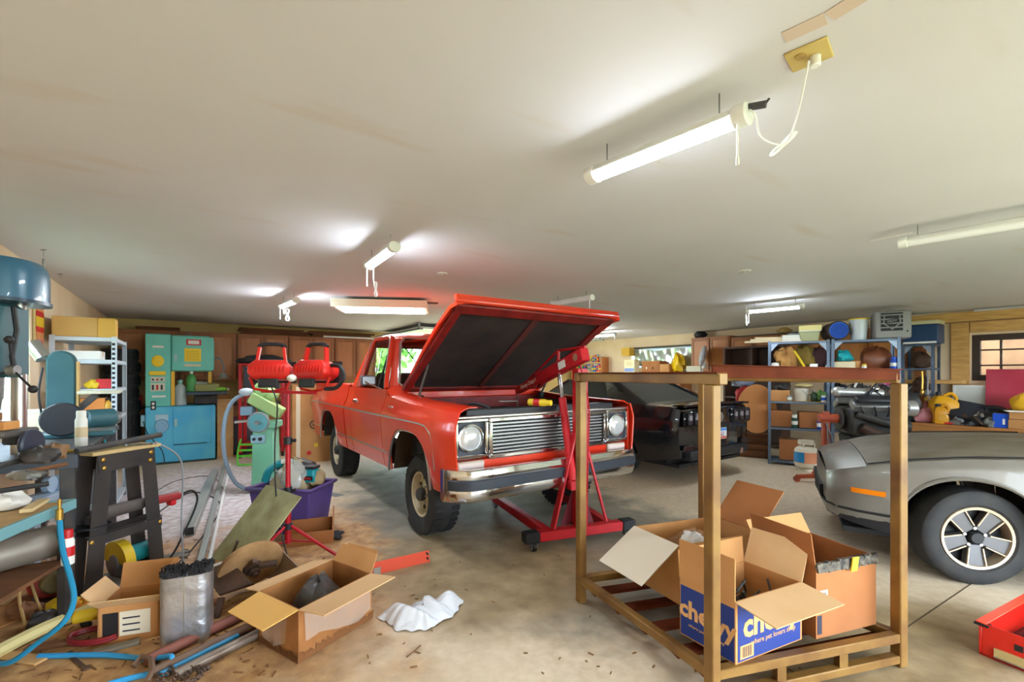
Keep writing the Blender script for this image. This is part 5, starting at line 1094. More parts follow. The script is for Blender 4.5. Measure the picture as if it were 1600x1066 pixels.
# third shelf
closed_box('tan_carton','tan carton with torn side on the third steel shelf', sp(.17,.2,Z3), (.27,.26,.17), SA, card); bucket('white pail on the third steel shelf', sp(.46,.2,Z3), .11, .2, mat('dirty white pail',(206,200,182),.5)); bottle('dark green glass jar beside the white pail', sp(.63,.14,Z3), .045, .17, mat('dark green glass',(50,70,50),.2), gry, 'jar','jar'); lump('plant_clump','green plastic plant clump on the third steel shelf','plant', sp(.72,.18,Z3), (.07,.07,.09), mat('plant green',(90,130,70),.8), 41, .4); lump('rope_coil','tan rope coil on the white pail','rope', sp(.50,.2,Z3+.22), (.14,.1,.04), mat('rope tan',(196,176,120),.9), 43, .1)
lump('dark_parts','heap of dark metal parts at the left of the third shelf','parts', sp(.2,.2,Z3+.173), (.1,.1,.06), dkgrey, 45, .3)
for j, (a, c_) in enumerate(((.95,'dark hose coil behind the engine on the third shelf'),(1.2,'black parts bundle behind the engine on the third shelf'),(1.45,'dark canvas bundle at the right of the third shelf'))): lump('parts_bundle', c_, 'parts', sp(a,.2,Z3), (.13,.15,.15), [blk,dkgrey,mat('dark canvas',(70,62,56),.9)][j], 50+j, .3)
lump('pink_cloth','bright pink cloth on the dark bundle behind the engine','cloth', sp(1.5,.12,Z3+.27), (.09,.07,.05), mat('bright pink',(210,70,150),.7), 61, .2)
# fourth and bottom shelf
closed_box('brown_carton','left brown carton on the fourth steel shelf', sp(.18,.22,Z2), (.3,.3,.26), SA, card_d); closed_box('brown_carton','right brown carton on the fourth steel shelf', sp(.56,.22,Z2), (.28,.3,.25), SA+.06, card_d)
spray_can('paint_can','green and white can between two brown cartons', sp(.37,.06,Z2), (mat('dark green can',(30,70,56),.4),wht,wht), .045, .17)
closed_box('brown_carton','brown carton on the bottom steel shelf by the propane tank', sp(.33,.24,Z1), (.34,.3,.33), SA, card_d); closed_box('brown_carton','brown carton on the bottom shelf behind the engine stand', sp(1.15,.22,Z1), (.4,.3,.3), SA, card_d)
closed_box('brown_carton','brown carton on the fourth shelf behind the engine', sp(1.2,.22,Z2), (.36,.3,.2), SA, card)
# round tan board, grey cloth and red bag between car and shelving
tb = at(1182,0,7.8)
tag(MB(rotm('X',78)).prism([(.3*math.cos(2*PI*i/28),.42*math.sin(2*PI*i/28)) for i in range(28)],0,.03).build('fibreboard_disc', mat('tan fibreboard',(190,124,66),.7), loc=(tb.x,tb.y,.86), rz=SA), 'rounded tan fibreboard panel leaning between black car and shelving','panel')
t = thing('crate_stack','dark wooden crate standing behind the black car by the shelving','crate', (at(1178,0,7.95).x,7.98,0), SA); MB().bx(-.25,.25,-.08,.35,0,.40).build('crate_body', lumber, t, bevel=.005)
for z in (.03,.15,.27): MB().bx(-.25,.25,-.1,-.081,z,z+.09).build('slat', lumber, t, bevel=.003)
lump('grey_cloth','blue grey cloth bundle high behind the black car','cloth', (at(1160,0,8.7).x,8.7,1.22), (.22,.16,.13), mat('blue grey cloth',(140,150,170),.9), 71, .25); lump('red_bag','red bag wedged behind the black car','bag', (at(1162,0,8.6).x,8.55,.92), (.17,.13,.17), mat('dark red bag',(170,30,40),.6), 72, .2)
t = thing('side_table','small dark table behind the black car holding bags','table', (at(1160,0,8.7).x,8.68,0), SA); MB().bx(-.28,.28,-.25,.25,.86,.9).build('table_top', dkw, t)
for x in (-.24,.24):
    for y in (-.2,.2): MB().bx(x-.02,x+.02,y-.02,y+.02,0,.86).build('leg', dkw, t)
lump('grey_cushion','grey cushion stacked on the red bag','cushion', (at(1160,0,8.7).x+.12,8.85,.902), (.12,.12,.2), gry, 73, .1)
# ------------------------------------------------------------------ propane tank
pt = thing('propane_tank','white propane tank with blue and orange label before the shelving','propane tank', (at(1258,735,6.85).x,6.83,0), SA+R(8)); pw = mat('cream tank paint',(222,212,190),.45)
MB().lathe([(.10,0),(.11,.0),(.11,.04),(.10,.04)],24).build('foot_ring', pw, pt); MB().lathe([(.02,.035),(.10,.045),(.145,.08),(.155,.13),(.155,.28),(.145,.33),(.10,.37),(.04,.385),(.001,.385)],28).build('vessel', pw, pt)
MB().lathe([(.156,.13),(.1565,.13),(.1565,.29),(.156,.29)],28).build('label_orange', mat('orange print',(226,150,110),.5), pt)
arcp = [( .158*math.cos(a), .158*math.sin(a)) for a in [R(180+i*9) for i in range(9)]]; MB().loft([[(x,y,.14) for x,y in arcp],[(x,y,.29) for x,y in arcp]], closed=False, cap=False).build('label_blue', mat('label blue',(30,130,190),.5), pt)
MB().lathe([(.10,.40),(.105,.40),(.105,.46),(.10,.46)],20).build('collar', pw, pt)
for a in (0,2.1,4.2): MB().cyl((.1*math.cos(a),.1*math.sin(a),.36),(.102*math.cos(a),.102*math.sin(a),.41),.015).build('collar_post', pw, pt)
MB().cyl((0,0,.385),(0,0,.43),.022).cyl((-.03,0,.44),(.03,0,.44),.02).build('valve', mat('brass',(190,150,70),.35,.8), pt)
# ------------------------------------------------------------------ engine on a stand
orng = mat('rusty orange paint', (176,74,38), .55, c2=(140,56,30), scale=6)
EA = math.atan2(-.25,.97)
es = thing('engine_stand','orange engine stand carrying a dark engine before the shelving','engine stand', (at(1290,0,6.1).x,6.1,0), EA)
MB().bx(-.04,.04,-.04,.04,.10,.95).build('upright', orng, es, bevel=.004); MB().bx(-.08,.75,-.03,.03,.06,.12).build('base_beam', orng, es, bevel=.004); MB().bx(-.03,.03,-.35,.35,.06,.115).build('cross_beam', orng, es, bevel=.004); MB().beam((-.02,0,.09),(-.36,-.05,.07),.05,.05).build('rear_leg', orng, es)
for p in ((-.36,-.05),(0,-.36),(0,.36),(.75,0)):
    w_ = MB().bx(p[0]-.03,p[0]+.03,p[1]-.02,p[1]+.02,.045,.06).build('caster', galv, es); MB().cyl((p[0],p[1]-.02,.04),(p[0],p[1]+.02,.04),.04,.04,18).cyl((p[0],p[1]-.023,.04),(p[0],p[1]+.023,.04),.02,.02,12).build('caster_wheel', orng, w_)
MB().cyl((-.08,0,.86),(.14,0,.86),.06,.06,18).build('head_tube', orng, es); MB().cyl((.14,0,.86),(.16,0,.86),.15,.15,20).build('mount_plate', dkgrey, es)
MB().tube(smooth_path([(-.02,-.06,.80),(.06,-.10,.55),(.12,-.11,.30),(.16,-.11,.22),(.12,-.11,.18),(.05,-.1,.3),(.0,-.09,.55),(.0,-.06,.8)]),.008,6).build('hanging_hose', mat('grey rubber hose',(110,110,112),.5), es)
eg = thing('engine','large dark automotive engine with aluminium intake on the orange stand','engine', (es.location.x,es.location.y,.0), EA)
MB().bx(.20,.82,-.24,.24,.66,1.02).build('engine_block', dkgrey, eg, bevel=.03); MB().prism([(.22,.5),(.78,.5),(.82,.66),(.2,.66)],-.16,.16,'xz').build('oil_pan', black, eg, bevel=.02)
for s in (-1,1):
    MB(T(.5,s*.23,1.03) @ rotm('X',-35*s)).bx(-.30,.30,-.08,.08,-.02,.08).build('cylinder_head', mat('dull alloy',(120,120,118),.45,.6), eg, bevel=.015); MB(T(.5,s*.27,1.12) @ rotm('X',-35*s)).bx(-.28,.28,-.06,.06,-.02,.05).build('valve_cover', blk, eg, bevel=.02)
alum = mat('cast aluminium',(176,174,170),.4,.7)
MB().cyl((.12,-.05,1.22),(.62,-.05,1.2),.06,.06,16).sph((.12,-.05,1.22),(.075,.07,.07)).build('intake_plenum', alum, eg); MB().beam((.30,-.08,1.28),(.40,-.12,1.52),.05,.025).build('bracket', mat('pale grey bracket',(190,190,186),.5), eg, bevel=.004); MB().beam((.52,-.06,1.27),(.60,-.1,1.47),.05,.06).build('throttle_block', mat('tan cast part',(206,170,116),.5), eg, bevel=.01); MB().sph((.52,-.12,1.26),.045).build('throttle_ball', chrome, eg)
MB().cyl((.80,-.14,1.02),(.94,-.14,1.02),.10,.10,20).build('alternator', alum, eg, bevel=.015); MB().cyl((.82,0,.78),(.90,0,.78),.15,.15,24).build('crank_pulley', black, eg); MB().cyl((.62,-.28,.84),(.72,-.30,.82),.055,.06,14).build('water_neck', alum, eg)
MB().tube(smooth_path([(.30,-.28,.78),(.5,-.33,.68),(.75,-.32,.64),(.95,-.25,.62)]),.06,10).build('exhaust_pipe', mat('rusty dark pipe',(80,60,50),.6,.4), eg); MB().tube(smooth_path([(.25,-.28,.95),(.5,-.32,.86),(.8,-.3,.80)]),.045,10).build('exhaust_manifold', dkgrey, eg)
for q in range(4): MB().tube(smooth_path([(.25+q*.15,-.26,1.08),(.27+q*.15,-.34,1.02),(.33+q*.12,-.30,.92)]),.012,6).build('spark_lead', blk, eg); 
for q in range(5): MB().sph((.26+q*.11,-.31,1.02),.010,8,5).build('bolt', chrome, eg)
rnd = random.Random(3)
for q in range(9): 
    p = Vector((.2+rnd.random()*.7,-.2+rnd.random()*.3,1.15)); MB().tube(smooth_path([p,p+Vector((rnd.uniform(-.15,.15),rnd.uniform(-.1,.1),rnd.uniform(.08,.22))),p+Vector((rnd.uniform(-.25,.3),rnd.uniform(-.15,.1),rnd.uniform(-.05,.15)))]),.008,5).build('wiring', blk, eg)
MB().cyl((.85,.05,1.05),(1.05,.05,1.10),.13,.12,18).build('fan_clutch', dkgrey, eg, bevel=.02)
# ------------------------------------------------------------------ right workbench and its clutter
BS = 10.42; BZ = .70
wbn = thing('workbench','long pine workbench under the dark paned window','workbench', rm(BS,0,0), TH)
MB().bx(0,RW-BS-.01,-12.3,-8.2,BZ-.045,BZ).build('bench_top', mat('bench pine',(188,128,70),.6,c2=(160,102,52),scale=4,stretch=(1,.3,1)), wbn, bevel=.004); MB().bx(0,.04,-12.3,-8.2,BZ-.14,BZ-.046).build('apron', MATS['bench pine'], wbn, bevel=.003)
for y in (-8.3,-9.9,-11.5):
    for x in (.05,.6): MB().bx(x,x+.09,y-.045,y+.045,0,BZ-.046).build('leg', redpine, wbn)
MB().bx(.05,.66,-12.2,-8.3,.2,.23).build('lower_shelf', MATS['bench pine'], wbn)
def bp_(px, ds, z=BZ): return on_s(px, BS+ds, z+.001)
sh3 = shelving('small blue grey steel rack standing on the left end of the workbench', rm(BS+.22,-8.22,BZ+.001), RZ, .40, .36, [.03,.45,.85,1.23], 1.245, name='bench_rack')
bl = thing('blue_cooler','dark blue cooler box on top of the small bench rack','cooler', rm(BS+.34,-8.46,BZ+1.234), RZ); MB().bx(-.22,.22,-.18,.18,0,.30).build('tub', mat('navy cooler',(38,66,104),.4), bl, bevel=.015); MB().bx(-.225,.225,-.185,.185,.301,.36).build('lid', mat('cream cooler lid',(206,196,160),.5), bl, bevel=.012); MB().bx(-.2,.2,-.19,-.181,.0,.03).build('trim_strip', clear_pl, bl)
for z, lb, m, sd in ((.45,'brown machine part on the small bench rack','x',80),(.85,'round dark motor on the upper bench rack','y',81)): lump('machine_part', lb, 'part', rm(BS+.42,-8.42,BZ+z+.004), (.12,.12,.14), mat('brown iron',(80,54,40),.7), sd, .25)
jug('fuel_jug','large yellow plastic fuel jug on the workbench', bp_(1474,.22), .30, .26, .48, mat('yellow jug plastic',(226,162,16),.4), RZ+.5)
jug('fuel_jug','smaller amber jug in front of the yellow jug on the workbench', bp_(1470,.04), .17, .15, .3, mat('amber jug plastic',(206,140,14),.4), RZ+.4)
lump('pink_bag','pink plastic bag at the left of the workbench','bag', bp_(1447,.14), (.17,.1,.12), mat('pink plastic bag',(200,130,140),.4), 82, .15)
lump('oil_rag','dark green rag at the left bench end','rag', bp_(1428,.12), (.1,.08,.06), mat('dark green rag',(40,54,44),.9), 83, .2)
for j, (px, m, lb) in enumerate(((1436,mat('brown glass',(110,60,40),.3),'brown bottle behind the pink bag'),(1447,mat('rose glass',(150,80,76),.3),'tall rose bottle behind the pink bag'),(1453,mat('amber glass',(190,130,40),.3),'amber bottle left of the yellow jug'),(1425,blk,'black bottle at the left bench end'))): bottle(lb, bp_(px,.3), .045, .34+.04*(j%2), m, [wht,yel,gry,blk][j], group='bottles on the workbench')
for j, (px, lb) in enumerate(((1441,'brass fitting hung from the small bench rack'),(1449,'grey hanging cable bundle on the small bench rack'))):
    t = MB().tube([(0,0,0),(.01,0,-.15),(0,0,-.3)],.012,6).sph((0,0,-.33),(.03,.03,.05),8,6).build('hanging_part', [MATS['brass'],gry][j], loc=on_s(px,BS+.15,1.50)); tag(t, lb, 'fitting')
bkc = thing('black_case','open black plastic case tilted on the workbench parts','case', bp_(1518,.2,BZ+.16), RZ, rot=(R(38),R(12),RZ)); MB().bx(-.26,.26,-.2,.2,0,.06).build('case_shell', mat('black case plastic',(36,40,50),.4), bkc, bevel=.01); MB().bx(-.24,.24,-.2,-.19,.062,.09).build('case_rim', blk, bkc); MB().tube([(-.08,-.2,.03),(-.08,-.25,.03),(.08,-.25,.03),(.08,-.2,.03)],.01,6).build('handle', blk, bkc)
tag(MB().bx(-.02,.0,-.62,.62,0,.58).build('red_sheet', mat('red painted panel',(168,28,52),.4,c2=(186,60,80),scale=1.5), loc=rm(RW-.2,-9.75,.95), rz=TH, bevel=.004, rot=(0,R(8),TH)), 'large red sheet panel leaning below the dark paned window','panel')
tag(MB().bx(0,.03,-.6,.6,0,.25).build('support_box', card_d, loc=rm(RW-.24,-9.75,BZ+.001), rz=TH),'brown carton strip under the large red panel','carton')
wf = thing('framed_picture','white framed picture standing on the workbench behind the black case','frame', rm(RW-.12,-8.98,BZ+.001), TH); rect_frame(MB(),-.01,.01,-.22,.22,.2,.58,.03).build('frame', wht, wf); MB().bx(.0,.008,-.19,.19,.23,.55).build('sheet', mat('grey white sheet',(214,214,206),.6), wf); MB().bx(-.01,.02,-.2,.2,0,.2).build('stand', ply, wf)
for j in range(8):
    px = 1498+j*8; lump('metal_part', ['grey cast','rusty','dark toothed','black','dull alloy','oily','silver','brown'][j]+' machine part heaped on the workbench before the black case','part', bp_(px,.06+.1*(j%3)), (.09+.02*(j%2),.09,.07+.03*(j%3)), [gry,mat('rusty iron',(110,66,40),.8),dkgrey,blk,alum,black,galv,MATS['brown iron']][j], 90+j, .35, 'machine parts on the workbench')
for j in range(4): tag(MB().tube(smooth_path([(-.2,0,.03),(-.05,.08,.10+.02*j),(.12,.0,.16),(.25,.05,.05)]),.02,8).build('rubber_hose', blk, loc=bp_(1540+j*5,.22+j*.04,BZ+.1), rz=RZ+j*.4), ['black hose draped over the machine parts, lowest','black hose draped over the machine parts, second','black hose draped over the machine parts, third','black hose draped over the machine parts, topmost'][j],'hose')
t = thing('red_tool','red and white handled tool lying beside the yellow jug','tool', bp_(1492,.03), RZ+.3); MB().beam((-.12,0,.02),(.05,0,.02),.04,.03).build('red_handle', rdp, t, bevel=.008); MB().beam((.05,0,.02),(.14,0,.02),.025,.02).build('white_tip', wht, t, bevel=.005)
t = closed_box('blue_carton','bright blue carton with white mark at the bench front', bp_(1570,.08), (.22,.14,.20), RZ, mat('bright blue card',(20,80,200),.5)); MB().bx(-.012,.012,-.0725,-.0705,.05,.13).build('white_mark', wht, t)
closed_box('flat_carton','flat brown carton at the right edge of the workbench', bp_(1603,.12), (.3,.26,.13), RZ, card); closed_box('flat_carton','upper flat brown carton at the right edge of the workbench', bp_(1603,.12,BZ+.134), (.3,.26,.10), RZ+.08, card)
lump('yellow_hat','yellow padded hat on the stacked flat cartons','hat', bp_(1600,.22,BZ+.237), (.13,.13,.14), mat('yellow cloth',(226,170,30),.8), 97, .12)
tag(MB().bx(-.14,.14,-.1,.1,0,.012).build('paper_pad', wht, loc=bp_(1594,.02,BZ+.237), rz=RZ+.3),'white paper pad on the stacked flat cartons','paper')
tag(MB().beam((0,-1.9,.0),(0,-.1,.0),.03,.03).cyl((0,-1.9,.03),(0,-.2,.03),.012).build('curtain_rod', dullchrome, loc=rm(RW-.12,-8.9,2.425), rz=TH), 'thin metal rod along the wood trim above the dark window','rod')
# ------------------------------------------------------------------ left side: benches, machines, floor clutter
def fp_(px, py, z): v = fl(px, py); v.z = z; return v
def room_of(p): d = Vector((p.x,p.y,0))-C0; return d.dot(U), d.dot(V)
dsteel = mat('dark bench steel', (64,64,68), .5, .3, c2=(84,80,76), scale=8); teal_d = mat('dark teal machine', (44,84,92), .4, c2=(56,98,104), scale=3); bluem = mat('blue hammertone', (52,104,132), .3, coat=.4); pale_st = mat('pale grey shelf steel', (190,200,206), .5)
lb_ = thing('steel_bench','dark steel workbench along the left wall carrying the drill press','workbench', C0.copy(), TH)
MB().bx(.05,.62,-6.75,-4.75,.91,.95).build('bench_top', dsteel, lb_, bevel=.004); MB().bx(.04,.625,-6.77,-6.751,.87,.952).build('front_edge', mat('blue black edge',(70,76,86),.5), lb_, bevel=.003); MB().bx(.04,.40,-6.775,-6.75,.953,.966).build('wood_strip', mat('worn wood strip',(196,168,120),.7), lb_)
for x in (.08,.56):
    for y in (-6.7,-4.82): MB().bx(x-.025,x+.045,y-.03,y+.03,0,.91).build('leg', dsteel, lb_, bevel=.003)
BT = .9515
# drill press
p = on_s(6,.33,BT); dp = thing('drill_press','blue bench drill press at the left window with a ball handle','drill press', p, R(12))
MB().bx(-.14,.14,-.2,.16,0,.03).build('base', dsteel, dp, bevel=.01); MB().cyl((0,.1,.03),(0,.1,1.1),.035,.035,20).build('column', dullchrome, dp)
rings = []
for z, k2 in ((.92,1.0),(.925,1.0),(1.06,1.0),(1.10,.98),(1.13,.93),(1.15,.82),(1.157,.5)):
    rings.append([(k2*.145*math.cos(a)*(1.0), k2*(.26 if math.sin(a) > 0 else .17)*math.sin(a), z) for a in [2*PI*i/28 for i in range(28)]])
MB().loft(rings).build('pulley_cover', bluem, dp); MB().loft([[(.155*math.cos(a), (.27 if math.sin(a) > 0 else .18)*math.sin(a), z) for a in [2*PI*i/28 for i in range(28)]] for z in (.905,.925)]).build('cover_rim', mat('dark blue rim',(30,58,76),.35), dp)
MB().bx(-.085,.035,-.12,.14,.48,.90).build('head', teal_d, dp, bevel=.02); MB().bx(-.06,.025,-.122,-.119,.62,.80).build('label_plate', mat('aged label',(150,160,150),.5), dp); MB().cyl((0,-.05,.36),(0,-.05,.48),.03,.035).cyl((0,-.05,.30),(0,-.05,.36),.018,.026).build('chuck', galv, dp)
MB().tube([(.06,-.02,.88),(.075,-.02,.75),(.06,-.03,.6),(.07,-.02,.5)],.012,6).build('motor_cable', blk, dp)
MB().cyl((.06,-.05,.52),(.10,-.05,.52),.03).build('feed_hub', galv, dp)
for a in (-38, 82, 202):
    d = Vector((math.cos(R(a)),-.35,math.sin(R(a)))).normalized(); q = Vector((.08,-.05,.52)); MB().cyl(q, q+d*.17, .006).build('feed_handle', blk, dp); MB().sph(q+d*.18,.022).build('ball_knob', blk, dp)
MB().bx(-.13,.12,-.17,.08,.15,.19).build('table', mat('worn table iron',(96,92,88),.5,.4), dp, bevel=.01); MB().bx(-.04,.04,.03,.14,.09,.149).build('table_bracket', dsteel, dp, bevel=.01); MB().cyl((.13,-.02,.10),(.16,-.02,.10),.085,.085,22).build('crank_disc', mat('blue black disc',(46,54,70),.4), dp, bevel=.008)
tag(MB().bx(-.12,.10,-.05,.05,0,.045).build('wood_block', mat('orange pine block',(206,142,76),.6), loc=dp.matrix_basis @ Vector((0,-.08,.192)), rz=R(10), bevel=.003),'pine wood block on the drill press table','wood block')
tag(MB().bx(-.09,.03,-.05,.05,0,.045).build('wood_block', mat('brown wood block',(130,84,50),.6), loc=dp.matrix_basis @ Vector((-.02,-.07,.239)), rz=R(10), bevel=.003),'smaller brown wood block on the pine block by the drill press','wood block')
# belt and disc sander
p = on_s(97,.36,BT); sd = thing('belt_sander','dark teal upright belt and disc sander on the steel bench','sander', p, R(38))
MB().prism([(-.085,.14),(.085,.14),(.085,.60)]+[(.085*math.cos(a),.60+.085*math.sin(a)) for a in [PI*i/10 for i in range(1,10)]]+[(-.085,.60)], -.06,.06,'xz').build('belt_housing', teal_d, sd, bevel=.012); MB().bx(.086,.10,-.05,.05,.18,.60).build('sanding_belt', mat('tan abrasive',(196,160,100),.9), sd)
MB().bx(.1,.36,-.16,.14,.34,.365).build('work_table', mat('pale sander table',(206,202,180),.45), sd, bevel=.006); MB().beam((.1,0,.22),(.2,0,.33),.05,.05).build('table_arm', dsteel, sd); MB().bx(-.16,.32,-.12,.12,0,.04).build('base', teal_d, sd, bevel=.01); MB().bx(-.06,.10,-.08,.06,.04,.16).build('pedestal', dsteel, sd, bevel=.01)
MB().cyl((.02,-.17,.15),(.02,-.13,.15),.13,.13,28).build('disc_guard', mat('black guard',(38,40,46),.45), sd, bevel=.01); MB().cyl((.14,-.1,.14),(.32,-.02,.14),.075,.075,20).build('motor', teal_d, sd, bevel=.015); MB().cyl((.30,-.03,.14),(.34,-.01,.14),.05,.05,16).build('motor_end', galv, sd)
MB().cyl((-.10,-.02,.62),(-.17,.02,.74),.05,.05,16).build('dust_port', dullchrome, sd)
MB().tube(smooth_path([(-.1,-.06,.15),(-.12,-.07,.35),(-.1,-.06,.55)]),.008,6).build('power_cord', blk, sd)
spray_can('spray_can','white spray can with black and yellow print on the steel bench', on_s(127,.575,BT), (wht,mat('can print',(214,190,150),.5),wht), .034, .21)
for j, (px, s, m, r, lb) in enumerate(((60,.5,dsteel,(.1,.06,.05),'dark grinder head lying on the steel bench'),(40,.56,galv,(.08,.04,.025),'small steel clamp on the front of the steel bench'),(85,.54,mat('brown tin',(130,96,60),.6),(.06,.06,.05),'brown tin on the steel bench before the sander'),(150,.42,mat('rust lump',(130,80,50),.8),(.08,.06,.05),'rusty part on the steel bench right of the spray can'),(162,.3,alum,(.09,.07,.06),'pale motor part at the back of the steel bench'))): lump('bench_part', lb, 'part', on_s(px,s,BT), r, m, 110+j, .25)
t = thing('light_box','cream box beside the window on the steel bench','box', on_s(52,.12,BT), TH); MB().bx(-.1,.1,-.1,.1,0,.18).build('carton', mat('cream card',(226,212,180),.7), t, bevel=.004); MB().bx(-.105,.105,-.105,.105,.181,.20).build('lid', wht, t)
# wall sign shaped like a surfboard
s0, y0 = room_of(on_s(58,0)); sg = thing('surfboard_sign','red and yellow surfboard shaped sign on the left wall','sign', rm(.003,y0,1.65), TH)
MB().bx(0,.012,-.17,.17,0,.6).build('backing_board', mat('aged ivory board',(206,180,120),.7), sg, bevel=.002)
def surf(z): return .125*math.sqrt(max(0,1-((z-.3)/.29)**2))**.8
for z0, z1, m, nm in ((.012,.13,mat('pink print',(196,96,100),.5),'tail'),(.132,.20,mat('orange sign print',(206,130,70),.5),'lower_band'),(.202,.25,rdp,'stripe'),(.252,.345,yel,'yellow_band'),(.347,.395,rdp,'stripe'),(.397,.46,MATS['orange sign print'],'upper_band'),(.462,.59,mat('dark red print',(150,30,36),.5),'nose_band')):
    zs = [z0+(z1-z0)*i/8 for i in range(9)]; MB().prism([(-surf(z),z) for z in zs]+[(surf(z),z) for z in reversed(zs)], .013, .02, 'yz').build(nm, m, sg)
# pale steel shelf with cartons
gs = thing('steel_shelf','pale grey slotted steel shelf beside the bandsaw with cartons on top','shelving', rm(.06,-4.37,0), TH)
for x in (0,.5):
    for y in (0,.9):
        MB().bx(*sorted((x,x+(.04 if x == 0 else -.04))),y-.002,y+.002,0,1.84).bx(x-.002,x+.002,*sorted((y,y+(.04 if y == 0 else -.04))),0,1.84).build('post', pale_st, gs)
sl = MB()
for i in range(34): sl.bx(.465,.49,-.004,-.0021,.1+i*.05,.125+i*.05)
sl.build('post_slots', blk, gs)['kind'] = 'stuff'
for z in (.1,.55,1.0,1.30,1.60,1.83): MB().bx(.004,.496,.004,.896,z-.04,z).build('shelf', pale_st, gs, bevel=.002)
def gsp(x,y,z): return rm(.06+x,-4.37+y,z+.001)
t = closed_box('large_carton','large weathered carton on top of the pale steel shelf', gsp(.2,.35,1.83), (.4,.62,.2), TH+.03, mat('weathered card',(206,164,96),.8)); closed_box('small_carton','small printed carton at the right on the pale steel shelf', gsp(.42,.12,1.83), (.14,.2,.2), TH, mat('yellow print card',(206,160,70),.7))
closed_box('white_carton','white flat carton on the upper shelf beside the sander', gsp(.2,.2,1.60), (.34,.3,.09), TH, wht); closed_box('orange_carton','orange carton on the middle shelf beside the sander', gsp(.3,.16,1.0), (.2,.2,.2), TH, mat('orange card',(206,130,60),.7)); closed_box('brown_carton','brown carton on the third shelf of the pale steel rack', gsp(.14,.18,1.0), (.16,.2,.16), TH, card)
spray_can('spray_can','teal can low on the pale steel shelf', gsp(.42,.06,.55), (tealp,wht,tealp), .035, .19); closed_box('red_carton','small red carton on the shelf level with the sander top', gsp(.4,.15,1.30), (.14,.14,.1), TH, rdp); lump('yellow_part','yellow plastic part on the pale steel shelf','part', gsp(.3,.1,1.30), (.06,.05,.05), yel, 120, .2); bottle('amber bottle on the pale steel shelf', gsp(.42,.1,1.0), .04, .2, mat('amber plastic',(206,160,50),.4), blk)
closed_box('grey_carton','grey carton on the lowest shelf of the pale steel rack', gsp(.25,.3,.1), (.4,.4,.3), TH, gry)
# teal edged lower table
P1, P2 = Vector((-2.56,2.66,0)), Vector((-2.38,2.05,0)); tb_ = thing('teal_table','teal framed low table with plywood top at the left edge','table', (P1.x,P1.y,0)); tz = .72
Q = [Vector((0,0,0)), P2-P1, P2-P1-U*.36, -U*.55]
MB().prism([(q.x,q.y) for q in Q], tz-.03, tz-.002).build('table_top', mat('plywood table top',(190,158,106),.7,c2=(150,120,80),scale=5), tb_)
tealst = mat('teal painted steel',(112,160,166),.45)
for a, b2 in ((0,1),(1,2),(0,3)): MB().beam(Q[a]+Vector((0,0,tz-.025)), Q[b2]+Vector((0,0,tz-.025)), .025, .055).build('edge_rail', tealst, tb_, bevel=.003)
for q in (Q[0]*.96-U*.04, Q[1]*.94-U*.04, Q[2]+U*.04, Q[3]+U*.05): MB().beam(q, q+Vector((0,0,tz-.05)), .045, .045).build('leg', dsteel, tb_)
MB().prism([(q.x*.95-.02,q.y*.95) for q in Q], .36, .38).build('lower_shelf', lumber, tb_)
def tt(px, Y, z): return Vector(((px-800)/FPX*Y, Y, z))
tag(MB().bx(-.12,.12,-.025,.025,0,.018).build('wood_strip', mat('pale strip',(214,190,140),.6), loc=(-2.62,2.5,tz+.001), rz=R(-60)),'pale wood strip on the teal table','strip'); lump('white_rag','white rag on the back of the teal table','rag',(-2.75,2.45,tz),(.1,.12,.05),wht,131,.2)
t = thing('gas_canister','grey metal canister lying on the shelf under the teal table','canister', Vector((-2.74,2.53,.476)), R(-22)); MB().cyl((0,-.2,0),(0,.16,0),.092,.092,22).build('drum', mat('dull grey drum',(150,140,128),.45,.4), t, bevel=.01); MB().cyl((0,-.23,0),(0,-.2,0),.08,.085,22).build('end_cap', mat('tan canister end',(150,120,80),.6), t, bevel=.006)
spray_can('spray_can','small white can under the teal table beside the hose', Vector((-2.50,2.56,.382)), (wht,rdp,rdp), .03, .16)
bhose = mat('blue air hose',(24,130,170),.4); bhose2 = mat('bright blue hose',(50,150,206),.4)
t = thing('air_hose','blue air hose with brass fitting hanging from the teal table','hose', (0,0,0)); MB().tube(smooth_path([at(93,812,2.45),at(98,860,2.42),at(112,910,2.38),at(115,940,2.35),at(100,972,2.3),at(60,1004,2.28),Vector((-2.5,2.25,.02)),Vector((-2.72,2.3,.02))]),.013,8).build('hose', bhose, t); MB().cyl(at(93,812,2.45),at(93,796,2.45),.016).cyl(at(93,796,2.45),at(93,780,2.45),.008).build('brass_fitting', MATS['brass'], t)
# black A-frame stand with grinder
A1, A2 = Vector((-2.66,2.82,0)), Vector((-2.53,3.32,0)); ad = (A2-A1).normalized(); an = Vector((ad.y,-ad.x,0)); st = thing('trestle_stand','black steel trestle stand with brass bolts and a plank top','stand', (A1+A2)/2); blks = mat('black stand paint',(44,40,40),.5,c2=(58,52,48),scale=6)
hl_ = (A2-A1).length/2
stM = Matrix(((ad.x,an.x,0,0),(ad.y,an.y,0,0),(0,0,1,0),(0,0,0,1)))
for o_ in (0,-.16):
    MB(stM).prism([(-hl_,0),(-hl_+.10,0),(-.09,.93),(-.18,.93)],o_-.004,o_,'xz').build('leg', blks, st); MB(stM).prism([(hl_,0),(hl_-.10,0),(.09,.93),(.18,.93)],o_-.004,o_,'xz').build('leg', blks, st)
    MB(stM).prism([(-.17,.82),(.17,.82),(.18,.93),(-.18,.93)],o_+.001,o_+.005,'xz').build('top_plate', blks, st); MB(stM).bx(-.23,.23,o_+.001,o_+.006,.36,.42).build('cross_bar', blks, st)
    if o_ == 0:
        for x, z in ((-.15,.90),(-.145,.845),(.15,.90),(.145,.845),(-.215,.39),(.215,.39)): MB(stM).sph((x,.009,z),(.014,.008,.014),10,6).build('brass_bolt', MATS['brass'], st)
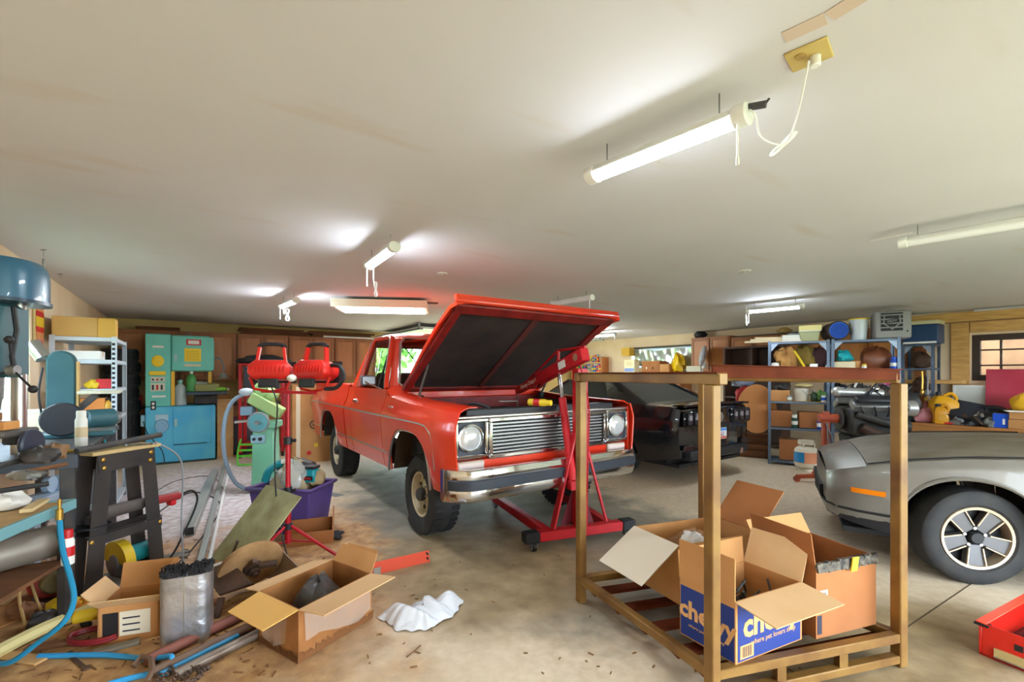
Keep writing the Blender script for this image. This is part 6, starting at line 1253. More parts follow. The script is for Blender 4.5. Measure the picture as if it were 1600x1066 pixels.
MB(stM).bx(-.21,.22,-.17,.012,.931,.955).build('plank_top', mat('scratched plank',(186,160,112),.7), st, bevel=.003); MB(stM).bx(-.24,.24,-.155,-.006,.421,.428).build('lower_tray', blks, st)
stB = st.location
def sw(x,y,z): return stB+ad*x+an*y+Vector((0,0,z))
for i, (a, b2, r, lb) in enumerate(((( -.28,-.02,.975),(.30,-.10,1.0),.02,'thick steel bar lying across the trestle stand'),((-.20,-.09,.972),(.15,-.13,.972),.012,'thin flat bar behind the thick bar on the trestle stand'))): tag(MB().cyl(sw(*a),sw(*b2),r,r,10).build('steel_bar', dsteel), lb, 'bar')
gr = thing('angle_grinder','red and black angle grinder resting on the trestle tray','grinder', sw(.0,-.08,.432), math.atan2(ad.y,ad.x)); MB().cyl((-.12,0,.10),(.16,0,.10),.045,.04,18).build('motor_body', mat('grimy grey body',(82,74,70),.5), gr, bevel=.01); MB().cyl((.16,0,.10),(.42,-.02,.09),.032,.03,16).build('rear_handle', mat('dull red grip',(150,42,44),.45), gr, bevel=.01); MB().bx(.34,.38,-.04,.02,.03,.07).build('trigger', rdp, gr, bevel=.008); MB().cyl((-.16,0,.10),(-.16,0,.05),.04,.04).build('gear_head', dsteel, gr, bevel=.008); MB().cyl((-.16,0,.045),(-.16,0,.035),.10,.10,24).build('disc', blk, gr); MB().cyl((-.10,.02,.10),(-.06,.15,.05),.018,.022,12).cyl((-.105,.01,.10),(-.10,.03,.10),.035).build('side_handle', rdp, gr, bevel=.004)
MB().tube(smooth_path([(.42,-.02,.09),(.52,-.02,.10),(.58,0,.0),(.5,.02,-.2),(.38,.05,-.40),(.2,.1,-.425)]),.008,6).build('power_cord', blk, gr)
# chop saw on the floor
p = fl(182,914); cw = thing('chop_saw','chop saw with yellow blade guard on the floor behind the trestle','saw', (p.x,p.y,0), R(-22)); MB().bx(-.16,.16,-.14,.2,0,.05).build('base', mat('grey saw base',(130,126,118),.5), cw, bevel=.008); MB().cyl((0,0,.16),(0,.03,.16),.13,.13,30).build('blade', galv, cw); n = 16
MB().prism([(.14*math.cos(PI*i/n),.16+.14*math.sin(PI*i/n)) for i in range(n+1)]+[(.05*math.cos(PI-PI*i/n),.16+.05*math.sin(PI-PI*i/n)) for i in range(n+1)],-.015,.045,'xz').build('blade_guard', mat('guard yellow',(222,186,40),.45), cw); MB().cyl((0,-.02,.16),(0,.0,.16),.05,.05,20).build('arbor_hub', gry, cw); MB().cyl((0,.05,.18),(0,.22,.18),.06,.06,18).build('motor', tealp, cw, bevel=.01)
p = fl(222,895); tag(MB(rotm('X',70)).lathe([(.05,0),(.065,.11),(.06,.11),(.045,.01),(.001,.01)],20).build('black_cup', blk, loc=(p.x,p.y,.066), rz=R(30)),'black plastic cup lying behind the cardboard box','cup')
# red pump
p = fl(52,930); rp = thing('red_pump','red motor pump on the floor under the steel bench','pump', (p.x+.12,p.y,0), R(-40)); MB().bx(-.16,.18,-.09,.09,0,.02).build('base_plate', dsteel, rp); MB().cyl((-.14,0,.10),(.04,0,.10),.075,.075,20).build('motor', mat('faded red casing',(160,52,36),.5), rp, bevel=.015); MB().cyl((.04,0,.12),(.09,0,.12),.12,.12,22).build('volute', MATS['faded red casing'], rp, bevel=.015); MB().cyl((.09,0,.12),(.17,0,.12),.07,.06,18).build('end_housing', mat('olive casting',(130,116,76),.6), rp, bevel=.01); MB().tube(smooth_path([(0,0,.2),(-.05,-.05,.32),(-.16,-.1,.42)]),.008,6).build('white_tube', clear_pl, rp)
# cardboard box near the silver bundle
p = fl(205,1000); c0_ = Vector((p.x,p.y,0)); ex = Vector((.95,.31,0)); ey = Vector((-.31,.95,0))
t, q, h = open_box('torn_carton','small open carton with a printed label beside the silver bundle',[c0_-ex*.15,c0_+ex*.13,c0_+ex*.13+ey*.24,c0_-ex*.15+ey*.24],0,.2,{0:(.05,.05,-.02,card_in),2:(.04,.13,.0,card),3:(.07,.08,0,card_in),1:(.0,.14,0,card)})
face_panel(t, q[0], q[1], .03, .16, mat('label cream',(222,212,190),.6), 'label_sheet', .35, .85, .002); face_panel(t, q[0], q[1], .03, .16, blk, 'label_dark', .08, .33, .002)
for i in range(3): face_panel(t, q[0], q[1], .05+i*.035, .058+i*.035, ink, 'print_line', .4, .68, .003)
# silver bundle
p = fl(283,1006); sb = thing('silver_bundle','silver foil wrapped block with a dark bristly top','bundle', (p.x,p.y+.05,0), R(25)); foil = mat('crumpled foil',(200,202,208),.3,.8,c2=(120,118,116),scale=6,lo=.45,hi=.75,bump=1.0,bscale=11)
prof_ = [(.115*math.copysign(abs(math.cos(a))**.5,math.cos(a)), .085*math.copysign(abs(math.sin(a))**.5,math.sin(a))) for a in [2*PI*i/32 for i in range(32)]]
MB().loft([[(x*k2,y*k2,z) for x,y in prof_] for z,k2 in ((0,1.0),(.1,1.02),(.2,.99),(.3,1.02),(.37,1.0))]).build('foil_wrap', foil, sb)
br_ = MB(); rnd = random.Random(2)
for i in range(420):
    a = rnd.uniform(0,2*PI); r_ = math.sqrt(rnd.random())*.93; k2 = rnd.uniform(-.01,.01)
    x, y = r_*.13*math.copysign(abs(math.cos(a))**.5,math.cos(a)), r_*.085*math.copysign(abs(math.sin(a))**.5,math.sin(a)); br_.beam((x,y,.365),(x+k2,y+k2,.39+rnd.random()*.012),.006,.006)
br_.build('bristles', blk, sb)['kind'] = 'stuff'
MB().bx(-.003,.003,-.09,-.084,.0,.37).build('seam', dullchrome, sb)
# grinding wheel on a toppled iron stand
iron = mat('rusty dark iron',(70,54,46),.7,c2=(96,68,50),scale=8)
GW = at(393,885,3.0); gw = thing('grinding_wheel','old stone grinding wheel on a toppled rusty iron stand','grinding wheel', (GW.x,GW.y,0)); go = Vector((GW.x,GW.y,0))
nrm = Vector((.62,-.6,-.5)).normalized(); x_, y_, d_ = frame(nrm); MW = Matrix(((x_.x,y_.x,d_.x,0),(x_.y,y_.y,d_.y,0),(x_.z,y_.z,d_.z,GW.z+.01),(0,0,0,1)))
MB(MW).lathe([(.001,-.022),(.18,-.022),(.192,-.014),(.192,.014),(.18,.022),(.06,.022),(.001,.02)],40).build('stone', mat('tan grindstone',(170,132,88),.85,c2=(134,98,60),scale=7), gw)
MB(MW).cyl((0,0,-.05),(0,0,.10),.018,.018,12).cyl((0,0,.022),(0,0,.045),.06,.05,14).cyl((0,0,.06),(0,0,.075),.035,.035,8).build('axle', iron, gw)
MB(MW).beam((.03,.03,.05),(.12,.06,.09),.03,.03).beam((-.03,.05,.05),(-.02,.13,.08),.025,.025).build('crank_arm', iron, gw)
pl_ = [at(318,895,2.95)-go, at(344,932,2.76)-go, at(398,914,2.78)-go, at(362,880,2.98)-go]
MB().sheet(pl_,.018).build('iron_plate', iron, gw)
ft_ = fl(338,966)-go
MB().beam(at(346,934,2.76)-go, ft_, .035, .022).build('stand_leg', iron, gw); MB().beam(at(322,905,2.94)-go, fl(300,938)-go, .03, .02).build('stand_leg', iron, gw)
MB().beam(at(352,893,2.95)-go, at(372,845,3.0)-go, .018, .012).build('lever', iron, gw)
ar_ = [at(402,938,2.72),at(420,915,2.72),at(438,902,2.75),at(452,900,2.8)]
MB().loft([[p-go, p-go+Vector((.05,.06,-.02)), p-go+Vector((.05,.06,-.028)), p-go+Vector((0,0,-.008))] for p in smooth_path(ar_)]).build('curved_guard', mat('rust brown guard',(124,78,50),.7), gw)
tag(MB().sheet([at(437,855,3.15),fp_(412,905,.012),fp_(452,908,.012),at(474,893,2.98)],.008).build('steel_plate', mat('grey brown plate',(140,118,98),.6)),'grey brown steel plate lying behind the grinding wheel','plate')
tag(MB().tube([at(318,893,2.97)+Vector((0,0,.012)),at(364,878,3.02)+Vector((0,0,.012))],.012,8).build('white_stick', clear_pl),'short white stick lying on the iron grinder plate','stick')
# ------------------------------------------------------------------ middle: tripod lights, tote, mint machine, floor pieces
lred = mat('work light red', (206,36,28), .38); tpR = mat('tripod red',(176,20,36),.35)
p = fl(450,868); tr_ = thing('tripod_light','red tripod work light with two red halogen heads','work light', (p.x,p.y,0))
MB().cyl((0,0,.10),(0,0,.55),.024).cyl((0,0,.5),(0,0,.95),.019).cyl((0,0,.9),(0,0,1.33),.015).build('pole', tpR, tr_)
for z in (.52,.92): MB().cyl((0,0,z-.03),(0,0,z+.03),.031,.031,16).build('collar', blk, tr_, bevel=.004); MB().cyl((.03,0,z),(.06,0,z),.01,.016,8).build('clamp_knob', blk, tr_)
MB().cyl((0,0,.21),(0,0,.26),.036).build('leg_hub', blk, tr_, bevel=.004)
for a in (-8, 118, 245):
    d = Vector((math.cos(R(a)),math.sin(R(a)),0)); MB().cyl(d*.03+Vector((0,0,.235)), d*.44+Vector((0,0,.012)), .013).build('leg', tpR, tr_); MB().cyl(d*.02+Vector((0,0,.12)), d*.22+Vector((0,0,.12)), .007).build('leg_strut', tpR, tr_); MB().cyl(d*.42+Vector((0,0,.02)), d*.455+Vector((0,0,.008)), .017).build('foot', blk, tr_)
MB().beam((-.21,0,1.315),(.24,-.03,1.30),.022,.022).build('cross_bar', tpR, tr_)
def work_head(x, rz):
    h = MB(T(x,0,1.335) @ rotm('Z',rz) @ rotm('X',-8) @ Matrix.Scale(1.18,4)).loft([[(-.10,-.05,.06),(.10,-.05,.06),(.10,.07,.06),(-.10,.07,.06)],[(-.13,-.065,.10),(.13,-.065,.10),(.13,.09,.10),(-.13,.09,.10)],[(-.13,-.065,.15),(.13,-.065,.15),(.13,.09,.15),(-.13,.09,.15)],[(-.09,-.05,.19),(.09,-.05,.19),(.09,.06,.19),(-.09,.06,.19)]]).build('lamp_housing', lred, tr_, bevel=.006)
    M2 = T(x,0,1.335) @ rotm('Z',rz) @ rotm('X',-8) @ Matrix.Scale(1.18,4)
    for q in range(9): MB(M2).bx(-.10+q*.024,-.094+q*.024,-.072,-.06,.105,.148).build('cooling_fin', lred, h)
    MB(M2).bx(-.14,.14,.085,.10,.05,.20).build('lamp_bezel', blk, h); MB(M2).bx(-.12,.12,.1,.104,.065,.185).build('lamp_glass', lens, h)
    for sx in (-1,1): MB(M2).beam((sx*.09,0,.18),(sx*.075,0,.285),.03,.016).build('handle_bracket', lred, h)
    MB(M2).tube(smooth_path([(-.085,0,.285),(-.05,0,.305),(.05,0,.305),(.085,0,.285)]),.014,8).build('handle', blk, h)
    MB(M2).bx(-.06,.06,-.075,-.05,.0,.06).build('junction_box', blk, h, bevel=.006); MB(M2).tube([(-.13,.0,.08),(-.10,0,.0),(0,0,-.02),(.10,0,.0),(.13,0,.08)],.010,6).build('yoke', lred, h)
    return M2
work_head(-.14, 14); M2 = work_head(.20, -18)
MB(M2).tube(smooth_path([(.13,0,.16),(.2,.0,.15),(.24,0,.08),(.19,0,.01),(.1,0,.0)]),.014,8).build('rear_guard', blk, tr_)
MB().tube(smooth_path([(-.1,-.07,1.36),(-.06,-.05,1.2),(-.085,-.04,.9),(-.07,-.05,.5),(-.02,-.06,.2),(.05,-.1,.01)]),.006,6).build('power_cord', blk, tr_); MB().sph((.04,-.02,1.42),(.04,.03,.03)).build('wing_nut', wht, tr_)
# purple tote with tool bag
TC = Vector((-2.06,4.28,0)); tr0 = R(-8); tt_ = thing('storage_tote','purple plastic storage tote filled with tools behind the tripod','tote', TC, tr0); purp = mat('purple tote plastic',(84,66,126),.45)
def rr_(w,d,z,k=.05): return [(sx*(w-k*(1-math.cos(a))) if False else sx*w, sy*d, z) for sx,sy,a in ((-1,-1,0),(1,-1,0),(1,1,0),(-1,1,0))]
MB().loft([rr_(.25,.17,0),rr_(.30,.21,.40),rr_(.325,.235,.40),rr_(.325,.235,.43),rr_(.295,.205,.43),rr_(.245,.165,.02)]).build('tub', purp, tt_, bevel=.012)
lump('bag_filler','crumpled tan paper sacks filling the purple tote','paper', TC+Vector((.0,.0,.10)), (.2,.13,.3), mat('crumpled tan sack',(170,150,116),.8), 140, .2)
mk_ = thing('tool_bag','teal and black tool bag lying in the purple tote','bag', TC+Vector((-.05,.04,.44)), tr0); MB().tube(smooth_path([(-.22,-.05,.0),(-.17,-.06,.10),(-.06,-.06,.17),(.06,-.05,.18)]),[.035]*18+[.03],8).build('teal_strap', tealp, mk_)
mbk = MB(); rough_blob(mbk,(.05,.05,.08),(.2,.12,.12),.15,141); mbk.build('black_body', blk, mk_); MB().box((.22,-.04,.07),(.16,.10,.13)).build('teal_pouch', tealp, mk_, bevel=.015); MB().box((.22,-.04,.145),(.17,.11,.025)).build('pouch_rim', blk, mk_, bevel=.005); lbm = MB().bx(.15,.29,-.094,-.091,.03,.07).build('brand_label', blk, mk_); text('brand_lettering','makita',.042,rdp,mk_,face_M((.22,-.095,.05),(1,0,0),(0,0,1)),.0006)
for i in range(4): MB().bx(-.02+i*.022,-.005+i*.022,-.1,-.05,.18,.215).build('white_clip', wht, mk_)
lump('plastic_bag','crinkled clear plastic bag on the purple tote','plastic bag', TC+Vector((.04,-.08,.41)), (.13,.08,.13), mat('crinkled plastic',(206,206,200),.2,alpha=.65), 143, .3); lump('tan_rag','tan rag hanging at the right rim of the tote','rag', TC+Vector((.22,.02,.41)), (.07,.1,.08), mat('tan rag cloth',(160,138,100),.9), 144, .2)
# leaning board
A_, B_, C_, D_ = fl(331,872), fl(386,892), at(472,777,3.42), at(418,758,3.78); A_.z = B_.z = .004
tag(MB().sheet([A_,B_,C_,D_],.012).build('leaning_board', mat('moss stained board',(176,174,130),.6,c2=(132,126,84),scale=5)), 'mossy yellow green board leaning against the purple tote','board')
# wooden tray
p = fl(470,853); wt_ = thing('wooden_tray','small open wooden tray with slanted side behind the tripod foot','tray', (p.x+.03,p.y+.12,0), R(20)); trw = mat('varnished tray wood',(150,92,46),.5)
MB().bx(-.19,.19,-.12,.12,0,.012).build('tray_floor', trw, wt_); MB().bx(-.19,.19,-.12,-.108,.012,.11).build('front_side', trw, wt_, bevel=.002); MB().bx(-.19,.19,.108,.12,.012,.16).build('back_side', trw, wt_, bevel=.002)
for x in (-.19,.178): MB().prism([(-.108,.012),(.108,.012),(.108,.26),(.03,.26),(-.108,.11)],x,x+.012,'yz').build('end_side', trw, wt_)
# mint green machine
mint = mat('mint machine paint',(120,196,160),.45,c2=(140,206,176),scale=3); mint2 = mat('pale green casting',(158,188,120),.5)
p = at(415,0,5.75); mm = thing('surface_grinder','mint green tool grinder on a pedestal with handwheel and grey hose','grinder', (p.x,p.y,0), R(12))
MB().loft([[(-.17,-.16,0),(.17,-.16,0),(.17,.2,0),(-.17,.2,0)],[(-.13,-.12,.06),(.13,-.12,.06),(.13,.16,.06),(-.13,.16,.06)],[(-.12,-.1,.78),(.12,-.1,.78),(.12,.14,.78),(-.12,.14,.78)]]).build('pedestal', mint, mm, bevel=.01); MB().bx(-.16,.16,-.13,.16,.78,.86).build('saddle', mint, mm, bevel=.01); MB().bx(-.10,.0,.02,.14,.86,1.22).build('column', mint, mm, bevel=.01)
MB(T(.02,-.06,1.06) @ rotm('Y',32)).bx(-.2,.22,-.07,.07,-.07,.08).build('wheel_head', mint2, mm, bevel=.015); MB(T(-.0,-.02,1.24) @ rotm('Y',32)).cyl((-.12,0,0),(.16,0,0),.085,.085,20).build('motor', mint2, mm, bevel=.015); MB().cyl((-.01,-.115,1.25),(-.01,-.10,1.25),.075,.075,20).build('motor_vent', mat('vent green',(146,180,110),.5), mm)
MB().cyl((-.03,-.19,.86),(-.03,-.16,.86),.115,.115,24).build('handwheel_disc', mat('blue green wheel',(96,160,170),.4), mm); MB().tube([(-.03+.115*math.cos(a),-.18,.86+.115*math.sin(a)) for a in [2*PI*i/20 for i in range(20)]],.014,6,closed=True).build('handwheel_rim', gry, mm); MB().cyl((-.03,-.24,.86),(-.03,-.16,.86),.025).build('handwheel_hub', galv, mm)
MB().beam((-.12,-.06,.88),(-.32,-.1,.86),.04,.03).build('table_arm', alum, mm, bevel=.005); MB().bx(-.26,-.12,-.1,.02,.94,1.05).build('switch_box', mat('blue grey box',(120,150,170),.5), mm, bevel=.008); MB().bx(-.13,.03,-.135,-.101,.60,.70).build('control_plate', mat('pale blue plate',(150,190,206),.5), mm, bevel=.004); MB().cyl((-.09,-.15,.65),(-.09,-.135,.65),.018).cyl((-.02,-.15,.65),(-.02,-.135,.65),.022).build('control_knob', blk, mm)
MB().tube(smooth_path([(-.02,-.05,1.20),(-.18,-.05,1.22),(-.36,-.08,1.10),(-.44,-.1,.80),(-.42,-.1,.4),(-.3,-.12,.12),(-.1,-.2,.03)]),.024,8).build('coolant_hose', mat('grey blue hose',(130,150,168),.45), mm); MB().sph((-.2,-.06,1.23),(.09,.05,.05)).build('hose_wrap', mat('silver tape',(180,186,196),.35), mm)
t = bucket('rusty open can standing right of the mint green machine', Vector((at(448,0,5.6).x,5.55,0)), .11, .22, mat('rusty tin',(120,90,66),.6), None, 'can', 'tin_can')
# metal lengths on the floor
def floor_bar(name, label, a, b2, w, m, square=True, z=None):
    A, B = fl(*a), fl(*b2); zz = (w/2+.001) if z is None else z; A.z = B.z = zz; o_ = (A+B)/2
    mb = MB(); mb.beam(A-o_, B-o_, w, w) if square else mb.cyl(A-o_, B-o_, w/2, w/2, 12)
    return tag(mb.build(name, m, loc=o_, bevel=.004 if square else 0), label, 'bar')
alus = mat('pale aluminium',(186,190,188),.4,.5)
b1 = floor_bar('square_tube','pale square aluminium tube with an open dark end on the floor',(336,742),(296,838),.085,alus); A, B = fl(296,838), fl(336,742); dd = (A-B).normalized(); A.z = .0435; MB().box((0,0,0),(.001,.001,.001))
o_ = b1.location; MB().beam(A-o_-dd*.002, A-o_+dd*.002, .065, .065).build('open_end', blk, b1)
floor_bar('metal_strip','long pale metal strip lying right of the square tube',(352,726),(312,888),.045,alus); floor_bar('metal_pipe','thin white pipe lying beside the long metal strip',(359,727),(326,884),.03,clear_pl,False); floor_bar('metal_strip','short grey strip lying near the blue machine base',(348,738),(336,800),.02,galv)
for i, (a, b2, w, m, lb) in enumerate((((228,1042),(404,956),.055,mat('rusty red pipe',(140,84,72),.65,c2=(110,66,52),scale=6),'rusty red pipe with a slot, lying left of the torn box'),((238,1060),(428,968),.05,mat('brown iron pipe',(120,92,72),.6,c2=(90,68,54),scale=6),'brown iron pipe lying in the middle of the pipe bundle'),((272,1064),(418,990),.05,mat('galvanised old pipe',(140,126,112),.45,.5,c2=(104,88,74),scale=6),'grey steel pipe lying nearest in the pipe bundle'),((250,1062),(372,1000),.032,bhose2,'light blue pipe between the two iron pipes'))): floor_bar('iron_pipe', lb, a, b2, w, m, False, None if i != 3 else .02)
def hose(name, label, pts, r, m, cat='hose'): return tag(MB().tube(smooth_path(pts), r, 8).build(name, m), label, cat)
def fp(px, py, z): v = fl(px,py); v.z = z; return v
hose('blue_hose','bright blue hose looping on the floor at the bottom left',[fp(60,1030,.014),fp(160,1028,.014),fp(230,1034,.014),fp(268,1042,.05),fp(250,1052,.014),fp(190,1068,.014),fp(120,1090,.014)],.013,bhose2)
hose('red_hose','dark red hose coiled on the floor left of the torn carton',[fp(150,1000,.012)+Vector((.13*math.cos(a),.08*math.sin(a),.002*a)) for a in [i*.6 for i in range(22)]],.011,mat('dark red hose',(130,28,36),.45))
hose('foam_pipe','pale yellow foam pipe lying at the bottom left corner',[fp(-30,1044,.036),fp(60,996,.036),fp(148,958,.036)],.034,mat('pale yellow foam',(214,200,140),.7),'pipe')
hose('extension_cord','black extension cord trailing across the dusty floor',[fp(250,800,.006),fp(300,770,.006),fp(345,790,.006),fp(300,860,.006),fp(250,900,.006)],.006,blk,'cord'); hose('thin_cable','thin dark cable lying before the bandsaw',[fp(235,775,.004),fp(275,752,.004),fp(330,745,.004),fp(352,770,.004)],.004,blk,'cable')
tag(MB().tube([fp(208,1052,.03),fp(222,1042,.05),fp(236,1050,.06),fp(238,1066,.05),fp(230,1075,.03)],.014,6).build('iron_hook', mat('rusted hook',(110,84,66),.7)), 'rusty iron hook on the blue hose','hook')
t = MB(); 
for i in range(40): 
    a = i*.5; t.tube([fp(285,1064,.02)+Vector((.09*math.cos(a)+.01*math.cos(q),.05*math.sin(a*1.3),.012+.010*math.sin(q))) for q in [2*PI*k2/8 for k2 in range(8)]],.004,4,closed=True)
tag(t.build('rusty_chain', iron), 'heap of rusty chain at the bottom edge beside the pipes','chain')
# floor clutter at the far left
for i, (px, py, r, m, nm, lb) in enumerate(((18,905,(.08,.06,.07),mat('purple plastic',(120,40,160),.45),'purple_case','small purple plastic case on the floor at the left edge'),(100,965,(.09,.07,.07),yel,'yellow_drill','yellow tool lying under the foam pipe'),(130,960,(.07,.06,.05),mat('orange tool',(206,130,30),.5),'orange_tool','orange tool lying beside the yellow tool'),(235,900,(.05,.05,.04),tealp,'teal_cup','teal plastic lump behind the chop saw'),(70,980,(.07,.07,.05),dsteel,'dark_motor','dark motor part on the floor by the blue hose'),(40,965,(.08,.06,.05),mat('rust brown part',(130,86,56),.8),'rusty_part','rusty part on the floor left of the hose'))): lump(nm, lb, 'tool', fp(px,py,0), r, m, 150+i, .25)
for i, (px, py, w, d, ang, m, lb) in enumerate(((60,940,.32,.2,20,card_d,'brown cardboard scrap under the steel bench'),(15,960,.3,.24,-15,card,'cardboard scrap at the far left edge'),(150,925,.25,.12,60,ply,'plywood scrap before the trestle'),(165,945,.4,.05,-35,gry,'grey metal strip before the trestle'),(260,870,.3,.05,40,galv,'grey strip beside the black cup'),(110,950,.3,.04,70,lumber,'brown stick beside the yellow tool'),(25,930,.35,.04,-60,ply,'pale stick at the left edge'),(330,905,.3,.03,15,clear_pl,'white thin strip by the grinding wheel'))):
    tag(MB().bx(-w/2,w/2,-d/2,d/2,0,.008).build('scrap_piece', m, loc=fp(px,py,.001+i*.0005), rz=R(ang)), lb, 'scrap')
# small pale blue stand seen under the bench
p = on_s(80,.33); t = thing('pale_stand','pale blue steel stand seen under the steel bench','stand', p, TH+R(70)); pbl = mat('pale blue steel',(176,200,222),.4)
MB().bx(-.28,.28,-.08,.08,.50,.56).build('stand_top', pbl, t, bevel=.005)
for x in (-.22,.22): MB().bx(x-.03,x+.03,-.05,.05,0,.5).build('leg', pbl, t)
MB().cyl((-.02,-.02,.62),(-.02,.02,.62),.06,.06,18).build('dial', pbl, t); MB().bx(.05,.2,-.05,.05,.561,.66).build('motor', pbl, t, bevel=.01)
# scattered wood chips and leaves
ch_ = MB(); rnd = random.Random(9)
for i in range(420):
    px = rnd.uniform(40,430) if i < 340 else rnd.uniform(430,1300); py = rnd.uniform(840,1060) if i < 340 else rnd.uniform(860,1060); v = fl(px,py); a = rnd.uniform(0,6.3); L2 = rnd.uniform(.006,.028)*(1 if i < 340 else .6); d = Vector((math.cos(a),math.sin(a),0)); ch_.beam(v+Vector((0,0,.003))-d*L2, v+Vector((0,0,.004))+d*L2, rnd.uniform(.003,.012), .003)
o = ch_.build('wood_chips', mat('wood chip brown',(150,110,70),.9,c2=(96,66,40),scale=2)); tag(o,'scattered wood chips and dry leaf bits on the floor','debris'); o['kind'] = 'stuff'
# ------------------------------------------------------------------ plastic wrapped carton in the foreground
wc = [Vector((-1.07,2.28,0)), Vector((-.835,2.70,0)), Vector((-1.14,2.895,0)), Vector((-1.375,2.475,0))]
t, q, h = open_box('torn_box','torn brown carton draped with clear plastic near the white bag',wc,0,.27,{0:(.19,.02,.0,card_in),3:(.17,-.03,.02,mat('golden card',(214,166,90),.8)),2:(.16,-.03,.02,card_in),1:(.06,.09,.02,card)},m=mat('torn brown card',(170,114,62),.85,c2=(140,90,46),scale=6))
clr = mat('clear wrap film',(226,214,200),.15,alpha=.28)
def film(a, b2, z0, z1, seed, u0, u1):
    rnd = random.Random(seed); n = Vector(((b2-a).y, -(b2-a).x, 0)).normalized(); n = n if n.dot((a+b2)/2) > 0 else -n
    MB().grid(lambda i, j: a.lerp(b2,u0+(u1-u0)*i)+n*(.012+.015*abs(math.sin(i*9+seed))*(1-j))+Vector((0,0,z0+(z1-z0)*j+.03*(1-j)*math.sin(i*5+seed))), 14, 5).build('plastic_film', clr, t)
film(q[0],q[1],.08,h,1,.05,.95); film(q[3],q[0],.07,h,2,.0,.8)
d = (q[0]-q[3]); n_ = Vector((d.y,-d.x,0)).normalized(); n_ = n_ if n_.dot((q[0]+q[3])/2) > 0 else -n_; pp = q[3].lerp(q[0],.5)+n_*.032+Vector((0,0,.17)); MB(face_M(pp, d, (0,0,1))).cyl((0,0,0),(0,0,.001),.02,.02,16).build('orange_sticker', mat('orange sticker',(236,130,30),.5), t)
rg_ = MB(); rnd = random.Random(6)
for a, b2 in ((q[0],q[1]),(q[3],q[0])):
    for i in range(14):
        v = a.lerp(b2,i/14); w = a.lerp(b2,(i+1)/14); v = v*1.03; w = w*1.03; rg_.add([v+Vector((0,0,.002)), w+Vector((0,0,.002)), w*1.02+Vector((0,0,.02+.04*rnd.random())), v*.99+Vector((0,0,.03+.03*rnd.random()))],[(0,1,2,3)])
rg_.build('ragged_bottom', mat('ragged card',(120,76,40),.9), t)
lump('dark_contents','dark plastic parts inside the torn carton','parts', (-1.105,2.59,.01), (.13,.15,.16), mat('dark plastic parts',(60,56,54),.35), 160, .15)
# loose cardboard behind it
def card_sheet(label, pts, m, th=.006): return tag(MB().sheet(pts, th).build('cardboard_sheet', m), label, 'cardboard')
card_sheet('long flat cardboard strip lying behind the torn carton',[at(408,928,2.95),at(440,940,2.85),at(566,884,3.05),at(540,876,3.2)],card_in); card_sheet('square cardboard flap propped up behind the torn carton',[fp(520,895,.01),fp(572,899,.01),at(591,860,3.25),at(545,848,3.35)],card); card_sheet('second flat cardboard strip under the long strip',[fp(425,945,.006),fp(462,950,.006),fp(560,900,.006),fp(535,893,.006)],card_d)
# orange red metal bar
A, B = fl(584,899), fl(672,878); o_ = (A+B)/2; dd = (B-A); L2 = dd.length
t = thing('metal_angle','bright orange red metal angle bar lying on the floor','metal bar', o_, math.atan2(dd.y,dd.x)); orr = mat('orange red enamel',(206,62,14),.6)
MB(rotm('X',-18)).bx(-L2/2,L2/2,-.002,.002,0,.085).build('face_plate', orr, t); MB().bx(-L2/2,L2/2,.0,.05,0.001,.005).build('flange', orr, t); MB().bx(-L2/2+.0,-L2/2+.05,-.004,-.001,.0,.05).build('bare_end', dullchrome, t)
for z in (.03,.065): MB().cyl((L2/2-.02,-.012,z),(L2/2-.02,.03,z),.007).build('bolt_hole', blk, t)
# white plastic bag
bgm = MB(); rnd = random.Random(12)
def bagf(i, j):
    a = 2*PI*i; k2 = .62+.42*abs(math.cos(a))**1.3+.10*math.sin(3*a+.8)+.05*math.sin(7*a)+.03*math.sin(15*a+1); r_ = .03+.97*j
    x, y = .235*r_*k2*math.cos(a), .19*r_*k2*math.sin(a)+.03*math.cos(2*a)*r_
    wr = abs(math.sin(x/.055+1.4*math.sin(y/.07+1)))*.6+abs(math.sin(y/.06+1.5*math.sin(x/.08)))*.4
    z = (.012+.085*wr+.02*math.sin(2*a+1)*r_)*(1-r_**4)+.010*abs(math.sin(9*a))*r_+.003
    return (x, y, max(.003, z))
bgm.grid(bagf, 110, 26); p = fl(660,962); tag(bgm.build('plastic_bag', mat('white plastic bag',(206,208,213),.4,bump=.3,bscale=25), loc=(p.x,p.y,0), rz=R(25), ang=70), 'crumpled white plastic bag on the floor before the truck','plastic bag')
p = fl(521,842); lump('black_glove','crumpled black glove on the floor near the tote','glove', p, (.08,.05,.035), mat('black cloth',(46,46,50),.8), 170, .45)
tag(MB().bx(-.13,.13,-.06,.06,0,.004).build('metal_sheet', mat('grey sheet metal',(150,150,148),.5,.4), loc=fp(520,773,.001), rz=R(-30)), 'flat grey metal sheet lying on the floor behind the tote','sheet')
for px, py, lb in ((680,970,'dry leaf twig on the floor below the white bag'),(647,1020,'small brown twig at the bottom centre of the floor')): tag(MB().tube([fp(px-12,py+8,.004),fp(px,py,.008),fp(px+10,py-10,.004)],.004,5).tube([fp(px,py,.006),fp(px+10,py+2,.004)],.003,5).build('twig', mat('twig brown',(110,80,50),.9)), lb, 'twig')
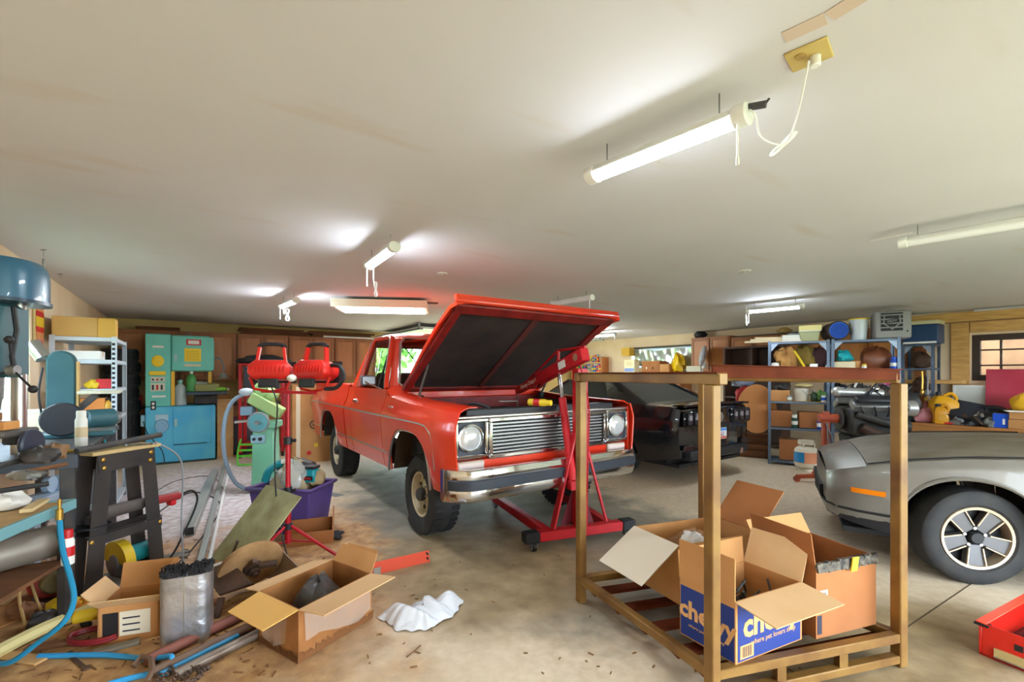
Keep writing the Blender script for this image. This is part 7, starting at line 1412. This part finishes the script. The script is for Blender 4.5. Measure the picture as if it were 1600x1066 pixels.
# ------------------------------------------------------------------ red toolbox drawer at the bottom right
D0, D1 = Vector((2.42,2.36,0)), Vector((3.02,2.66,0)); du = (D1-D0).normalized(); dw_ = Vector((du.y,-du.x,0)); dr = thing('toolbox_drawer','open red metal toolbox drawer on the floor at the right edge','drawer', D0, math.atan2(du.y,du.x)); dred = mat('toolbox red',(206,34,22),.3,coat=.4)
LL, WW, HH = .69, .46, .165
MB().bx(0,LL,-WW,0,.005,.012).build('drawer_floor', mat('dark drawer liner',(90,24,22),.6), dr)
for a in ((0,LL,-.012,0),(0,LL,-WW,-WW+.012),(0,.012,-WW+.012,-.012),(LL-.012,LL,-WW+.012,-.012)): MB().bx(a[0],a[1],a[2],a[3],0,HH).build('drawer_side', dred, dr, bevel=.002)
MB().bx(-.006,LL,-.03,.012,HH,HH+.006).build('top_lip', mat('orange red lip',(226,70,40),.3), dr, bevel=.002); MB().bx(-.012,.03,-.04,.015,HH-.012,HH-.001).build('corner_bumper', blk, dr)
MB().bx(-.012,-.001,-WW+.02,-.06,.025,.065).build('slide_rail', mat('cream zinc rail',(206,186,130),.35,.4), dr); MB().bx(-.016,-.012,-WW+.02,-.06,.02,.026).build('rail_lip', chrome, dr); MB().bx(-.004,-.0,-.16,-.13,.09,.12).build('latch_hole', blk, dr)
lump('drawer_contents','dark tools inside the red toolbox drawer','tools', D0+du*.4+dw_*.22+Vector((0,0,.012)), (.2,.12,.05), dkgrey, 180, .2)

# ------------------------------------------------------------------ more loose things
rnd = random.Random(77)
woods = [lumber, ply, card_d, mat('grey weathered wood',(130,120,106),.85)]
offs = (((248,915),.22,.05,30,0,'brown offcut behind the torn label carton'),((300,925),.26,.035,70,1,'pale offcut left of the iron grinder leg'),((322,985),.16,.05,10,3,'grey offcut between the silver bundle and the pipes'),((300,890),.3,.04,55,0,'brown stick at the foot of the long metal strip'),((272,872),.2,.06,15,3,'grey offcut near the black cup'),((345,905),.18,.03,-20,1,'pale offcut under the iron grinder plate'),((220,925),.2,.05,-30,0,'brown offcut before the chop saw'),((330,945),.14,.06,40,2,'cardboard bit beside the grinder leg'),((90,1010),.26,.05,20,0,'brown offcut under the blue air hose'),((30,1030),.3,.07,-10,1,'pale offcut at the bottom left corner'),((180,1015),.2,.05,35,3,'grey offcut before the red hose coil'))
for i, (pp_, w, d, ang, k2, lb) in enumerate(offs):
    h_ = .012+.006*(i%3); tag(MB().bx(-w/2,w/2,-d/2,d/2,0,h_).build('wood_offcut', woods[k2], loc=fp(pp_[0],pp_[1],.001), rz=R(ang), bevel=.002), lb, 'offcut')
def wrench(label, loc, rz, L2, m):
    t = thing('wrench', label, 'wrench', loc, rz); MB().bx(-L2/2,L2/2,-.009,.009,.002,.010).build('handle', m, t, bevel=.002); MB().cyl((-L2/2,0,.001),(-L2/2,0,.012),.02,.02,10).cyl((L2/2,0,.001),(L2/2,0,.012),.017,.017,10).build('jaw', m, t)
wrench('steel wrench lying beside the silver bundle', fp(335,1010,0), R(40), .2, galv); wrench('steel wrench lying on the wooden trestle top', sw(.10,-.03,.956), R(20), .16, galv); wrench('rusty wrench lying left of the dark red hose', fp(120,1035,0), R(-30), .22, iron)
t = thing('power_drill','yellow and black power drill lying before the trestle','drill', fp(150,975,.06), R(30)); MB().cyl((-.1,0,0),(.06,0,0),.035,.032,16).build('motor_body', yel, t, bevel=.008); MB().cyl((.06,0,0),(.12,0,0),.02,.012,12).build('chuck', blk, t); MB(T(-.06,0,0) @ rotm('Y',70)).bx(0,.12,-.018,.018,-.022,.022).build('grip', blk, t, bevel=.008)
tag(MB().lathe([(.05,0),(.05,.10),(.046,.10),(.046,.01),(.001,.01)],20).build('tin_can', mat('rusty tin',(120,90,66),.6), loc=fp(268,945,0)), 'small rusty tin standing behind the silver bundle','tin')
hose('air_line','orange air line winding around the chop saw',[fp(130,935,.006),fp(165,925,.006),fp(215,930,.006),fp(235,912,.006),fp(205,905,.006)],.006,mat('orange cord',(206,100,30),.5),'hose'); hose('grey_cable','grey cable draped from the trestle to the floor',[sw(.2,-.02,.965),sw(.34,.05,.8),sw(.3,.1,.4),sw(.25,.18,.05),fp(285,905,.006)],.006,gry,'cable'); hose('tan_hose','thin tan tube curling under the teal table',[fp(40,985,.02),fp(30,960,.12),fp(45,945,.16),fp(62,965,.06),fp(85,978,.012)],.008,mat('tan tube',(196,160,100),.5),'tube')
# bench clutter around the sander and drill press
for j, (px, s_, lb, m) in enumerate(((142,.5,'short steel bar on the steel bench right of the spray can',galv),(112,.58,'brass bar on the front edge of the steel bench',MATS['brass']),(30,.6,'black file on the front of the steel bench',blk),(75,.59,'wooden file handle on the steel bench',lumber))): tag(MB().cyl((-.09,0,.012),(.09,0,.012),.011,.011,8).build('bar_stock', m, loc=on_s(px,s_,BT), rz=R(10+j*25)), lb, 'bar')
spray_can('oil_can','small blue oil can at the back of the steel bench', on_s(148,.25,BT), (blu,wht,rdp), .03, .16); bottle('amber glue bottle at the back of the steel bench', on_s(165,.42,BT), .03, .16, MATS['amber plastic'], wht)
# clutter between the tires and the bandsaw
t = thing('tool_rack','dark low rack with a red box beside the bandsaw','rack', rm(.72,-.70,0), TH)
for z in (.4,.75,1.0): MB().bx(-.16,.2,-.06,.05,z,z+.02).build('rack_shelf', dsteel, t)
for x in (-.15,.19): MB().bx(x-.012,x+.012,-.06,.05,0,1.02).build('rack_post', dsteel, t)
# small things on the steel shelving
bits = ((.30,.05,'w3','grey tin on the third shelf before the tan carton',gry,.035,.09),(.75,.06,'w3','white jar at the right of the third shelf',wht,.035,.10),(.98,.07,'w2','black tin on the fourth shelf behind the engine',blk,.045,.12),(1.35,.06,'w2','red tin on the fourth shelf behind the engine',rdp,.04,.13),(1.52,.08,'w2','yellow tin at the right of the fourth shelf',yel,.045,.12),(.70,.06,'w2','blue tin at the right of the fourth shelf near the post',blu,.04,.13),(.62,.08,'w1','green tin on the bottom shelf behind the propane tank',grn,.05,.15),(1.25,.06,'w4','small yellow tin before the leather bag',yel,.03,.08),(.80,.05,'w4','small grey tin before the maroon cover',gry,.03,.08))
zz = {'w1':Z1,'w2':Z2,'w3':Z3,'w4':Z4}
for a, b2, lv, lb, m, r, h in bits:
    t = thing('tin_can', lb, 'tin', sp(a,b2,zz[lv])); MB().lathe([(r*.96,0),(r,.004),(r,h-.004),(r*.96,h),(.001,h)],16).build('body', m, t); MB().lathe([(r*1.02,h*.25),(r*1.02,h*.7)],16,cap=False).build('label_band', wht if m is not wht else blu, t)
for j, (a, lb) in enumerate(((1.0,'black cable hanging over the third shelf front, left one'),(1.28,'black cable hanging over the third shelf front, right one'))): tag(MB().tube(smooth_path([(0,0,.05),(.02,-.06,.02),(.05,-.07,-.15),(.10,-.06,-.28),(.14,-.05,-.12)]),.009,6).build('cable', blk, loc=sp(a,.0,Z3), rz=SA), lb, 'cable')
# bits on the right workbench
for j in range(6):
    tag(MB().tube(smooth_path([(-.1,0,.02),(-.03,.05,.09+.02*(j%2)),(.06,.0,.05),(.12,.04,.02)]),.012,7).build('metal_pipe', [chrome,galv,dullchrome,iron,blk,alum][j], loc=bp_(1502+j*9,.02+.06*(j%3),BZ+.02), rz=RZ+j*.7), ['bright bent pipe','galvanised bent pipe','dull bent pipe','rusty bent pipe','black bent pipe','alloy bent pipe'][j]+' in the heap on the workbench','pipe')
